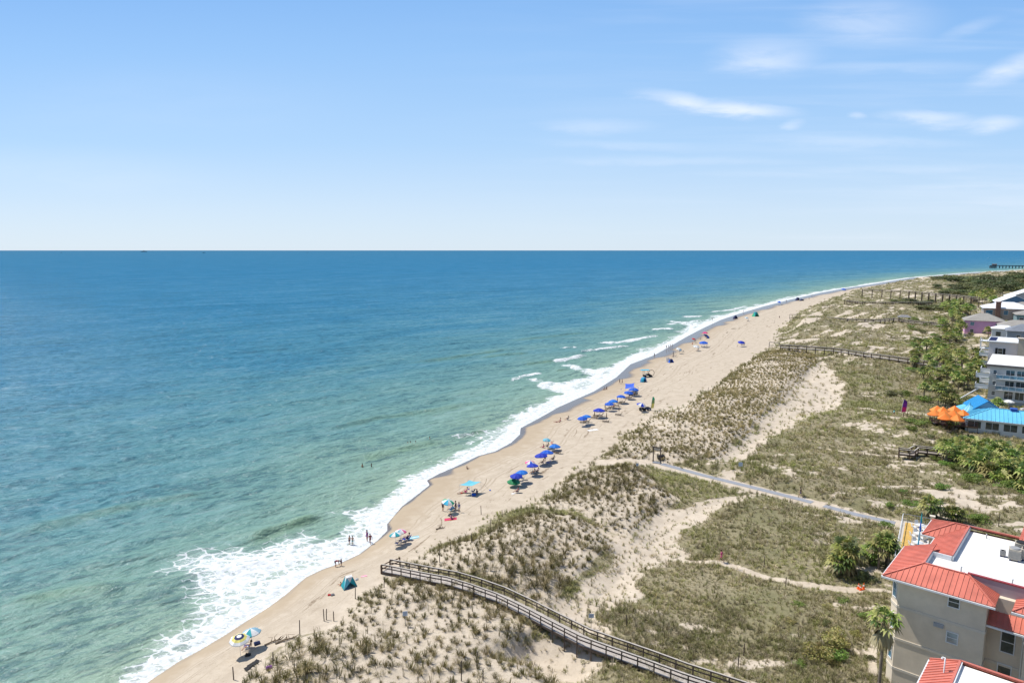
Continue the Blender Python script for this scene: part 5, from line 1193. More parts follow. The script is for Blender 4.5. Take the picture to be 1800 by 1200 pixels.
# gate frames at the beach ends of the further walks
for px, py, l, h_, wd in [(1352, 611, 'pale timber gate frame at the beach end of the low-post boardwalk', 2.6, 4.2), (1388, 561, 'timber gate frame and rail at the beach end of the shelter boardwalk', 3.2, 6)]:
    x, y, z = ground(px, py); t = thing('gate_frame', l, 'gate', (x, y, z), -.45)
    for k in (0, 1): pb = MB(); pb.box(k*wd-.12, -.12, -.4, k*wd+.12, .12, h_); pb.build('post', greyw, t)
    bb = MB(); bb.bar((0, 0, h_-.1), (wd, 0, h_-.1), .15, .25); bb.bar((0, 0, 1.1), (wd*2.4, .3, 1.1), .12, .2); bb.build('rail', greyw, t)
# shelter half way along
cx, cy = at(1589, 566, 4.2); t = thing('roofed_shelter', 'small grey-roofed shelter on the boardwalk in the grassy hollow', 'shelter', (cx, cy, 4.2), R(-20))
for sx in (-1, 1):
    for sy in (-1, 1): pb = MB(); pb.box(sx*2.6-.12, sy*1.6-.12, -3, sx*2.6+.12, sy*1.6+.12, 3.0); pb.build('post', railw, t)
rf = MB(); A_ = [(-3.4, -2.4, 3.0), (3.4, -2.4, 3.0), (3.4, 2.4, 3.0), (-3.4, 2.4, 3.0)]; T2 = [(-1.4, 0, 4.2), (1.4, 0, 4.2)]
rf.slab([A_[0], A_[1], T2[1], T2[0]], .12); rf.slab([A_[2], A_[3], T2[0], T2[1]], .12); rf.slab([A_[1], A_[2], T2[1]], .12); rf.slab([A_[3], A_[0], T2[0]], .12); rf.build('roof', mat('shingle_grey', (.20, .20, .21), .9, .25, 4), t)
fl = MB(); fl.box(-3, -2, -.15, 3, 2, 0); fl.build('floor', greyw, t); bn = MB(); bn.box(-2.4, 1.1, 0, 2.4, 1.5, .45); bn.build('bench', greyw, t)
# ================================================================== access path with its grey roll-out mat and portal
P_ = [Vector(p) for p in PATHS['mat'][0][2:]]; P_ = resample([(*p, 0) for p in P_], 1.0)
def ribbon(name, mtl, off0, off1, th_, label, cat, pts):
    mb = MB(); prev = None; base = pts[0]; nx = 4
    for i, p in enumerate(pts):
        d = (pts[min(i+1, len(pts)-1)]-pts[max(i-1, 0)]).normalized(); nrm = Vector((-d.y, d.x, 0)); row = []
        for k in range(nx+1):
            q = p+nrm*(off0+(off1-off0)*k/nx); row.append((q.x-base.x, q.y-base.y, hz(q.x, q.y)+th_))
        if prev:
            for k in range(nx): mb.add([prev[k], prev[k+1], row[k+1], row[k]], [(3, 2, 1, 0)])
        prev = row
    # edges
    o = mb.build(name, mtl, None); o.location = (base.x, base.y, 0); tag(o, label, cat); return o
matm = mat('mat_grey_blue', (.25, .265, .30), .85, .12, 4)
mA = resample([tuple(p) for p in P_[1:]], 1.0); n_ = len(mA)
cut = int(n_*.72)
ribbon('beach_mat', matm, .45, 1.85, .035, 'long grey-blue roll-out mat along the sandy access path from the portal', 'mat', mA[:cut]); ribbon('beach_mat', matm, .45, 1.85, .035, 'shorter grey-blue roll-out mat at the upper end of the access path', 'mat', mA[cut+1:])
x, y, z = ground(1148, 812); t = thing('path_portal', 'tall two-post portal with a hanging board where the sandy path meets the beach', 'portal', (x, y, z), -.5)
for k in (0, 1): pb = MB(); pb.box(k*1.5-.09, -.09, -.4, k*1.5+.09, .09, 3.3); pb.build('post', railw, t)
bb = MB(); bb.bar((-.25, 0, 3.2), (1.75, 0, 3.2), .12, .22); bb.build('beam', railw, t); sg = MB(); sg.box(.12, -.03, 2.55, 1.38, .03, 3.0); sg.build('board', steel, t)
mb = MB(); mb.box(.0, -.6, -.05, 1.6, .5, .16); mb.build('step', matm, t)
bag(1162, 806, cloth('black'), 'black heap added for the shadow beside the path portal', 1.3, .3, 'bag', 'shadow_heap')  # black heap added in place of a shadow by the portal
def signpost(px, py, h_, w_, hh, label, rz, mb_=None):
    x, y, z = ground(px, py); t = thing('sign', label, 'sign', (x, y, z), rz); p = MB(); p.tube([(0, 0, -.3), (0, 0, h_)], .035, 6); p.build('post', steel, t)
    s_ = MB(); s_.box(-w_/2, -.055, h_-hh, w_/2, -.04, h_); s_.build('panel', mat('sign_face', (.50, .58, .68), .5, .05), t)
    ln = MB()
    for k in range(3): ln.box(-w_*.36, -.059, h_-hh*(.28+.24*k)-.02, w_*(.36-.1*k), -.0555, h_-hh*(.28+.24*k)+.02)
    ln.build('lettering', mat('sign_ink', (.06, .10, .25), .5), t); return t
signpost(712.5, 1099, 1.75, .55, .55, 'small pale blue sign on a post among tufts left of the boardwalk', .2); signpost(1039, 1104, 1.8, .6, .48, 'small grey sign on a post beside the boardwalk\'s upper rail', 0); signpost(1120, 828, 1.6, .5, .55, 'small dark grey sign where the access path starts, left of the portal', .2); signpost(1301, 832, 2.2, .75, .75, 'small white sign above the middle of the access path', 0)
# thin posts along the dune foot
GP = 'thin dark posts along the dune foot'
PO = [(570,1091,'twin post at the near dune foot, left'),(573.5,1089,'twin post at the near dune foot, right'),(527,1116,'post beside a tall tuft right of the ringed umbrella'),(624.5,1052,'post at the dune edge below the teal tent'),(587,1091,'short post in the tufts beside the twin posts'),(480,1168,'crooked post below a bare snag'),(411,1194,'post standing alone at the lower left dune corner'),(675,1032,'short post among tufts below the boardwalk gate'),
 (773,988,'tall post right of the boardwalk start'),(793,972,'post by a big tuft above the boardwalk'),(829,953,'post at the dune foot below the red towel'),(846,904,'post on the sand right of the segmented umbrella'),(862,929,'post among tufts right of the red towel'),(883,908,'short post at the edge below the green umbrella'),(838,1170,'post in open sand above the picture\'s foot'),(811,1196,'tall post at the picture\'s foot'),(849,1196,'shorter post right of the tall one at the picture\'s foot'),
 (1102,1101,'black post in the scrub right of the grey sign'),(1307,1152,'post in dense scrub, upper of two'),(1297,1172,'post in dense scrub, lower of two'),(1381,1032,'dark post just below the narrow trail'),(1343,996,'dark post just above the narrow trail'),(1265,680,'post at the far planted dune edge, upper'),(1245,688,'post at the far planted dune edge, lower'),(1192,728,'post near the feather flag on the dune edge'),(1138,753,'post on the sand left of the planted dune'),(1361.6,568,'tall post on the far sand'),(1571,812,'post beside the trail to the walkway'),(1755,985-60,'tall dark post on the white sand behind the red roof')]
for px, py, l in PO:
    x, y, z = ground(px, py); mb = MB(); h_ = (1.15 if 'short' in l else 1.9 if 'tall' in l else 1.5)*(1.0+rnd.uniform(-.1, .1)); lx = rnd.uniform(-.08, .08)
    mb.tube([(0, 0, -.4), (lx*.6, 0, h_*.6), (lx, .02, h_)], [.06, .055, .05], 6); mb.tube([(lx, .02, h_-.01), (lx, .02, h_+.04)], [.06, .03], 6)
    o = mb.build('post', railw, None); o.name = 'fence_post'; o.location = (x, y, z); tag(o, 'thin dark '+l if not l.startswith(('tall', 'short', 'black', 'dark', 'crook', 'twin', 'shorter')) else l, 'post', GP)
# cones
for px, py, l, s_ in [(1509, 1034, 'left one of three orange cones by the trail, pinkest', .70), (1512.5, 1036, 'middle one of three orange cones by the trail, lowest', .62), (1518, 1035, 'right one of three orange cones by the trail, tallest', .85)]:
    x, y, z = ground(px, py); t = thing('traffic_cone', l, 'traffic cone', (x, y, z), 0, 'orange cones by the trail'); oc = mat('cone_orange', (.85, .13, .02), .5, .06)
    c = MB(); c.tube([(0, 0, .03), (0, 0, s_)], [.16, .03], 12); c.build('cone', oc, t); b = MB(); b.box(-.2, -.2, 0, .2, .2, .035); b.build('foot', oc, t); q = MB(); q.tube([(0, 0, s_*.5), (0, 0, s_*.68)], [.105, .082], 12); q.build('stripe', cloth('white'), t)
# ================================================================== pier and boats
pm = mat('pier_timber', (.09, .09, .10), .85, .2, .6); a_ = Vector((*at(1739.5, 471.3, 0), 0)); c_ = Vector((*at(1797, 471.8, 0), 0)); d_ = (c_-a_).normalized(); ang_ = math.atan2(d_.y, d_.x)
t = thing('fishing_pier', 'long fishing pier standing over the sea on piles at the far right', 'pier', (a_.x, a_.y, 0), ang_); Lp = (c_-a_).length
mb = MB(); mb.box(18, -3, 5.6, Lp+60, 3, 6.3); mb.box(-1, -8, 5.6, 18, 8, 6.3); mb.build('deck', pm, t)
mb = MB(); mb.box(19, -2.9, 6.3, Lp+60, -2.7, 7.4); mb.box(19, 2.7, 6.3, Lp+60, 2.9, 7.4); mb.box(-.8, -7.8, 6.3, 19, -7.5, 7.4); mb.build('railing', pm, t)
hs_ = MB(); hs_.box(5, -4, 6.3, 14, 4, 9.4); hs_.build('shed', pm, t); rf = MB(); rf.slab([(4, -5, 9.4), (15, -5, 9.4), (15, 0, 11.2), (4, 0, 11.2)], .3); rf.slab([(4, 5, 9.4), (15, 5, 9.4), (15, 0, 11.2), (4, 0, 11.2)], .3); rf.build('roof', pm, t)
k_ = 0
for sx in list(np.arange(1, 17, 4.0))+list(np.arange(21, Lp+58, 6.8)):
    pb = MB()
    for sy in ((-7, 0, 7) if sx < 18 else (-2.5, 2.5)): pb.tube([(sx, sy, -4), (sx, sy, 5.65)], .55, 6)
    if sx > 18: pb.bar((sx, -2.5, 1), (sx, 2.5, 5.2), .4)
    else: pb.bar((sx, -7, 1), (sx, 7, 5.2), .4)
    pb.build('pile', pm, t)
def ship(px, Y, ln, label, col, tall, cat='ship', rz=0.):
    x, yy, w_ = raydir(px, 440); X = x/yy*Y; t = thing(cat.replace(' ', '_'), label, cat, (X, Y, 0), rz); hm = mat('hull_'+cat.replace(' ', '_'), col, .6, .1, .01)
    hb = MB(); h_ = ln*.07; b_ = ln*.08; out = [(-.5, -.9), (.30, -1), (.44, -.5), (.5, 0), (.44, .5), (.30, 1), (-.5, .9)]
    lo = [(p[0]*ln*.97, p[1]*b_*.8) for p in out]; hi = [(p[0]*ln, p[1]*b_) for p in out]; n = len(out)
    hb.add([(*p, -h_*.4) for p in lo]+[(p[0], p[1], h_*(1.25 if p[0] > ln*.28 else 1)) for p in hi], [tuple(range(n))[::-1], tuple(range(n, 2*n))]+[(i, (i+1) % n, n+(i+1) % n, n+i) for i in range(n)]); hb.build('hull', hm, t)
    su = MB(); su.box(-ln*.12, -b_*.7, h_, ln*.06, b_*.7, h_+ln*.06*tall); su.box(-ln*.08, -b_*.5, h_+ln*.06*tall, ln*.03, b_*.5, h_+ln*.09*tall); su.build('superstructure', hm, t)
    ms = MB(); ms.tube([(-ln*.02, 0, h_), (-ln*.02, 0, h_+ln*.17*tall)], ln*.012, 6); ms.tube([(-ln*.3, 0, h_), (-ln*.3, 0, h_+ln*.08*tall)], ln*.01, 6); ms.tube([(ln*.25, 0, h_), (ln*.25, 0, h_+ln*.07*tall)], ln*.01, 6); ms.build('mast', hm, t); return t
ship(253, 21000, 190, 'dark ship with a raised bridge sitting on the horizon', (.03, .04, .06), 1.1); ship(108, 11500, 34, 'tiny dark boat below the horizon at the far left', (.02, .03, .05), 1.8, 'small boat', 1.2); ship(358, 12500, 62, 'tiny dark fishing boat right of the ship on the horizon', (.03, .05, .08), 1.0, 'fishing boat', .2); ship(540, 13500, 40, 'faintest tiny boat near the middle of the horizon', (.05, .07, .1), 1.2, 'motor boat', .6)
ship(1738, 3900, 11, 'small white speedboat trailing a wake beyond the pier', (.7, .7, .72), .8, 'speedboat', math.pi)
# ================================================================== buildings
stucco = mat('stucco_tan', (.66, .57, .45), .9, .11, .8, bump=.15); trimc = mat('stucco_trim', (.62, .56, .47), .85, .06, 1); redm = mat('red_metal_roof', (.53, .16, .115), .42, .2, .7, spec=.35); redd = mat('red_trim', (.30, .045, .05), .5, .1, 1); membrane = mat('white_roof_membrane', (.74, .735, .72), .7, .13, .35); whitep = mat('white_paint', (.70, .71, .72), .5, .06, 1)
def glassm(name, c):
    if name in MATS: return MATS[name]
    m, nt = mk(name); o = N(nt, 'ShaderNodeOutputMaterial'); p = N(nt, 'ShaderNodeBsdfPrincipled'); p.inputs['Roughness'].default_value = .06; p.inputs['Specular IOR Level'].default_value = .9
    g_ = N(nt, 'ShaderNodeNewGeometry'); f_ = noise(nt, g_.outputs['Position'], .9, 3); L(nt, mixc(nt, ramp(nt, f_, .35, .65), tuple(k*.6 for k in c), tuple(k*1.3 for k in c)), p.inputs['Base Color']); L(nt, p.outputs[0], o.inputs[0]); MATS[name] = m; return m
gdark = glassm('window_glass', (.05, .065, .075)); gblue = glassm('window_glass_blue', (.07, .19, .28))
def window(parent, p0, du, w_, h_, zc, frame=whitep, glass=gdark, bars=1, vb=0, nrm=None, name='window'):
    """a sash window: frame as part, pane as sub-part. p0 = centre on the wall, du = unit along the wall, nrm = outward"""
    du = Vector((du[0], du[1], 0)); nr = Vector((du.y, -du.x, 0)) if nrm is None else Vector((*nrm, 0)); c = Vector((p0[0], p0[1], zc)); t_ = min(.09, w_*.09)
    def q(u, z): return c+du*u+Vector((0, 0, z))
    f_ = MB()
    for z in (-h_/2, h_/2): f_.bar(q(-w_/2-t_/2, z), q(w_/2+t_/2, z), .14, t_, 0)
    for u in (-w_/2, w_/2): f_.bar(q(u, -h_/2+t_/2), q(u, h_/2-t_/2), t_, .14, 0, tuple(nr))
    for k in range(bars): z = -h_/2+h_*(k+1)/(bars+1); f_.bar(q(-w_/2+t_/2, z), q(w_/2-t_/2, z), .10, t_*.7)
    for k in range(vb): u = -w_/2+w_*(k+1)/(vb+1); f_.bar(q(u, -h_/2+t_/2), q(u, h_/2-t_/2), t_*.7, .11, 0, tuple(nr))
    fo = f_.build(name, frame, parent)
    g_ = MB(); o1, o2 = nr*.025, nr*-.02
    vs = [q(a, b)+o_ for o_ in (o2, o1) for a, b in ((-w_/2, -h_/2), (w_/2, -h_/2), (w_/2, h_/2), (-w_/2, h_/2))]
    g_.add(vs, [(3, 2, 1, 0), (4, 5, 6, 7), (0, 1, 5, 4), (1, 2, 6, 5), (2, 3, 7, 6), (3, 0, 4, 7)]); g_.build('pane', glass, fo); return fo
def seamed(poly, eave, th_=.10, step=.42, h_=.05, mb=None, rib=.045):
    """standing-seam panel: slab plus ribs running up the slope. eave = the two bottom corners"""
    mb = mb or MB(); mb.slab(poly, th_); P = [Vector(p) for p in poly]; a, b = Vector(eave[0]), Vector(eave[1]); e = (b-a).normalized(); nr = (P[1]-P[0]).cross(P[2]-P[0]).normalized()
    if nr.z < 0: nr = -nr
    up = nr.cross(e).normalized()
    if up.z < 0: up = -up
    loc = [((p-a).dot(e), (p-a).dot(up)) for p in P]; lo, hi = min(q[0] for q in loc), max(q[0] for q in loc); k = lo+step*.5
    while k < hi:
        ys = []
        for i in range(len(loc)):
            (x0, y0), (x1, y1) = loc[i], loc[(i+1) % len(loc)]
            if (x0-k)*(x1-k) < 0: ys.append(y0+(y1-y0)*(k-x0)/(x1-x0))
        if len(ys) >= 2 and max(ys)-min(ys) > .1: mb.bar(a+e*k+up*min(ys)+nr*h_/2, a+e*k+up*max(ys)+nr*h_/2, rib, h_, 0, tuple(nr))
        k += step
    return mb
def ridge(mb, a, b, w_=.16, mi=0): mb.bar(Vector(a)+Vector((0, 0, .05)), Vector(b)+Vector((0, 0, .05)), w_, .07, mi)
BASEZ = 2.6; BA = R(-42)
condo = thing('condominium', 'tan stucco building with red metal hipped roof edges around a flat white roof', 'apartment building', (35.16, 61.29, BASEZ), BA)
Wp = [(1.3,.6),(8.2,.6),(8.2,2.3),(11.0,2.3),(11.0,.9),(27,.9),(27,18.2),(1.2,18.2),(1.2,14.0),(2.5,14.0),(2.5,8.1),(.6,8.1),(.6,1.5)]
wb = MB(); wb.prism(Wp, -.6, 11.85); wb.build('wall', stucco, condo)
# string courses, one per storey
cz = [9.0, 5.75, 2.75]
for z in cz:
    tb = MB(); n = len(Wp)
    for i in list(range(0, 5))+[n-1, n-2]:
        a, b = Vector((*Wp[i], 0)), Vector((*Wp[(i+1) % n], 0)); d = (b-a).normalized(); nn = Vector((d.y, -d.x, 0)); a2, b2 = a+nn*.03-d*.03, b+nn*.03+d*.03; tb.bar((a2.x, a2.y, z), (b2.x, b2.y, z), .06, .24)
    tb.build('string_course', trimc, condo)
E_, T_Z = 11.9, 13.0
rf = MB()
seamed([(0,0,E_),(8.8,0,E_),(6.4,2.8,T_Z),(2.8,2.8,T_Z)], ((0,0,E_),(8.8,0,E_)), mb=rf)
seamed([(0,8.7,E_),(0,.004,E_),(2.79,2.81,T_Z),(2.79,8.7,T_Z)], ((0,8.7,E_),(0,0,E_)), mb=rf)
seamed([(8.8,.01,E_),(8.8,2.9,E_),(6.41,2.81,T_Z)], ((8.8,0,E_),(8.8,2.9,E_)), step=.3, mb=rf)
mz = lambda u: E_+(u-1.9)/2.6*1.1
seamed([(1.9,13.4,E_),(1.9,8.72,E_),(2.83,8.72,mz(2.83)),(2.83,6.4,mz(2.83)),(4.5,6.4,T_Z),(4.5,16,T_Z)], ((1.9,13.4,E_),(1.9,8.7,E_)), mb=rf)
seamed([(.6,13.4,E_),(1.9,13.4,E_),(4.5,15.99,T_Z),(3.2,15.99,T_Z)], ((.6,13.4,E_),(1.9,13.4,E_)), mb=rf)
seamed([(.6,18.7,E_),(.6,13.41,E_),(3.19,16.01,T_Z)], ((.6,18.7,E_),(.6,13.4,E_)), mb=rf)
seamed([(27.4,18.7,E_),(.61,18.7,E_),(3.2,16.02,T_Z),(27.4,16.02,T_Z)], ((27.4,18.7,E_),(.6,18.7,E_)), mb=rf)
# low roof over the recess and the next wing
seamed([(8.25,1.0,9.75),(11.0,1.0,9.75),(11.0,2.85,10.9),(8.25,2.85,10.9)], ((8.25,1.0,9.75),(11.0,1.0,9.75)), mb=rf)
seamed([(10.0,.2,E_),(27.4,.2,E_),(27.4,2.8,T_Z),(11.4,1.7,12.55)][:2]+[(27.4,1.7,12.55),(11.4,1.7,12.55)], ((10.0,.2,E_),(27.4,.2,E_)), mb=rf)
seamed([(10.0,2.85,E_),(10.0,.21,E_),(11.39,1.71,12.55),(11.39,2.85,12.55)], ((10.0,2.85,E_),(10.0,.2,E_)), mb=rf)
for a, b in (((0,0,E_),(2.8,2.8,T_Z)),((8.8,0,E_),(6.4,2.8,T_Z)),((2.8,2.8,T_Z),(6.4,2.8,T_Z)),((2.8,2.8,T_Z),(2.8,6.4,T_Z)),((4.5,6.4,T_Z),(4.5,16,T_Z)),((.6,13.4,E_),(3.2,16,T_Z)),((.6,18.7,E_),(3.2,16,T_Z)),((3.2,16,T_Z),(27.3,16,T_Z)),((10,.2,E_),(11.4,1.7,12.55))): ridge(rf, a, b)
rf.build('roof', redm, condo)
gt = MB()
for a, b in (((-.05,-.05),(8.85,-.05)),((-.05,8.75),(-.05,0)),((1.85,13.3),(1.85,8.8)),((.55,13.35),(1.8,13.35)),((.55,18.7),(.55,13.4)),((9.95,.15),(27.4,.15)),((8.2,.95),(11.0,.95))):
    z = E_-.16 if a[1] != .95 else 9.58; gt.bar((*a, z), (*b, z), .12, .16)
gt.build('gutter', whitep, condo)
sf = MB(); sf.prism([(.05,.05),(8.75,.05),(8.75,2.8),(27,2.8),(27,18.5),(.65,18.5),(.65,13.5),(1.95,13.5),(1.95,8.6),(.05,8.6)], E_-.27, E_-.22); sf.build('soffit', trimc, condo)
fr_ = MB(); fr_.prism([(2.9,2.95),(27,2.95),(27,15.9),(4.6,15.9),(4.6,6.3),(2.9,6.3)], 12.3, 12.5); fr_.build('flat_roof', membrane, condo)
pp = MB()
for a, b in (((2.88,2.95),(2.88,6.3)),((2.88,6.3),(4.5,6.3)),((4.58,6.4),(4.58,15.95))): pp.bar((*a, 12.73), (*b, 12.73), .1, .5)
pp.build('parapet', whitep, condo)
pw = MB(); pw.box(6.45, 2.85, 10.6, 27, 3.05, 13.05); pw.build('parapet_wall', mat('stucco_mauve', (.33, .27, .29), .9, .08, 1), condo)
pc = MB(); pc.box(6.3, 2.80, 13.05, 27.05, 3.1, 13.16); pc.build('parapet_cap', redd, condo)
# front windows (local frame: wall faces -y)
window(condo, (5.75,.6), (1,0), .88, 1.0, 11.0); window(condo, (5.85,.6), (1,0), .88, 1.05, 7.6, glass=glassm('window_glass_pale', (.30, .36, .38))); window(condo, (5.6,.6), (1,0), .88, 1.0, 3.9)
lv = MB(); lv.box(4.35, .42, 8.25, 5.15, .6, 8.6)
for k in range(4): lv.bar((4.37, .415, 8.29+.085*k), (5.13, .415, 8.29+.085*k), .04, .03)
lv.build('louvre_vent', mat('vent_grey', (.40, .40, .40), .6, .1, 3), condo)
# chamfer windows in the sunny corner
cd = Vector((.7, -.9, 0)).normalized()
for z in (10.4, 7.3, 4.2): window(condo, (.95, 1.05), (cd.x, cd.y), .62, 1.45, z, glass=gblue)
for z in (10.3, 7.2, 4.1):
    for v in (3.0, 5.6): window(condo, (.6, v), (0, -1), 1.5, 1.9, z, glass=gblue, vb=1)
# recess windows and downpipe
window(condo, (9.75, 2.3), (1,0), 1.0, 2.0, 8.0, glass=gdark); window(condo, (9.7, 2.3), (1,0), 1.0, 1.9, 4.9, glass=gdark)
dp = MB(); dp.tube([(10.85, .98, 9.5), (10.88, 1.2, 9.1), (10.88, 1.4, 9.0), (10.88, 1.4, -.4)], .07, 8); dp.build('downpipe', whitep, condo)
lv = MB(); lv.box(11.5, .7, 8.3, 12.3, .9, 8.75); lv.build('louvre_vent', MATS['vent_grey'], condo)
# back wall: doors onto the pool terrace
for u, w_ in ((4.2, 1.6), (7, 1.6)): window(condo, (u, 18.2), (-1, 0), w_, 2.1, 4.3, glass=gblue, vb=1)
window(condo, (2.2, 14.0), (1,0), .8, 1.9, 10.3, glass=gdark)
# roof plant: things standing on the roof
def local(u, v, z): c, s_ = math.cos(BA), math.sin(BA); return (35.16+u*c-v*s_, 61.29+u*s_+v*c, BASEZ+z)
def ac_unit(u, v, label, s_=1., fan=True, dark=False):
    t = thing('air_conditioner', label, 'air conditioner', local(u, v, 12.5), BA+.1, 'cooling units on the white roof'); m_ = mat('plant_beige', (.42, .38, .31), .6, .1, 3)
    b = MB(); b.box(-.42*s_, -.42*s_, .15, .42*s_, .42*s_, 1.0*s_); b.build('casing', m_, t)
    gr_ = MB()
    for k in range(7): z = .24+k*.10*s_; gr_.box(-.44*s_, -.44*s_, z, .44*s_, .44*s_, z+.035)
    gr_.build('grille', mat('plant_grey', (.30, .30, .30), .5, .1, 3), t)
    f_ = MB(); f_.tube([(0, 0, 1.0*s_), (0, 0, 1.1*s_)], [.38*s_, .34*s_], 14); f_.build('fan_guard', MATS['plant_grey'] if not dark else cloth('black'), t)
    ft = MB()
    for sx in (-1, 1): ft.box(sx*.3*s_-.06, -.45*s_, 0, sx*.3*s_+.06, .45*s_, .15)
    ft.build('foot', cloth('navy'), t); return t
ac_unit(9.0, 10.7, 'beige cooling unit nearest on the white roof, by the right edge', 1.15); ac_unit(9.9, 11.5, 'cooling unit partly hidden behind the nearest one', 1.1, dark=True); ac_unit(9.3, 12.6, 'cooling unit furthest back on the white roof', 1.2, dark=True); ac_unit(8.05, 10.9, 'small low cooling unit left of the beige one', .55)
pl = MB(); 
for q in ((5.6, 4.3), (9.5, 4.5), (6.2, 14.9)):
    P0 = local(*q, 12.5); t = MB(); t.tube([(0, 0, 0), (0, 0, .45)], .06, 7); t.tube([(0, 0, .45), (0, 0, .5)], [.09, .05], 7); o = t.build('vent_pipe', steel, None); o.location = P0; tag(o, {5.6: 'short vent pipe on the white roof nearest the hip ridge', 9.5: 'short vent pipe on the white roof near the mauve parapet', 6.2: 'short vent pipe at the far side of the white roof'}[q[0]], 'vent pipe')
# upper red roof block at the right
ub = thing('roof_pavilion', 'small red-hipped pavilion rising at the right edge behind the cooling units', 'roof building', local(9.4, 14.1, 12.5), BA); q = MB(); q.box(0, 0, -.1, 9, 4, 1.1); q.build('wall', stucco, ub); q = MB(); seamed([(-.4,-.4,1.1),(9.4,-.4,1.1),(7.4,2,2.1),(1.8,2,2.1)], ((-.4,-.4,1.1),(9.4,-.4,1.1)), mb=q); seamed([(-.4,4.4,1.1),(-.4,-.39,1.1),(1.79,2,2.1)], ((-.4,4.4,1.1),(-.4,-.4,1.1)), mb=q); seamed([(9.4,4.4,1.1),(-.39,4.4,1.1),(1.8,2.01,2.1),(7.4,2.01,2.1)], ((9.4,4.4,1.1),(-.4,4.4,1.1)), mb=q); q.build('roof', redm, ub)
# --- nearer twin, its roof cut by the picture's foot
tw = thing('condominium', 'nearer tan building of which only a white roof with red edging shows', 'apartment building', local(6.28, -12.4, 0), BA)
q = MB(); q.prism([(.6,-16),(20,-16),(20,-.5),(.6,-.5)], -.6, 11.85); q.build('wall', stucco, tw)
q = MB(); seamed([(0,0,E_),(0,-16,E_),(2.0,-16,T_Z),(2.0,-1.0,T_Z)][:3]+[(2.0,-.9,T_Z)], ((0,0,E_),(0,-16,E_)), mb=q); seamed([(20,.0,E_),(.01,0,E_),(2.0,-.88,T_Z),(20,-.88,T_Z)], ((20,0,E_),(0,0,E_)), mb=q); ridge(q, (0,0,E_), (2.0,-.9,T_Z)); ridge(q, (2.0,-.9,T_Z), (2.0,-16,T_Z)); ridge(q, (2.0,-.9,T_Z), (20,-.9,T_Z)); q.build('roof', redm, tw)
q = MB(); q.prism([(2.1,-16),(20,-16),(20,-1.0),(2.1,-1.0)], 12.6, 12.8); q.build('flat_roof', membrane, tw); q = MB(); q.bar((2.12,-1.0,12.85), (2.12,-16,12.85), .1, .35); q.build('parapet', whitep, tw)
q = MB(); q.bar((-.05,.0,E_-.16), (-.05,-16,E_-.16), .12, .16); q.build('gutter', whitep, tw)
t = MB(); t.tube([(0, 0, -.3), (0, 0, 1.1), (.0, .1, 1.2), (-.18, .1, 1.2)], .05, 7); t.tube([(-.18, .1, 1.2), (-.18, .1, 1.08)], [.05, .09], 7); o = t.build('vent_pipe', whitep, None); o.location = local(6.28+1.3, -12.4-2.6, 12.5); o.rotation_euler = (0, 0, BA); tag(o, 'bent white pipe standing on the nearest red roof slope', 'vent pipe')
# --- pool terrace behind the red roof
zt = 5.2; f1 = Vector((*at(1586, 914, zt), 0)); n1 = Vector((*at(1571, 990, zt), 0)); g1_ = Vector((*at(1640, 927, zt), 0)); dv = (f1-n1).normalized(); dl = (f1-n1).length; rz_ = math.atan2(dv.y, dv.x)-math.pi/2; wdt = 9.5
ter = thing('pool_terrace', 'raised terrace with yellow deck bands and white railings behind the red roof', 'terrace', (n1.x, n1.y, zt), rz_)
q = MB(); q.box(0, 0, -2.9, wdt, dl, 0); q.build('slab', mat('terrace_concrete', (.50, .46, .40), .85, .1, 1.5), ter)
yd = mat('yellow_deck', (.58, .36, .09), .75, .18, 3)
for a, b in ((.45, 1.5), (3.5, 5.4)):
    q = MB()
    for k in range(int(dl/.5)-1):
        y0 = .2+k*.5
        q.box(a, y0, .02, b, y0+.46, .06)
    q.build('deck_band', yd, ter)
for k in range(8): 
    pass
for (x0, y0, x1, y1) in ((.06, 0, .06, dl), (.06, dl-.06, wdt, dl-.06), (.06, .06, 3, .06)):
    q = MB(); L0 = math.hypot(x1-x0, y1-y0); q.bar((x0, y0, 1.08), (x1, y1, 1.08), .07); q.bar((x0, y0, .15), (x1, y1, .15), .05); k = 0
    while k < L0: q.bar((x0+(x1-x0)*k/L0, y0+(y1-y0)*k/L0, 0), (x0+(x1-x0)*k/L0, y0+(y1-y0)*k/L0, 1.06), .04 if (k*2) % 3 else .07); k += .3 if y0 > 1 else .55
    q.build('railing', whitep if y0 < 1 else steel, ter)
q = MB(); q.box(3.5, dl-.5, 0, 4.0, dl-.05, 1.5); q.box(3.4, dl-.6, 1.5, 4.1, dl+.05, 1.62); q.build('pillar', trimc, ter)
def tl(x, y, z=0.):
    c, s_ = math.cos(rz_), math.sin(rz_); return (n1.x+x*c-y*s_, n1.y+x*s_+y*c, zt+z)
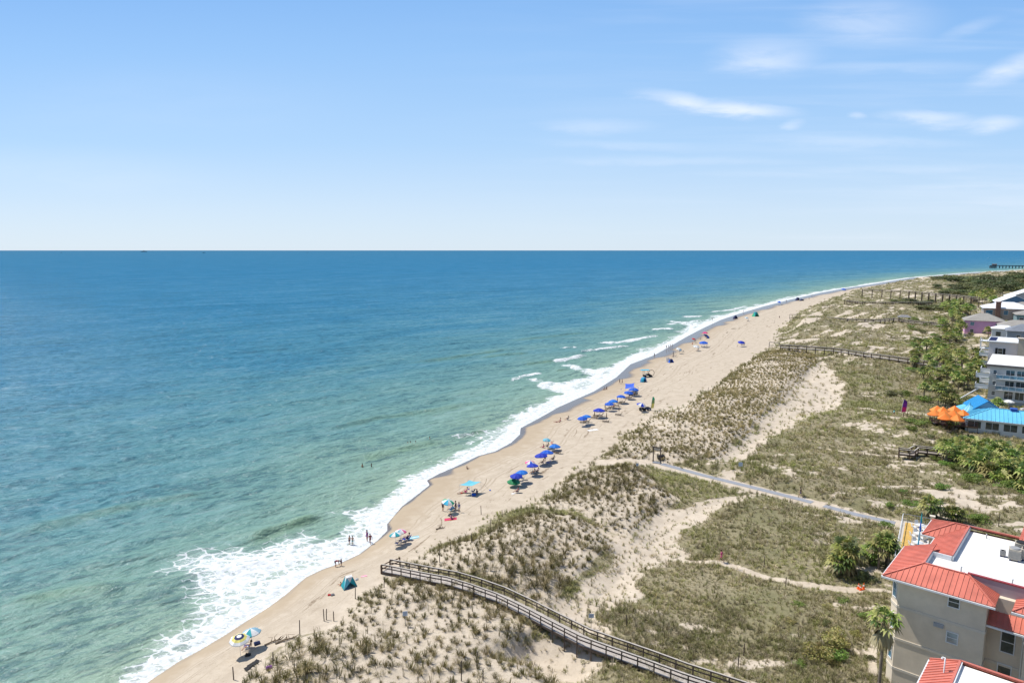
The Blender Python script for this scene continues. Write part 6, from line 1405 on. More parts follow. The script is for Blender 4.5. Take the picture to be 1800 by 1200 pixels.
# patio furniture
ptab = None; fu = ['nearest the red roof', 'second from the red roof', 'third from the red roof', 'furthest from the red roof']
for k in range(4):
    cy = dl*(.22+.21*k); cx = 2.45
    t = thing('patio_table', 'round white patio table %s on the terrace' % fu[k], 'table', tl(cx, cy, .0), rz_, 'white patio tables'); q = MB(); q.tube([(0, 0, .70), (0, 0, .74)], .55, 18); q.build('tabletop', whitep, t); q = MB(); q.tube([(0, 0, 0), (0, 0, .7)], .05, 6); q.tube([(0, 0, .0), (0, 0, .05)], [.35, .3], 12); q.build('pedestal', whitep, t)
    closed_umbrella(0, 0, 'furled %s blue umbrella over the table %s' % (['teal', 'pale', 'deep', 'turquoise'][k], fu[k]), [FAB['aqua'], FAB['lblue'], FAB['royal'], FAB['teal']][k], 2.6, 'furled blue terrace umbrellas', loc=tl(cx, cy, .0), base=True)
    for j in range(4):
        a = j*math.pi/2+.5; c = thing('patio_chair', 'white patio chair at the table %s' % fu[k], 'chair', tl(cx+.95*math.cos(a), cy+.95*math.sin(a), 0), rz_+a+math.pi/2, 'white chairs at the table %s' % fu[k])
        q = MB(); q.box(-.25, -.25, .40, .25, .25, .45); q.build('seat', whitep, c); q = MB(); q.slab([(-.25, -.25, .45), (.25, -.25, .45), (.22, -.36, .95), (-.22, -.36, .95)], .035); q.build('backrest', whitep, c)
        for sx in (-1, 1):
            for sy in (-1, 1): q = MB(); q.bar((sx*.21, sy*.21, 0), (sx*.24, sy*.25, .4), .04); q.build('leg', whitep, c)
# --- restaurant with blue roofs
bluer = mat('blue_metal_roof', (.13, .46, .66), .45, .14, .5, spec=.5); bwall = mat('white_wall', (.60, .62, .63), .8, .06, 1)
c0 = at(1694, 734, 6.3); rest = thing('restaurant', 'low white restaurant under a long sky-blue seamed metal roof', 'restaurant', (*c0, 3.2), R(-32)); ze = 3.1
q = MB(); q.box(.5, .5, -1.5, 34, 9, ze-.05); q.build('wall', bwall, rest)
q = MB(); seamed([(0,0,ze),(34,0,ze),(34,4.6,5.2),(5.5,4.6,5.2)], ((0,0,ze),(34,0,ze)), step=.8, h_=.10, rib=.10, mb=q); seamed([(0,9.4,ze),(0,.01,ze),(5.48,4.61,5.2)], ((0,9.4,ze),(0,0,ze)), step=.8, h_=.1, rib=.1, mb=q); seamed([(34,9.4,ze),(.01,9.4,ze),(5.5,4.62,5.2),(34,4.62,5.2)], ((34,9.4,ze),(0,9.4,ze)), step=.8, h_=.1, rib=.1, mb=q); ridge(q, (0,0,ze), (5.5,4.6,5.2), .25); ridge(q, (5.5,4.6,5.2), (34,4.6,5.2), .25); q.build('roof', bluer, rest)
q = MB(); q.bar((0,-.05,ze-.14), (34,-.05,ze-.14), .14, .2); q.bar((-.05,9.4,ze-.14), (-.05,0,ze-.14), .14, .2); q.build('gutter', whitep, rest)
for k in range(9): window(rest, (2.2+3.4*k, .5), (1,0), 2.6, 1.7, 1.7, glass=gdark, bars=0, vb=1)
q = MB(); q.box(9, 4.0, 4.6, 10.2, 5.2, 5.5); q.box(8.9, 3.9, 5.5, 10.3, 5.3, 5.62); q.build('shade_box', mat('shade_blue', (.03, .10, .40), .6, .1), rest)  # added blue box standing in for the dark shadow in the roof valley
# octagonal kiosk and gabled lookout
kc = at(1704, 718, 7.0); ks = thing('kiosk', 'eight-sided kiosk with a pale blue faceted roof beside the orange umbrellas', 'kiosk', (*kc, 3.4), 0); q = MB(); oc8 = [(2.6*math.cos(k*math.pi/4+.2), 2.6*math.sin(k*math.pi/4+.2)) for k in range(8)]; q.prism([(a*.86, b*.86) for a, b in oc8], -1, 2.9); q.build('wall', bwall, ks); q = MB()
for k in range(8): a, b = oc8[k], oc8[(k+1) % 8]; seamed([(*a, 2.9), (*b, 2.9), (0, 0, 4.7)], ((*a, 2.9), (*b, 2.9)), step=.6, mb=q, h_=.07, rib=.07)
q.build('roof', mat('pale_blue_roof', (.16, .48, .66), .4, .1, 1), ks); q = MB(); q.tube([(0, 0, 4.6), (0, 0, 5.2)], [.25, .05], 8); q.build('finial', bluer, ks)
for k in range(0, 8, 2): a, b = Vector(oc8[k])*.86, Vector(oc8[(k+1) % 8])*.86; m_ = (a+b)/2; d = (b-a).normalized(); window(ks, (m_.x, m_.y), (d.x, d.y), 1.1, 1.4, 1.5)
lc = at(1712, 716, 7.6); lk = thing('gabled_lookout', 'small tall building with a steep bright blue gabled roof in front of the grey apartments', 'building', (*lc, 3.2), R(-32)+.25)
q = MB(); q.box(.4, .4, -1, 5.2, 6.6, 4.4); q.add([(.4,.4,4.4),(5.2,.4,4.4),(2.8,.4,6.0),(.4,6.6,4.4),(5.2,6.6,4.4),(2.8,6.6,6.0)], [(0,1,2),(3,5,4),(0,2,5,3),(1,4,5,2)]); q.build('wall', mat('lookout_wall', (.33, .42, .50), .85, .06, 1), lk)
q = MB(); seamed([(-.3,7.2,4.0),(-.3,-.3,4.0),(2.8,-.3,6.25),(2.8,7.2,6.25)], ((-.3,7.2,4.0),(-.3,-.3,4.0)), step=.7, mb=q, h_=.06); seamed([(5.9,-.3,4.0),(5.9,7.2,4.0),(2.81,7.2,6.25),(2.81,-.3,6.25)], ((5.9,-.3,4.0),(5.9,7.2,4.0)), step=.7, mb=q, h_=.06); q.build('roof', mat('bright_blue_roof', (.03, .27, .56), .4, .08, .6), lk); window(lk, (2.8,.4), (1,0), 1.8, 1.6, 3.2, vb=1); window(lk, (5.2,3.4), (0,1), 2.2, 1.6, 3.2, vb=1)
q = MB(); q.slab([(-3.4,1,2.6),(-3.4,6.5,2.6),(-.2,6.5,3.9),(-.2,1,3.9)], .1); q.build('lean_to_roof', bluer, lk); q = MB(); q.box(-3.1, 1.4, -1, .38, 6.2, 2.55); q.build('lean_to_wall', bwall, lk)
# terrace under orange umbrellas
o0 = at(1633, 742, 4.4); od = thing('dining_deck', 'raised dark timber dining deck beneath the orange umbrellas', 'deck', (*o0, 4.4), R(-32)); DW, DD = 9.6, 6.4
q = MB(); q.box(0, 0, -.22, DW, DD, 0); q.build('floor', darkw, od)
for (a, b) in (((0,.05),(DW,.05)),((.05,0),(.05,DD))):
    q = MB()
    for z in (.35, .7, 1.05): q.bar((*a, z), (*b, z), .06, .10)
    q.build('rail', mat('maroon_rail', (.10, .035, .04), .7, .2, 4), od); L0 = math.dist(a, b); n = int(L0/1.6)
    for k in range(n+1): q = MB(); x, y = a[0]+(b[0]-a[0])*k/n, a[1]+(b[1]-a[1])*k/n; q.box(x-.06, y-.06, -2.0, x+.06, y+.06, 1.08); q.build('post', darkw, od)
for k, (px, py, l) in enumerate([(1647.5, 718, 'leftmost and furthest'), (1643.5, 725, 'leftmost in the middle row'), (1657.5, 720, 'second from left in the far row'), (1659, 727, 'second from left in the middle row'), (1678, 718, 'furthest, behind the palm trunk'), (1676, 726, 'in the middle row right of centre'), (1693, 725, 'rightmost, against the blue roofs'), (1661, 732, 'nearest, left one of the front pair'), (1682, 734, 'nearest, right one of the front pair')]):
    pt = at(px, py, 7.0); c, s_ = math.cos(R(-32)), math.sin(R(-32)); t = thing('patio_umbrella', 'orange square umbrella over the dining deck, '+l, 'umbrella', (*pt, 4.4), R(-32)+.1*k, 'orange umbrellas over the dining deck'); q = MB(); q.tube([(0, 0, 0), (0, 0, 3.0)], .04, 7); q.build('pole', darkw, t)
    cm = link('canopy', canopy_mesh(1.6, 1.15, 4 if k % 2 else 6, (0, 1), 4, .2, None, 1.0), t, [FAB['orange'], mat('fabric_orange_pale', (.86, .32, .07), .75, .1, 3, trans=.25)]); cm.location = (0, 0, 2.25); q = MB(); q.tube([(0, 0, 0), (0, 0, .12)], .35, 10); q.build('foot', steel, t)
    if k in (1, 3, 5, 7, 8):
        tb = thing('dining_table', 'dark dining table under the orange umbrella, '+l, 'table', (pt[0]+.1, pt[1]-.1, 4.4), R(-32)); q = MB(); q.box(-.6, -.45, .72, .6, .45, .77); q.build('tabletop', darkw, tb); 
        for sx in (-1, 1): q = MB(); q.box(sx*.45-.04, -.35, 0, sx*.45+.04, .35, .72); q.build('leg', darkw, tb)
feather_flag(1584, 729, 4.0, 1.0, [FAB['magenta'], mat('fabric_violet', (.30, .03, .36), .7, .1, 3, trans=.25), FAB['purple']], 'purple and magenta feather flag at the end of the sandy trail', -.2, .10)
x, y, z = ground(1588, 733); t = thing('deck_railing', 'low dark post-and-rail fence from the purple flag to the dining deck', 'railing', (x, y, z), 0); e2 = (*o0, 4.4); n = 7
for k in range(n+1): q = MB(); fx, fy = (e2[0]-x)*k/n, (e2[1]-y)*k/n; g = hz(x+fx, y+fy)-z; q.box(fx-.06, fy-.06, g-.3, fx+.06, fy+.06, g+1.1); q.build('post', darkw, t)
for h_ in (.6, 1.05):
    q = MB()
    for k in range(n): a, b = k/n, (k+1)/n; q.bar(((e2[0]-x)*a, (e2[1]-y)*a, hz(x+(e2[0]-x)*a, y+(e2[1]-y)*a)-z+h_), ((e2[0]-x)*b, (e2[1]-y)*b, hz(x+(e2[0]-x)*b, y+(e2[1]-y)*b)-z+h_), .05, .12)
    q.build('rail', darkw, t)
# --- grey apartments with balconies
greyw_ = mat('grey_stucco', (.50, .51, .51), .85, .07, .6); c0 = at(1733, 639, 14.2); ga = thing('apartment_building', 'grey four-storey apartments with white balconies and a flat white roof', 'apartment building', (*c0, 3.0), R(-38)); HR = 11.2
q = MB(); q.box(1.0, .9, -1, 30, 22, HR-.6); q.build('wall', greyw_, ga)
q = MB(); q.box(0, 0, HR-.62, 31, 23, HR-.08); q.build('fascia', mat('fascia_dark', (.16, .14, .13), .7, .15), ga); q = MB(); q.box(.25, .25, HR-.1, 31, 22.8, HR); q.build('flat_roof', membrane, ga)
def balcony(par, x0, y0, x1, y1, z, rail=whitep, fill=None):
    f_ = MB(); f_.box(x0, y0, z-.22, x1, y1, z); bo = f_.build('balcony', rail, par); r_ = MB()
    for (a, b) in (((x0, y0), (x1, y0)), ((x0, y0), (x0, y1)), ((x1, y0), (x1, y1))):
        r_.bar((*a, z+1.05), (*b, z+1.05), .09, .10); L0 = math.dist(a, b); n = max(1, int(L0/1.5)); 
        for k in range(n+1): r_.bar((a[0]+(b[0]-a[0])*k/n, a[1]+(b[1]-a[1])*k/n, z), (a[0]+(b[0]-a[0])*k/n, a[1]+(b[1]-a[1])*k/n, z+1.05), .08)
    r_.build('railing', rail, bo)
    if fill:
        g_ = MB(); g_.box(x0+.03, y0-.015, z+.08, x1-.03, y0+.015, z+.98); g_.box(x0-.015, y0+.05, z+.08, x0+.015, y1, z+.98); g_.build('panel', fill, bo)
    return bo
bgl = glassm('balcony_glass', (.20, .33, .42))
for k, z in enumerate((7.6, 4.6, 1.75)):
    if k < 2: balcony(ga, 2.6, -1.3, 13.2, .88, z, fill=bgl); balcony(ga, -2.0, -.9, .98, 2.6, z, fill=membrane); balcony(ga, -1.6, 9, .98, 14, z, fill=membrane)
    for u, w_ in ((5.6, 2.0), (8.0, 2.0), (10.2, 1.6)): window(ga, (u, .9), (1,0), w_, 2.1, z+1.15, glass=gdark if u < 9 else gblue, bars=0, vb=1)
    window(ga, (2.2, .9), (1,0), .8, 1.0, z+1.4); window(ga, (16.5, .9), (1,0), 1.4, 1.4, z+1.4)
    for v in (5, 11.5, 17.5): window(ga, (1.0, v), (0,-1), 2.2, 1.9, z+1.2, glass=gblue, vb=1)
q = MB(); q.box(1.0, .4, 1.3, 30, .89, 1.6); q.box(12, .7, 4.35, 30, .89, 4.6); q.box(13.5, .7, 7.35, 30, .89, 7.6); q.build('band', whitep, ga)
q = MB(); q.bar((1.0, .2, 1.45), (-3.6, -1.2, -.6), .3, .25); q.bar((-1.0, -.5, 4.4), (-5, -2.2, 1.2), .3, .25); q.build('stair_stringer', whitep, ga)
q = MB(); q.box(-.2, -9, -.12, 26, .38, .10); q.build('patio', mat('patio_tile', (.52, .47, .40), .8, .12, 1.5), ga)
# loungers and things on the patio
pc0 = Vector((*c0, 3.1)); c, s_ = math.cos(R(-38)), math.sin(R(-38))
t = thing('patio_umbrella', 'white umbrella on the patio of the grey apartments', 'umbrella', (pc0.x+6*c+4.5*s_, pc0.y+6*s_-4.5*c, 3.1), 0); q = MB(); q.tube([(0, 0, 0), (0, 0, 2.4)], .04, 6); q.build('pole', alu, t); cm = link('canopy', canopy_mesh(1.3, .5, 8, (0,), 4, .12), t, [FAB['white']]); cm.location = (0, 0, 2.1)
for k in range(3): u, v = 9+1.9*k, -4.2; bag(0, 0, [W, cloth('orange'), cloth('black')][k], '%s bundle on the patio of the grey apartments' % ['white', 'orange', 'black'][k], 1.2, .4, 'bundle', 'towel_bundle', loc=(pc0.x+u*c-v*s_, pc0.y+u*s_+v*c, 3.1))
fa, fb_ = ground(1708, 658), ground(1730, 660); t = thing('picket_fence', 'white panel fence beside the grey apartments', 'fence', fa, 0); n = 4
for k in range(n+1): q = MB(); a = [(fb_[i]-fa[i])*k/n for i in range(3)]; q.box(a[0]-.09, a[1]-.09, a[2]-.4, a[0]+.09, a[1]+.09, a[2]+2.1); q.build('post', whitep, t)
q = MB()
for k in range(24): a = [(fb_[i]-fa[i])*(k+.5)/24 for i in range(3)]; d = Vector(fb_)-Vector(fa); d = d.normalized()*.16; q.bar((a[0]-d.x, a[1]-d.y, a[2]+1.0), (a[0]+d.x, a[1]+d.y, a[2]+1.0), .03, 1.75)
q.build('panel', whitep, t)
lw = ground(1722, 668); lawn = MB(); lawn.prism([(-5,-4),(7,-7),(9,2),(-3,6)], -.6, .25); lo2 = lawn.build('lawn', mat('lawn_green', (.14, .19, .05), .9, .25, 3), None); lo2.location = (lw[0], lw[1], max(lw[2], hz(lw[0]+7, lw[1]-7), hz(lw[0]+9, lw[1]+2), hz(lw[0]-5, lw[1]-4), hz(lw[0]-3, lw[1]+6))-.1); tag(lo2, kind='structure')
# --- houses behind
roofg = mat('roof_shingle', (.27, .255, .235), .9, .15, 1.5); roofw = mat('roof_white', (.66, .68, .71), .6, .06, 1)
def house(px, py, ze, w_, d, hh, wallm, label, roof='hip', rm=roofg, rise=2.4, ang=-38, wins=(), ov=.5, name='house', chim=None, base=None, ridge_y=False):
    c0 = at(px, py, ze); zb = ze-hh; t = thing(name, label, 'house', (*c0, zb), R(ang)); q = MB(); q.box(0, 0, -1.5, w_, d, hh)
    if roof == 'gable': q.add([(0,0,hh),(w_,0,hh),(w_/2,0,hh+rise*.96),(0,d,hh),(w_,d,hh),(w_/2,d,hh+rise*.96)], [(0,1,2),(3,5,4),(0,2,5,3),(1,4,5,2)])
    q.build('wall', wallm, t); q = MB(); z = hh; x0, y0, x1, y1 = -ov, -ov, w_+ov, d+ov
    if roof == 'hip':
        m_ = min(w_, d)/2+ov
        if w_ >= d: a, b = (x0+m_, (y0+y1)/2, z+rise), (x1-m_, (y0+y1)/2, z+rise); q.slab([(x0,y0,z),(x1,y0,z),b,a], .15); q.slab([(x1,y1,z),(x0,y1,z),a,b], .15); q.slab([(x0,y1,z),(x0,y0,z),a], .15); q.slab([(x1,y0,z),(x1,y1,z),b], .15)
        else: a, b = ((x0+x1)/2, y0+m_, z+rise), ((x0+x1)/2, y1-m_, z+rise); q.slab([(x0,y0,z),(x1,y0,z),a], .15); q.slab([(x1,y1,z),(x0,y1,z),b], .15); q.slab([(x0,y1,z),(x0,y0,z),a,b], .15); q.slab([(x1,y0,z),(x1,y1,z),b,a], .15)
    elif roof == 'gable': q.slab([(x0,y1,z-.3),(x0,y0,z-.3),((x0+x1)/2,y0,z+rise),((x0+x1)/2,y1,z+rise)], .2); q.slab([(x1,y0,z-.3),(x1,y1,z-.3),((x0+x1)/2,y1,z+rise),((x0+x1)/2,y0,z+rise)], .2)
    else: q.box(x0, y0, z+.003, x1, y1, z+.35)
    ro = q.build('roof', rm, t)
    if chim: q = MB(); cx, cy, cw, ch, cm_ = chim; q.box(cx-cw/2, cy-cw/2, 0 if cy < .5 else hh-1, cx+cw/2, cy+cw/2, hh+ch); q.box(cx-cw*.62, cy-cw*.62, hh+ch, cx+cw*.62, cy+cw*.62, hh+ch+.3); q.build('chimney', cm_, t)
    for (u, z_, ww, wh, gm) in wins: window(t, (u, 0), (1,0), ww, wh, z_, glass=gm, bars=1)
    for k in range(int(d/4)): window(t, (0, 2+4*k), (0,-1), 1.5, 1.5, hh-1.6, glass=gblue)
    return t
PINK = mat('pink_wall', (.62, .35, .56), .85, .06, .6); c2 = mat('cream_wall', (.50, .44, .37), .85, .07, .6)
# white-roofed flats just behind the grey ones, with the big cream chimney
wf = house(1739, 600.5, 13.0, 26, 15, 10.5, mat('pale_mauve_wall', (.66, .62, .64), .85, .06, .6), 'pale flats with a broad white roof and a tall cream chimney', 'flat', roofw, wins=[(3.4, 7.4, 1.4, 2.0, gdark), (1.2, 4.2, 1.6, 2, gblue), (4.5, 4.2, 1.6, 2, gblue)], ov=.6, name='apartment_building', chim=(9.6, -.6, 2.6, 1.8, c2)); wf['category'] = 'apartment building'
for u in (2.3, 4.5): q = MB(); q.box(u-.35, -.09, 6.3, u+.35, -.02, 8.5); q.build('shutter', cloth('black'), wf)
balcony(wf, -2.6, -.5, -.02, 5, 5.6, fill=membrane); balcony(wf, -2.6, 6, -.02, 11, 5.6, fill=membrane); balcony(wf, -2.2, -.8, 3, -.02, 2.6, fill=bgl)
for k in range(5): q = MB(); q.box(-.2, 1.2+2.3*k, 10.88, 1.9, 2.0+2.3*k, 11.15); q.build('roof_vent', cloth('navy'), wf)
# white stair tower
c0 = at(1724, 598, 9.5); t = thing('stair_tower', 'open white timber stair tower with crossed bracing beside the pale flats', 'stairs', (*c0, 3), R(-38))
for sx in (0, 4): 
    for sy in (0, 4): q = MB(); q.box(sx-.13, sy-.13, -1, sx+.13, sy+.13, 7.2); q.build('post', whitep, t)
for z in (3.2, 6.2): q = MB(); q.box(-.3, -.3, z, 4.3, 4.3, z+.2); q.build('platform', whitep, t); q = MB(); q.bar((-.2, -.2, z+1.15), (4.2, -.2, z+1.15), .1); q.bar((-.2, -.2, z+1.15), (-.2, 4.2, z+1.15), .1); q.build('railing', whitep, t)
q = MB(); q.bar((.1, -.1, .2), (3.9, -.1, 3.1), .16); q.bar((3.9, -.13, .2), (.1, -.13, 3.1), .16); q.bar((.1, -.1, 3.4), (3.9, -.1, 6.1), .16); q.build('brace', whitep, t)
hp = house(1697, 562.5, 10.4, 16, 13, 7.6, PINK, 'pink two-storey house with a grey hipped roof', 'hip', roofg, 3.4, -30, [(3, 6.0, 1.6, 1.7, gblue), (3, 2.4, 1.5, 1.6, gdark), (8.2, 2.0, 1.6, 1.7, gdark), (13.5, 5.6, 1.9, 1.8, gblue)], .8)
balcony(hp, 5, -2, 13, -.02, -.2, fill=None)
hb = house(1730, 541, 13.5, 22, 16, 9.5, mat('brown_grey_wall', (.38, .31, .27), .85, .08, .6), 'brown-grey house with white hipped roof and brick chimney', 'hip', roofw, 3.2, -30, [(2.5, 6.6, 3.2, 3.6, gblue), (10, 7.2, 2.0, 2.2, gblue), (17, 6.2, 2.2, 2.0, gdark)], .8, chim=(6.3, -.6, 2.2, 3.4, mat('brick_brown', (.22, .12, .09), .9, .2, 3)))
hblue = house(1754, 531, 14.5, 17, 22, 8.5, mat('slate_blue_wall', (.08, .17, .28), .85, .08, .5), 'slate-blue gabled house with white roof edges', 'gable', roofw, 4.2, -30, [(8.5, 6, 2, 2, gdark)], .9)
hw = house(1774, 521.5, 15.5, 24, 22, 8, mat('pale_grey_wall', (.40, .42, .45), .85, .06, .5), 'pale house under a wide white gabled roof, furthest of the row', 'gable', roofw, 5.0, -30, [(12, 6, 2, 2, gdark)], 1.0)
hl = house(1756, 572, 9.6, 22, 11, 6.5, c2, 'low house with a broad plain grey-brown hipped roof behind the white porch', 'hip', roofg, 2.6, -34, [(4, 4.5, 1.5, 1.6, gdark)], .7)
hpo = house(1744, 577, 9.0, 9, 6, 6, whitep, 'white porch building with a shallow hipped roof', 'hip', roofw, 1.5, -34, [(2.5, 3.6, 2, 2, gdark), (6.5, 3.6, 2, 2, gdark)], .5)
hg = house(1771, 581, 10.6, 22, 10, 7.5, mat('blue_grey_wall', (.22, .26, .32), .85, .07, .6), 'blue-grey house with a slate hipped roof behind the white flats', 'hip', mat('roof_slate', (.17, .19, .23), .8, .15, 1), 2.8, -34, [(4, 5, 1.5, 1.6, gdark)], .7)
hx = house(1788, 553, 11.5, 20, 14, 8, mat('teal_grey_wall', (.16, .26, .28), .85, .07, .6), 'teal-grey house with a pale roof at the right edge', 'hip', roofg, 2.6, -30, [(2, 5.5, 1.8, 1.8, gdark)], .7)
hy = house(1772, 540, 12.5, 18, 14, 8, mat('royal_blue_wall', (.03, .07, .25), .85, .07, .6), 'royal blue house with a curved-looking grey roof behind the brown-grey one', 'hip', roofg, 3.0, -30, [(6, 5.5, 1.8, 1.8, gdark)], .7)
# ================================================================== palms
def palm_px(cx, cy, bx, by, cs, label, seed, group=None, dead=False):
    x, y, z = ground(bx, by); h = max(1.0, zfor(cy, y)-z); return palm(x, y, h, cs, label, group, seed, z, dead)
px_, py_ = local(1.0, -2.4, 0)[:2]; palm(px_, py_, zfor(1088, py_)-BASEZ, 1.08, 'tall palm with a brown skirt of dead fronds against the tan building corner', None, 0, BASEZ, True)
for cx, cy, bx, by, cs, l, sd_, dd in [(1488, 972, 1490, 1008, 1.3, 'broad low palm left of the red roof, right one of a clump', 1, True), (1473, 985, 1475, 1010, 1.2, 'broad low palm left of the red roof, left one of a clump', 2, False), (1482, 960, 1486, 992, 1.3, 'broad low palm at the back of the clump left of the red roof', 6, False),
    (1552, 950, 1555, 992, 1.15, 'slim palm touching the terrace rail, tallest of three trunks', 3, False), (1542, 960, 1545, 1000, 1.1, 'slim palm in the middle of three trunks by the terrace', 0, False), (1528, 966, 1530, 992, 1.0, 'slim palm left of three trunks by the terrace', 1, False), (1562, 962, 1562, 996, .95, 'slim palm squeezed against the terrace wall', 2, False),
    (1636, 886, 1635, 910, 1.3, 'palm standing alone behind the terrace umbrellas', 2, True), (1672, 900, 1673, 916, 1.05, 'low palm left of two behind the red roof', 3, False), (1683, 903, 1684, 918, 1.0, 'low palm right of two behind the red roof', 0, False), (1673, 741, 1673, 755, 1.1, 'small palm in front of the dining deck', 1, False), (1763, 735, 1763, 750, 1.1, 'small palm against the blue roof of the restaurant', 2, False),
    (1753, 707, 1753, 722, 1.2, 'palm on the patio between grey apartments and blue roof', 3, False), (1691, 573, 1690, 590, 1.9, 'dark palm at the left corner of the pink house', 0, False), (1752, 555, 1752, 572, 2.2, 'palm between the pink house and the brown-grey one', 1, False), (1737, 579, 1737, 592, 1.5, 'small palm at the right corner of the pink house', 2, False), (1768, 570, 1768, 582, 1.8, 'spiky palm over the low grey-brown roof', 3, False), (1680, 700, 1676, 722, 1.3, 'tall palm whose trunk rises behind the orange umbrellas', 0, True)]:
    palm_px(cx, cy, bx, by, cs, l, sd_, None, dd)
def thicket(poly_px, n, seed, mind, hr, cr, where, dead=.3):
    pts = inpoly(ats(poly_px, 4.0), n, seed, mind); r_ = random.Random(seed)
    ys = sorted(p[1] for p in pts); xs = sorted(p[0] for p in pts)
    for i, (x, y) in enumerate(pts):
        h = r_.uniform(*hr); kind = 'tall' if h > hr[0]+(hr[1]-hr[0])*.66 else 'low' if h < hr[0]+(hr[1]-hr[0])*.33 else 'middling'
        fy = ys.index(y)/len(ys); fx = xs.index(x)/len(xs); dd = r_.random() < dead
        l = '%s palm%s, %s%s of the thicket %s' % (kind, ' with brown fronds' if dd else '', 'far ' if fy > .66 else 'near ' if fy < .33 else 'middle ', 'right' if fx > .66 else 'left' if fx < .33 else 'centre', where)
        palm(x, y, h, r_.uniform(*cr), l, 'palms in the thicket '+where, i, None, dd)
thicket([(1605,645),(1615,612),(1660,612),(1722,640),(1728,662),(1700,700),(1660,720),(1625,700)], 58, 1, 2.4, (2.2, 5.2), (1.15, 1.7), 'by the grey apartments')
thicket([(1660,800),(1685,778),(1720,782),(1830,796),(1830,860),(1760,838),(1700,815)], 40, 2, 1.9, (1.0, 2.8), (1.1, 1.55), 'by the blue roof')
thicket([(1640,778),(1700,776),(1690,800),(1650,792)], 6, 3, 1.8, (.8, 1.8), (1.0, 1.3), 'around the short walkway')
thicket([(1655,568),(1690,566),(1690,600),(1640,604)], 14, 4, 4, (2.5, 5), (1.5, 2.0), 'left of the pink house')
thicket([(1655,545),(1690,540),(1715,548),(1700,556),(1660,558)], 12, 5, 5, (3, 6), (1.8, 2.4), 'beyond the pink house')
thicket([(1700,524),(1745,522),(1748,536),(1715,540)], 10, 6, 6, (4, 7), (2.0, 2.8), 'left of the slate-blue house')
# ================================================================== shrubs
for px, py, rd, h_, l, k in [(1603,757,1.5,1.2,'round bright green shrub left of the dining deck','g'),(1598,742,2.2,1.0,'spreading green shrub below the purple flag','g'),(1620,746,2.6,1.1,'long green shrub in front of the dining deck','g'),(1645,809,1.1,.9,'small green shrub right of the bare white sand','g'),(1707,847,1.7,1.3,'green shrub at the near edge of the palm thicket','g'),(1656,860,1.5,1.2,'green shrub on the bright sand slope behind the red roof','g'),(1716,915,1.9,1.3,'wide green shrub behind the red roof ridge','g'),(1590,869,.9,.9,'small green shrub above the sandy path','g'),(1602,888,1.5,.9,'low spreading shrub by the terrace corner','g'),(1558,926,1.3,.9,'rounded green shrub left of the terrace rail','g'),(1564,892,.9,.9,'small green shrub on the upper side of the path','g'),(1533,990,1.5,1.4,'bright green shrub below the slim palms','g'),
    (1460,1135,2.0,1.5,'upper straw-yellow bush in the foreground scrub','y'),(1447,1162,1.9,1.4,'lower straw-yellow bush in the foreground scrub','y'),(1470,1160,1.2,1.0,'small green bush between the yellow ones and the palm','g'),(1520,1020,1.2,1.0,'olive shrub beside the orange cones','o'),(1572,696,2.6,1.7,'dark olive shrub left of the palm thicket','o'),(1592,695,2.0,1.4,'green shrub at the left edge of the palm thicket','g'),(1767,856,2.0,1.5,'green shrub at the right edge below the thicket','g'),(1795,700,2.5,1.6,'green shrub beside the patio','g'),(1632,770,1.2,1.0,'olive shrub above the short walkway','o'),(1650,884,1.0,.8,'low green shrub on the edge of the bright sand','g'),
    (1658,545,15,4.2,'large clipped-looking dark green thicket bush beyond the third boardwalk','o'),(1640,546,11,3.6,'dark green bush at the left end of the large thicket bush','o'),(1680,546,11,3.4,'dark green bush at the right end of the large thicket bush','o')]:
    x, y, z = ground(px, py); shrub(x, y, rd, h_, l, k, None, int(px+py))
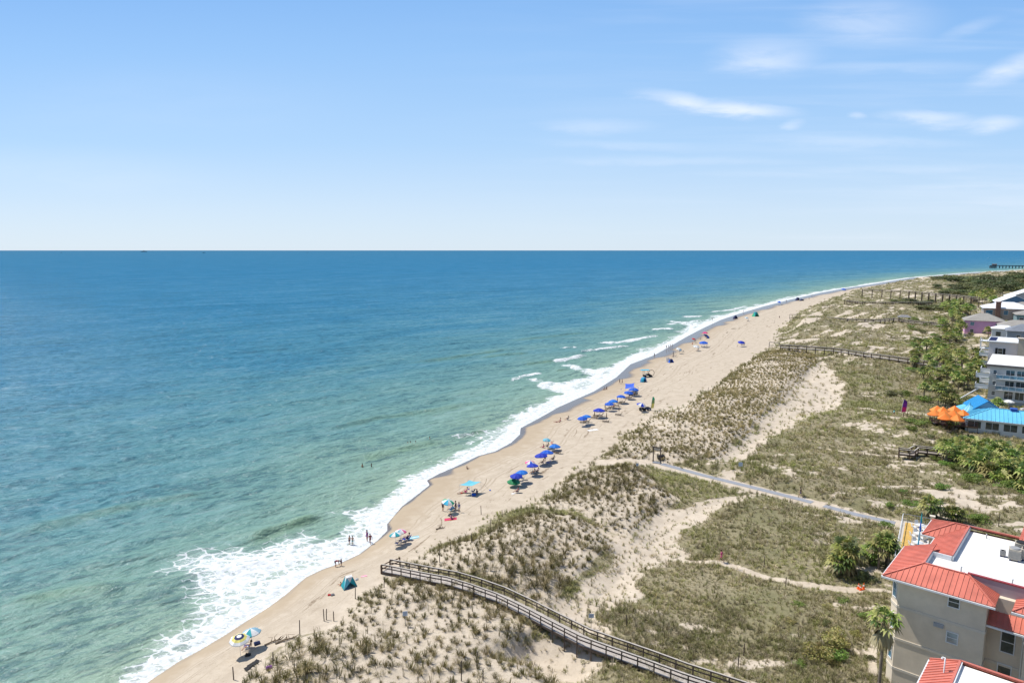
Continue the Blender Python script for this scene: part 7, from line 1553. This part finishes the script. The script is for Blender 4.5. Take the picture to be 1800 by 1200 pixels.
def shrubs(poly_px, n, seed, mind, rr, hh, kinds, where, grp, name='shrub', cat='shrub'):
    pts = inpoly(ats(poly_px, 3.5), n, seed, mind); r_ = random.Random(seed); ys = sorted(p[1] for p in pts); xs = sorted(p[0] for p in pts)
    for i, (x, y) in enumerate(pts):
        rd = r_.uniform(*rr); k = r_.choice(kinds); fy = ys.index(y)/len(ys); fx = xs.index(x)/len(xs)
        l = '%s %s %s at the %s%s of %s' % ('large' if rd > rr[0]+(rr[1]-rr[0])*.6 else 'small' if rd < rr[0]+(rr[1]-rr[0])*.25 else 'medium', {'g': 'green', 'o': 'olive', 'd': 'dark green', 'y': 'yellow'}[k], 'tree' if name == 'tree' else 'bush', 'far ' if fy > .66 else 'near ' if fy < .33 else 'middle ', 'right' if fx > .66 else 'left' if fx < .33 else 'centre', where)
        shrub(x, y, rd, r_.uniform(*hh), l, k, grp, seed*50+i, name, cat, 'crown' if name == 'tree' else 'foliage')
shrubs([(1590,650),(1598,600),(1640,585),(1700,598),(1725,628),(1725,690),(1690,730),(1640,718),(1600,690)], 44, 21, 2.2, (1.2, 2.8), (.9, 1.9), 'ggo', 'the palm thicket by the grey apartments', 'green bushes under the palms by the grey apartments')
shrubs([(1650,800),(1670,775),(1830,785),(1830,880),(1740,848),(1690,830)], 44, 22, 2.0, (1.0, 2.2), (.8, 1.7), 'gggo', 'the palm thicket by the blue roof', 'green bushes under the palms by the blue roof')
shrubs([(1590,562),(1690,560),(1690,600),(1590,600)], 24, 23, 5, (1.5, 3.5), (1.0, 2.2), 'goo', 'the scrub left of the pink house', 'bushes left of the pink house')
shrubs([(1540,1100),(1545,1160),(1400,1180),(1380,1060),(1480,1050)], 16, 24, 3, (.4, .9), (.35, .7), 'goy', 'the foreground scrub beside the tan building', 'small bushes in the foreground scrub')
shrubs([(1560,530),(1640,528),(1700,530),(1700,538),(1600,540)], 12, 25, 12, (4, 9), (2, 3.5), 'od', 'the hollow beyond the third boardwalk', 'bushes beyond the third boardwalk')
shrubs([(1690,500),(1740,494),(1860,488),(1860,512),(1780,512),(1740,520),(1700,516)], 46, 26, 16, (8, 17), (5, 9), 'ddo', 'the wood beyond the houses', 'dark trees beyond the houses', 'tree', 'tree')
shrubs([(1640,505),(1700,500),(1720,520),(1660,522)], 22, 27, 14, (4, 10), (2.5, 5), 'dod', 'the scrub by the stilted boardwalk', 'dark trees by the stilted boardwalk', 'tree', 'tree')
shrubs([(1640,492),(1860,482),(1860,489),(1700,498)], 24, 28, 30, (8, 18), (4, 8), 'ddo', 'the scrub at the coast bend', 'distant trees near the bend of the coast', 'tree', 'tree')
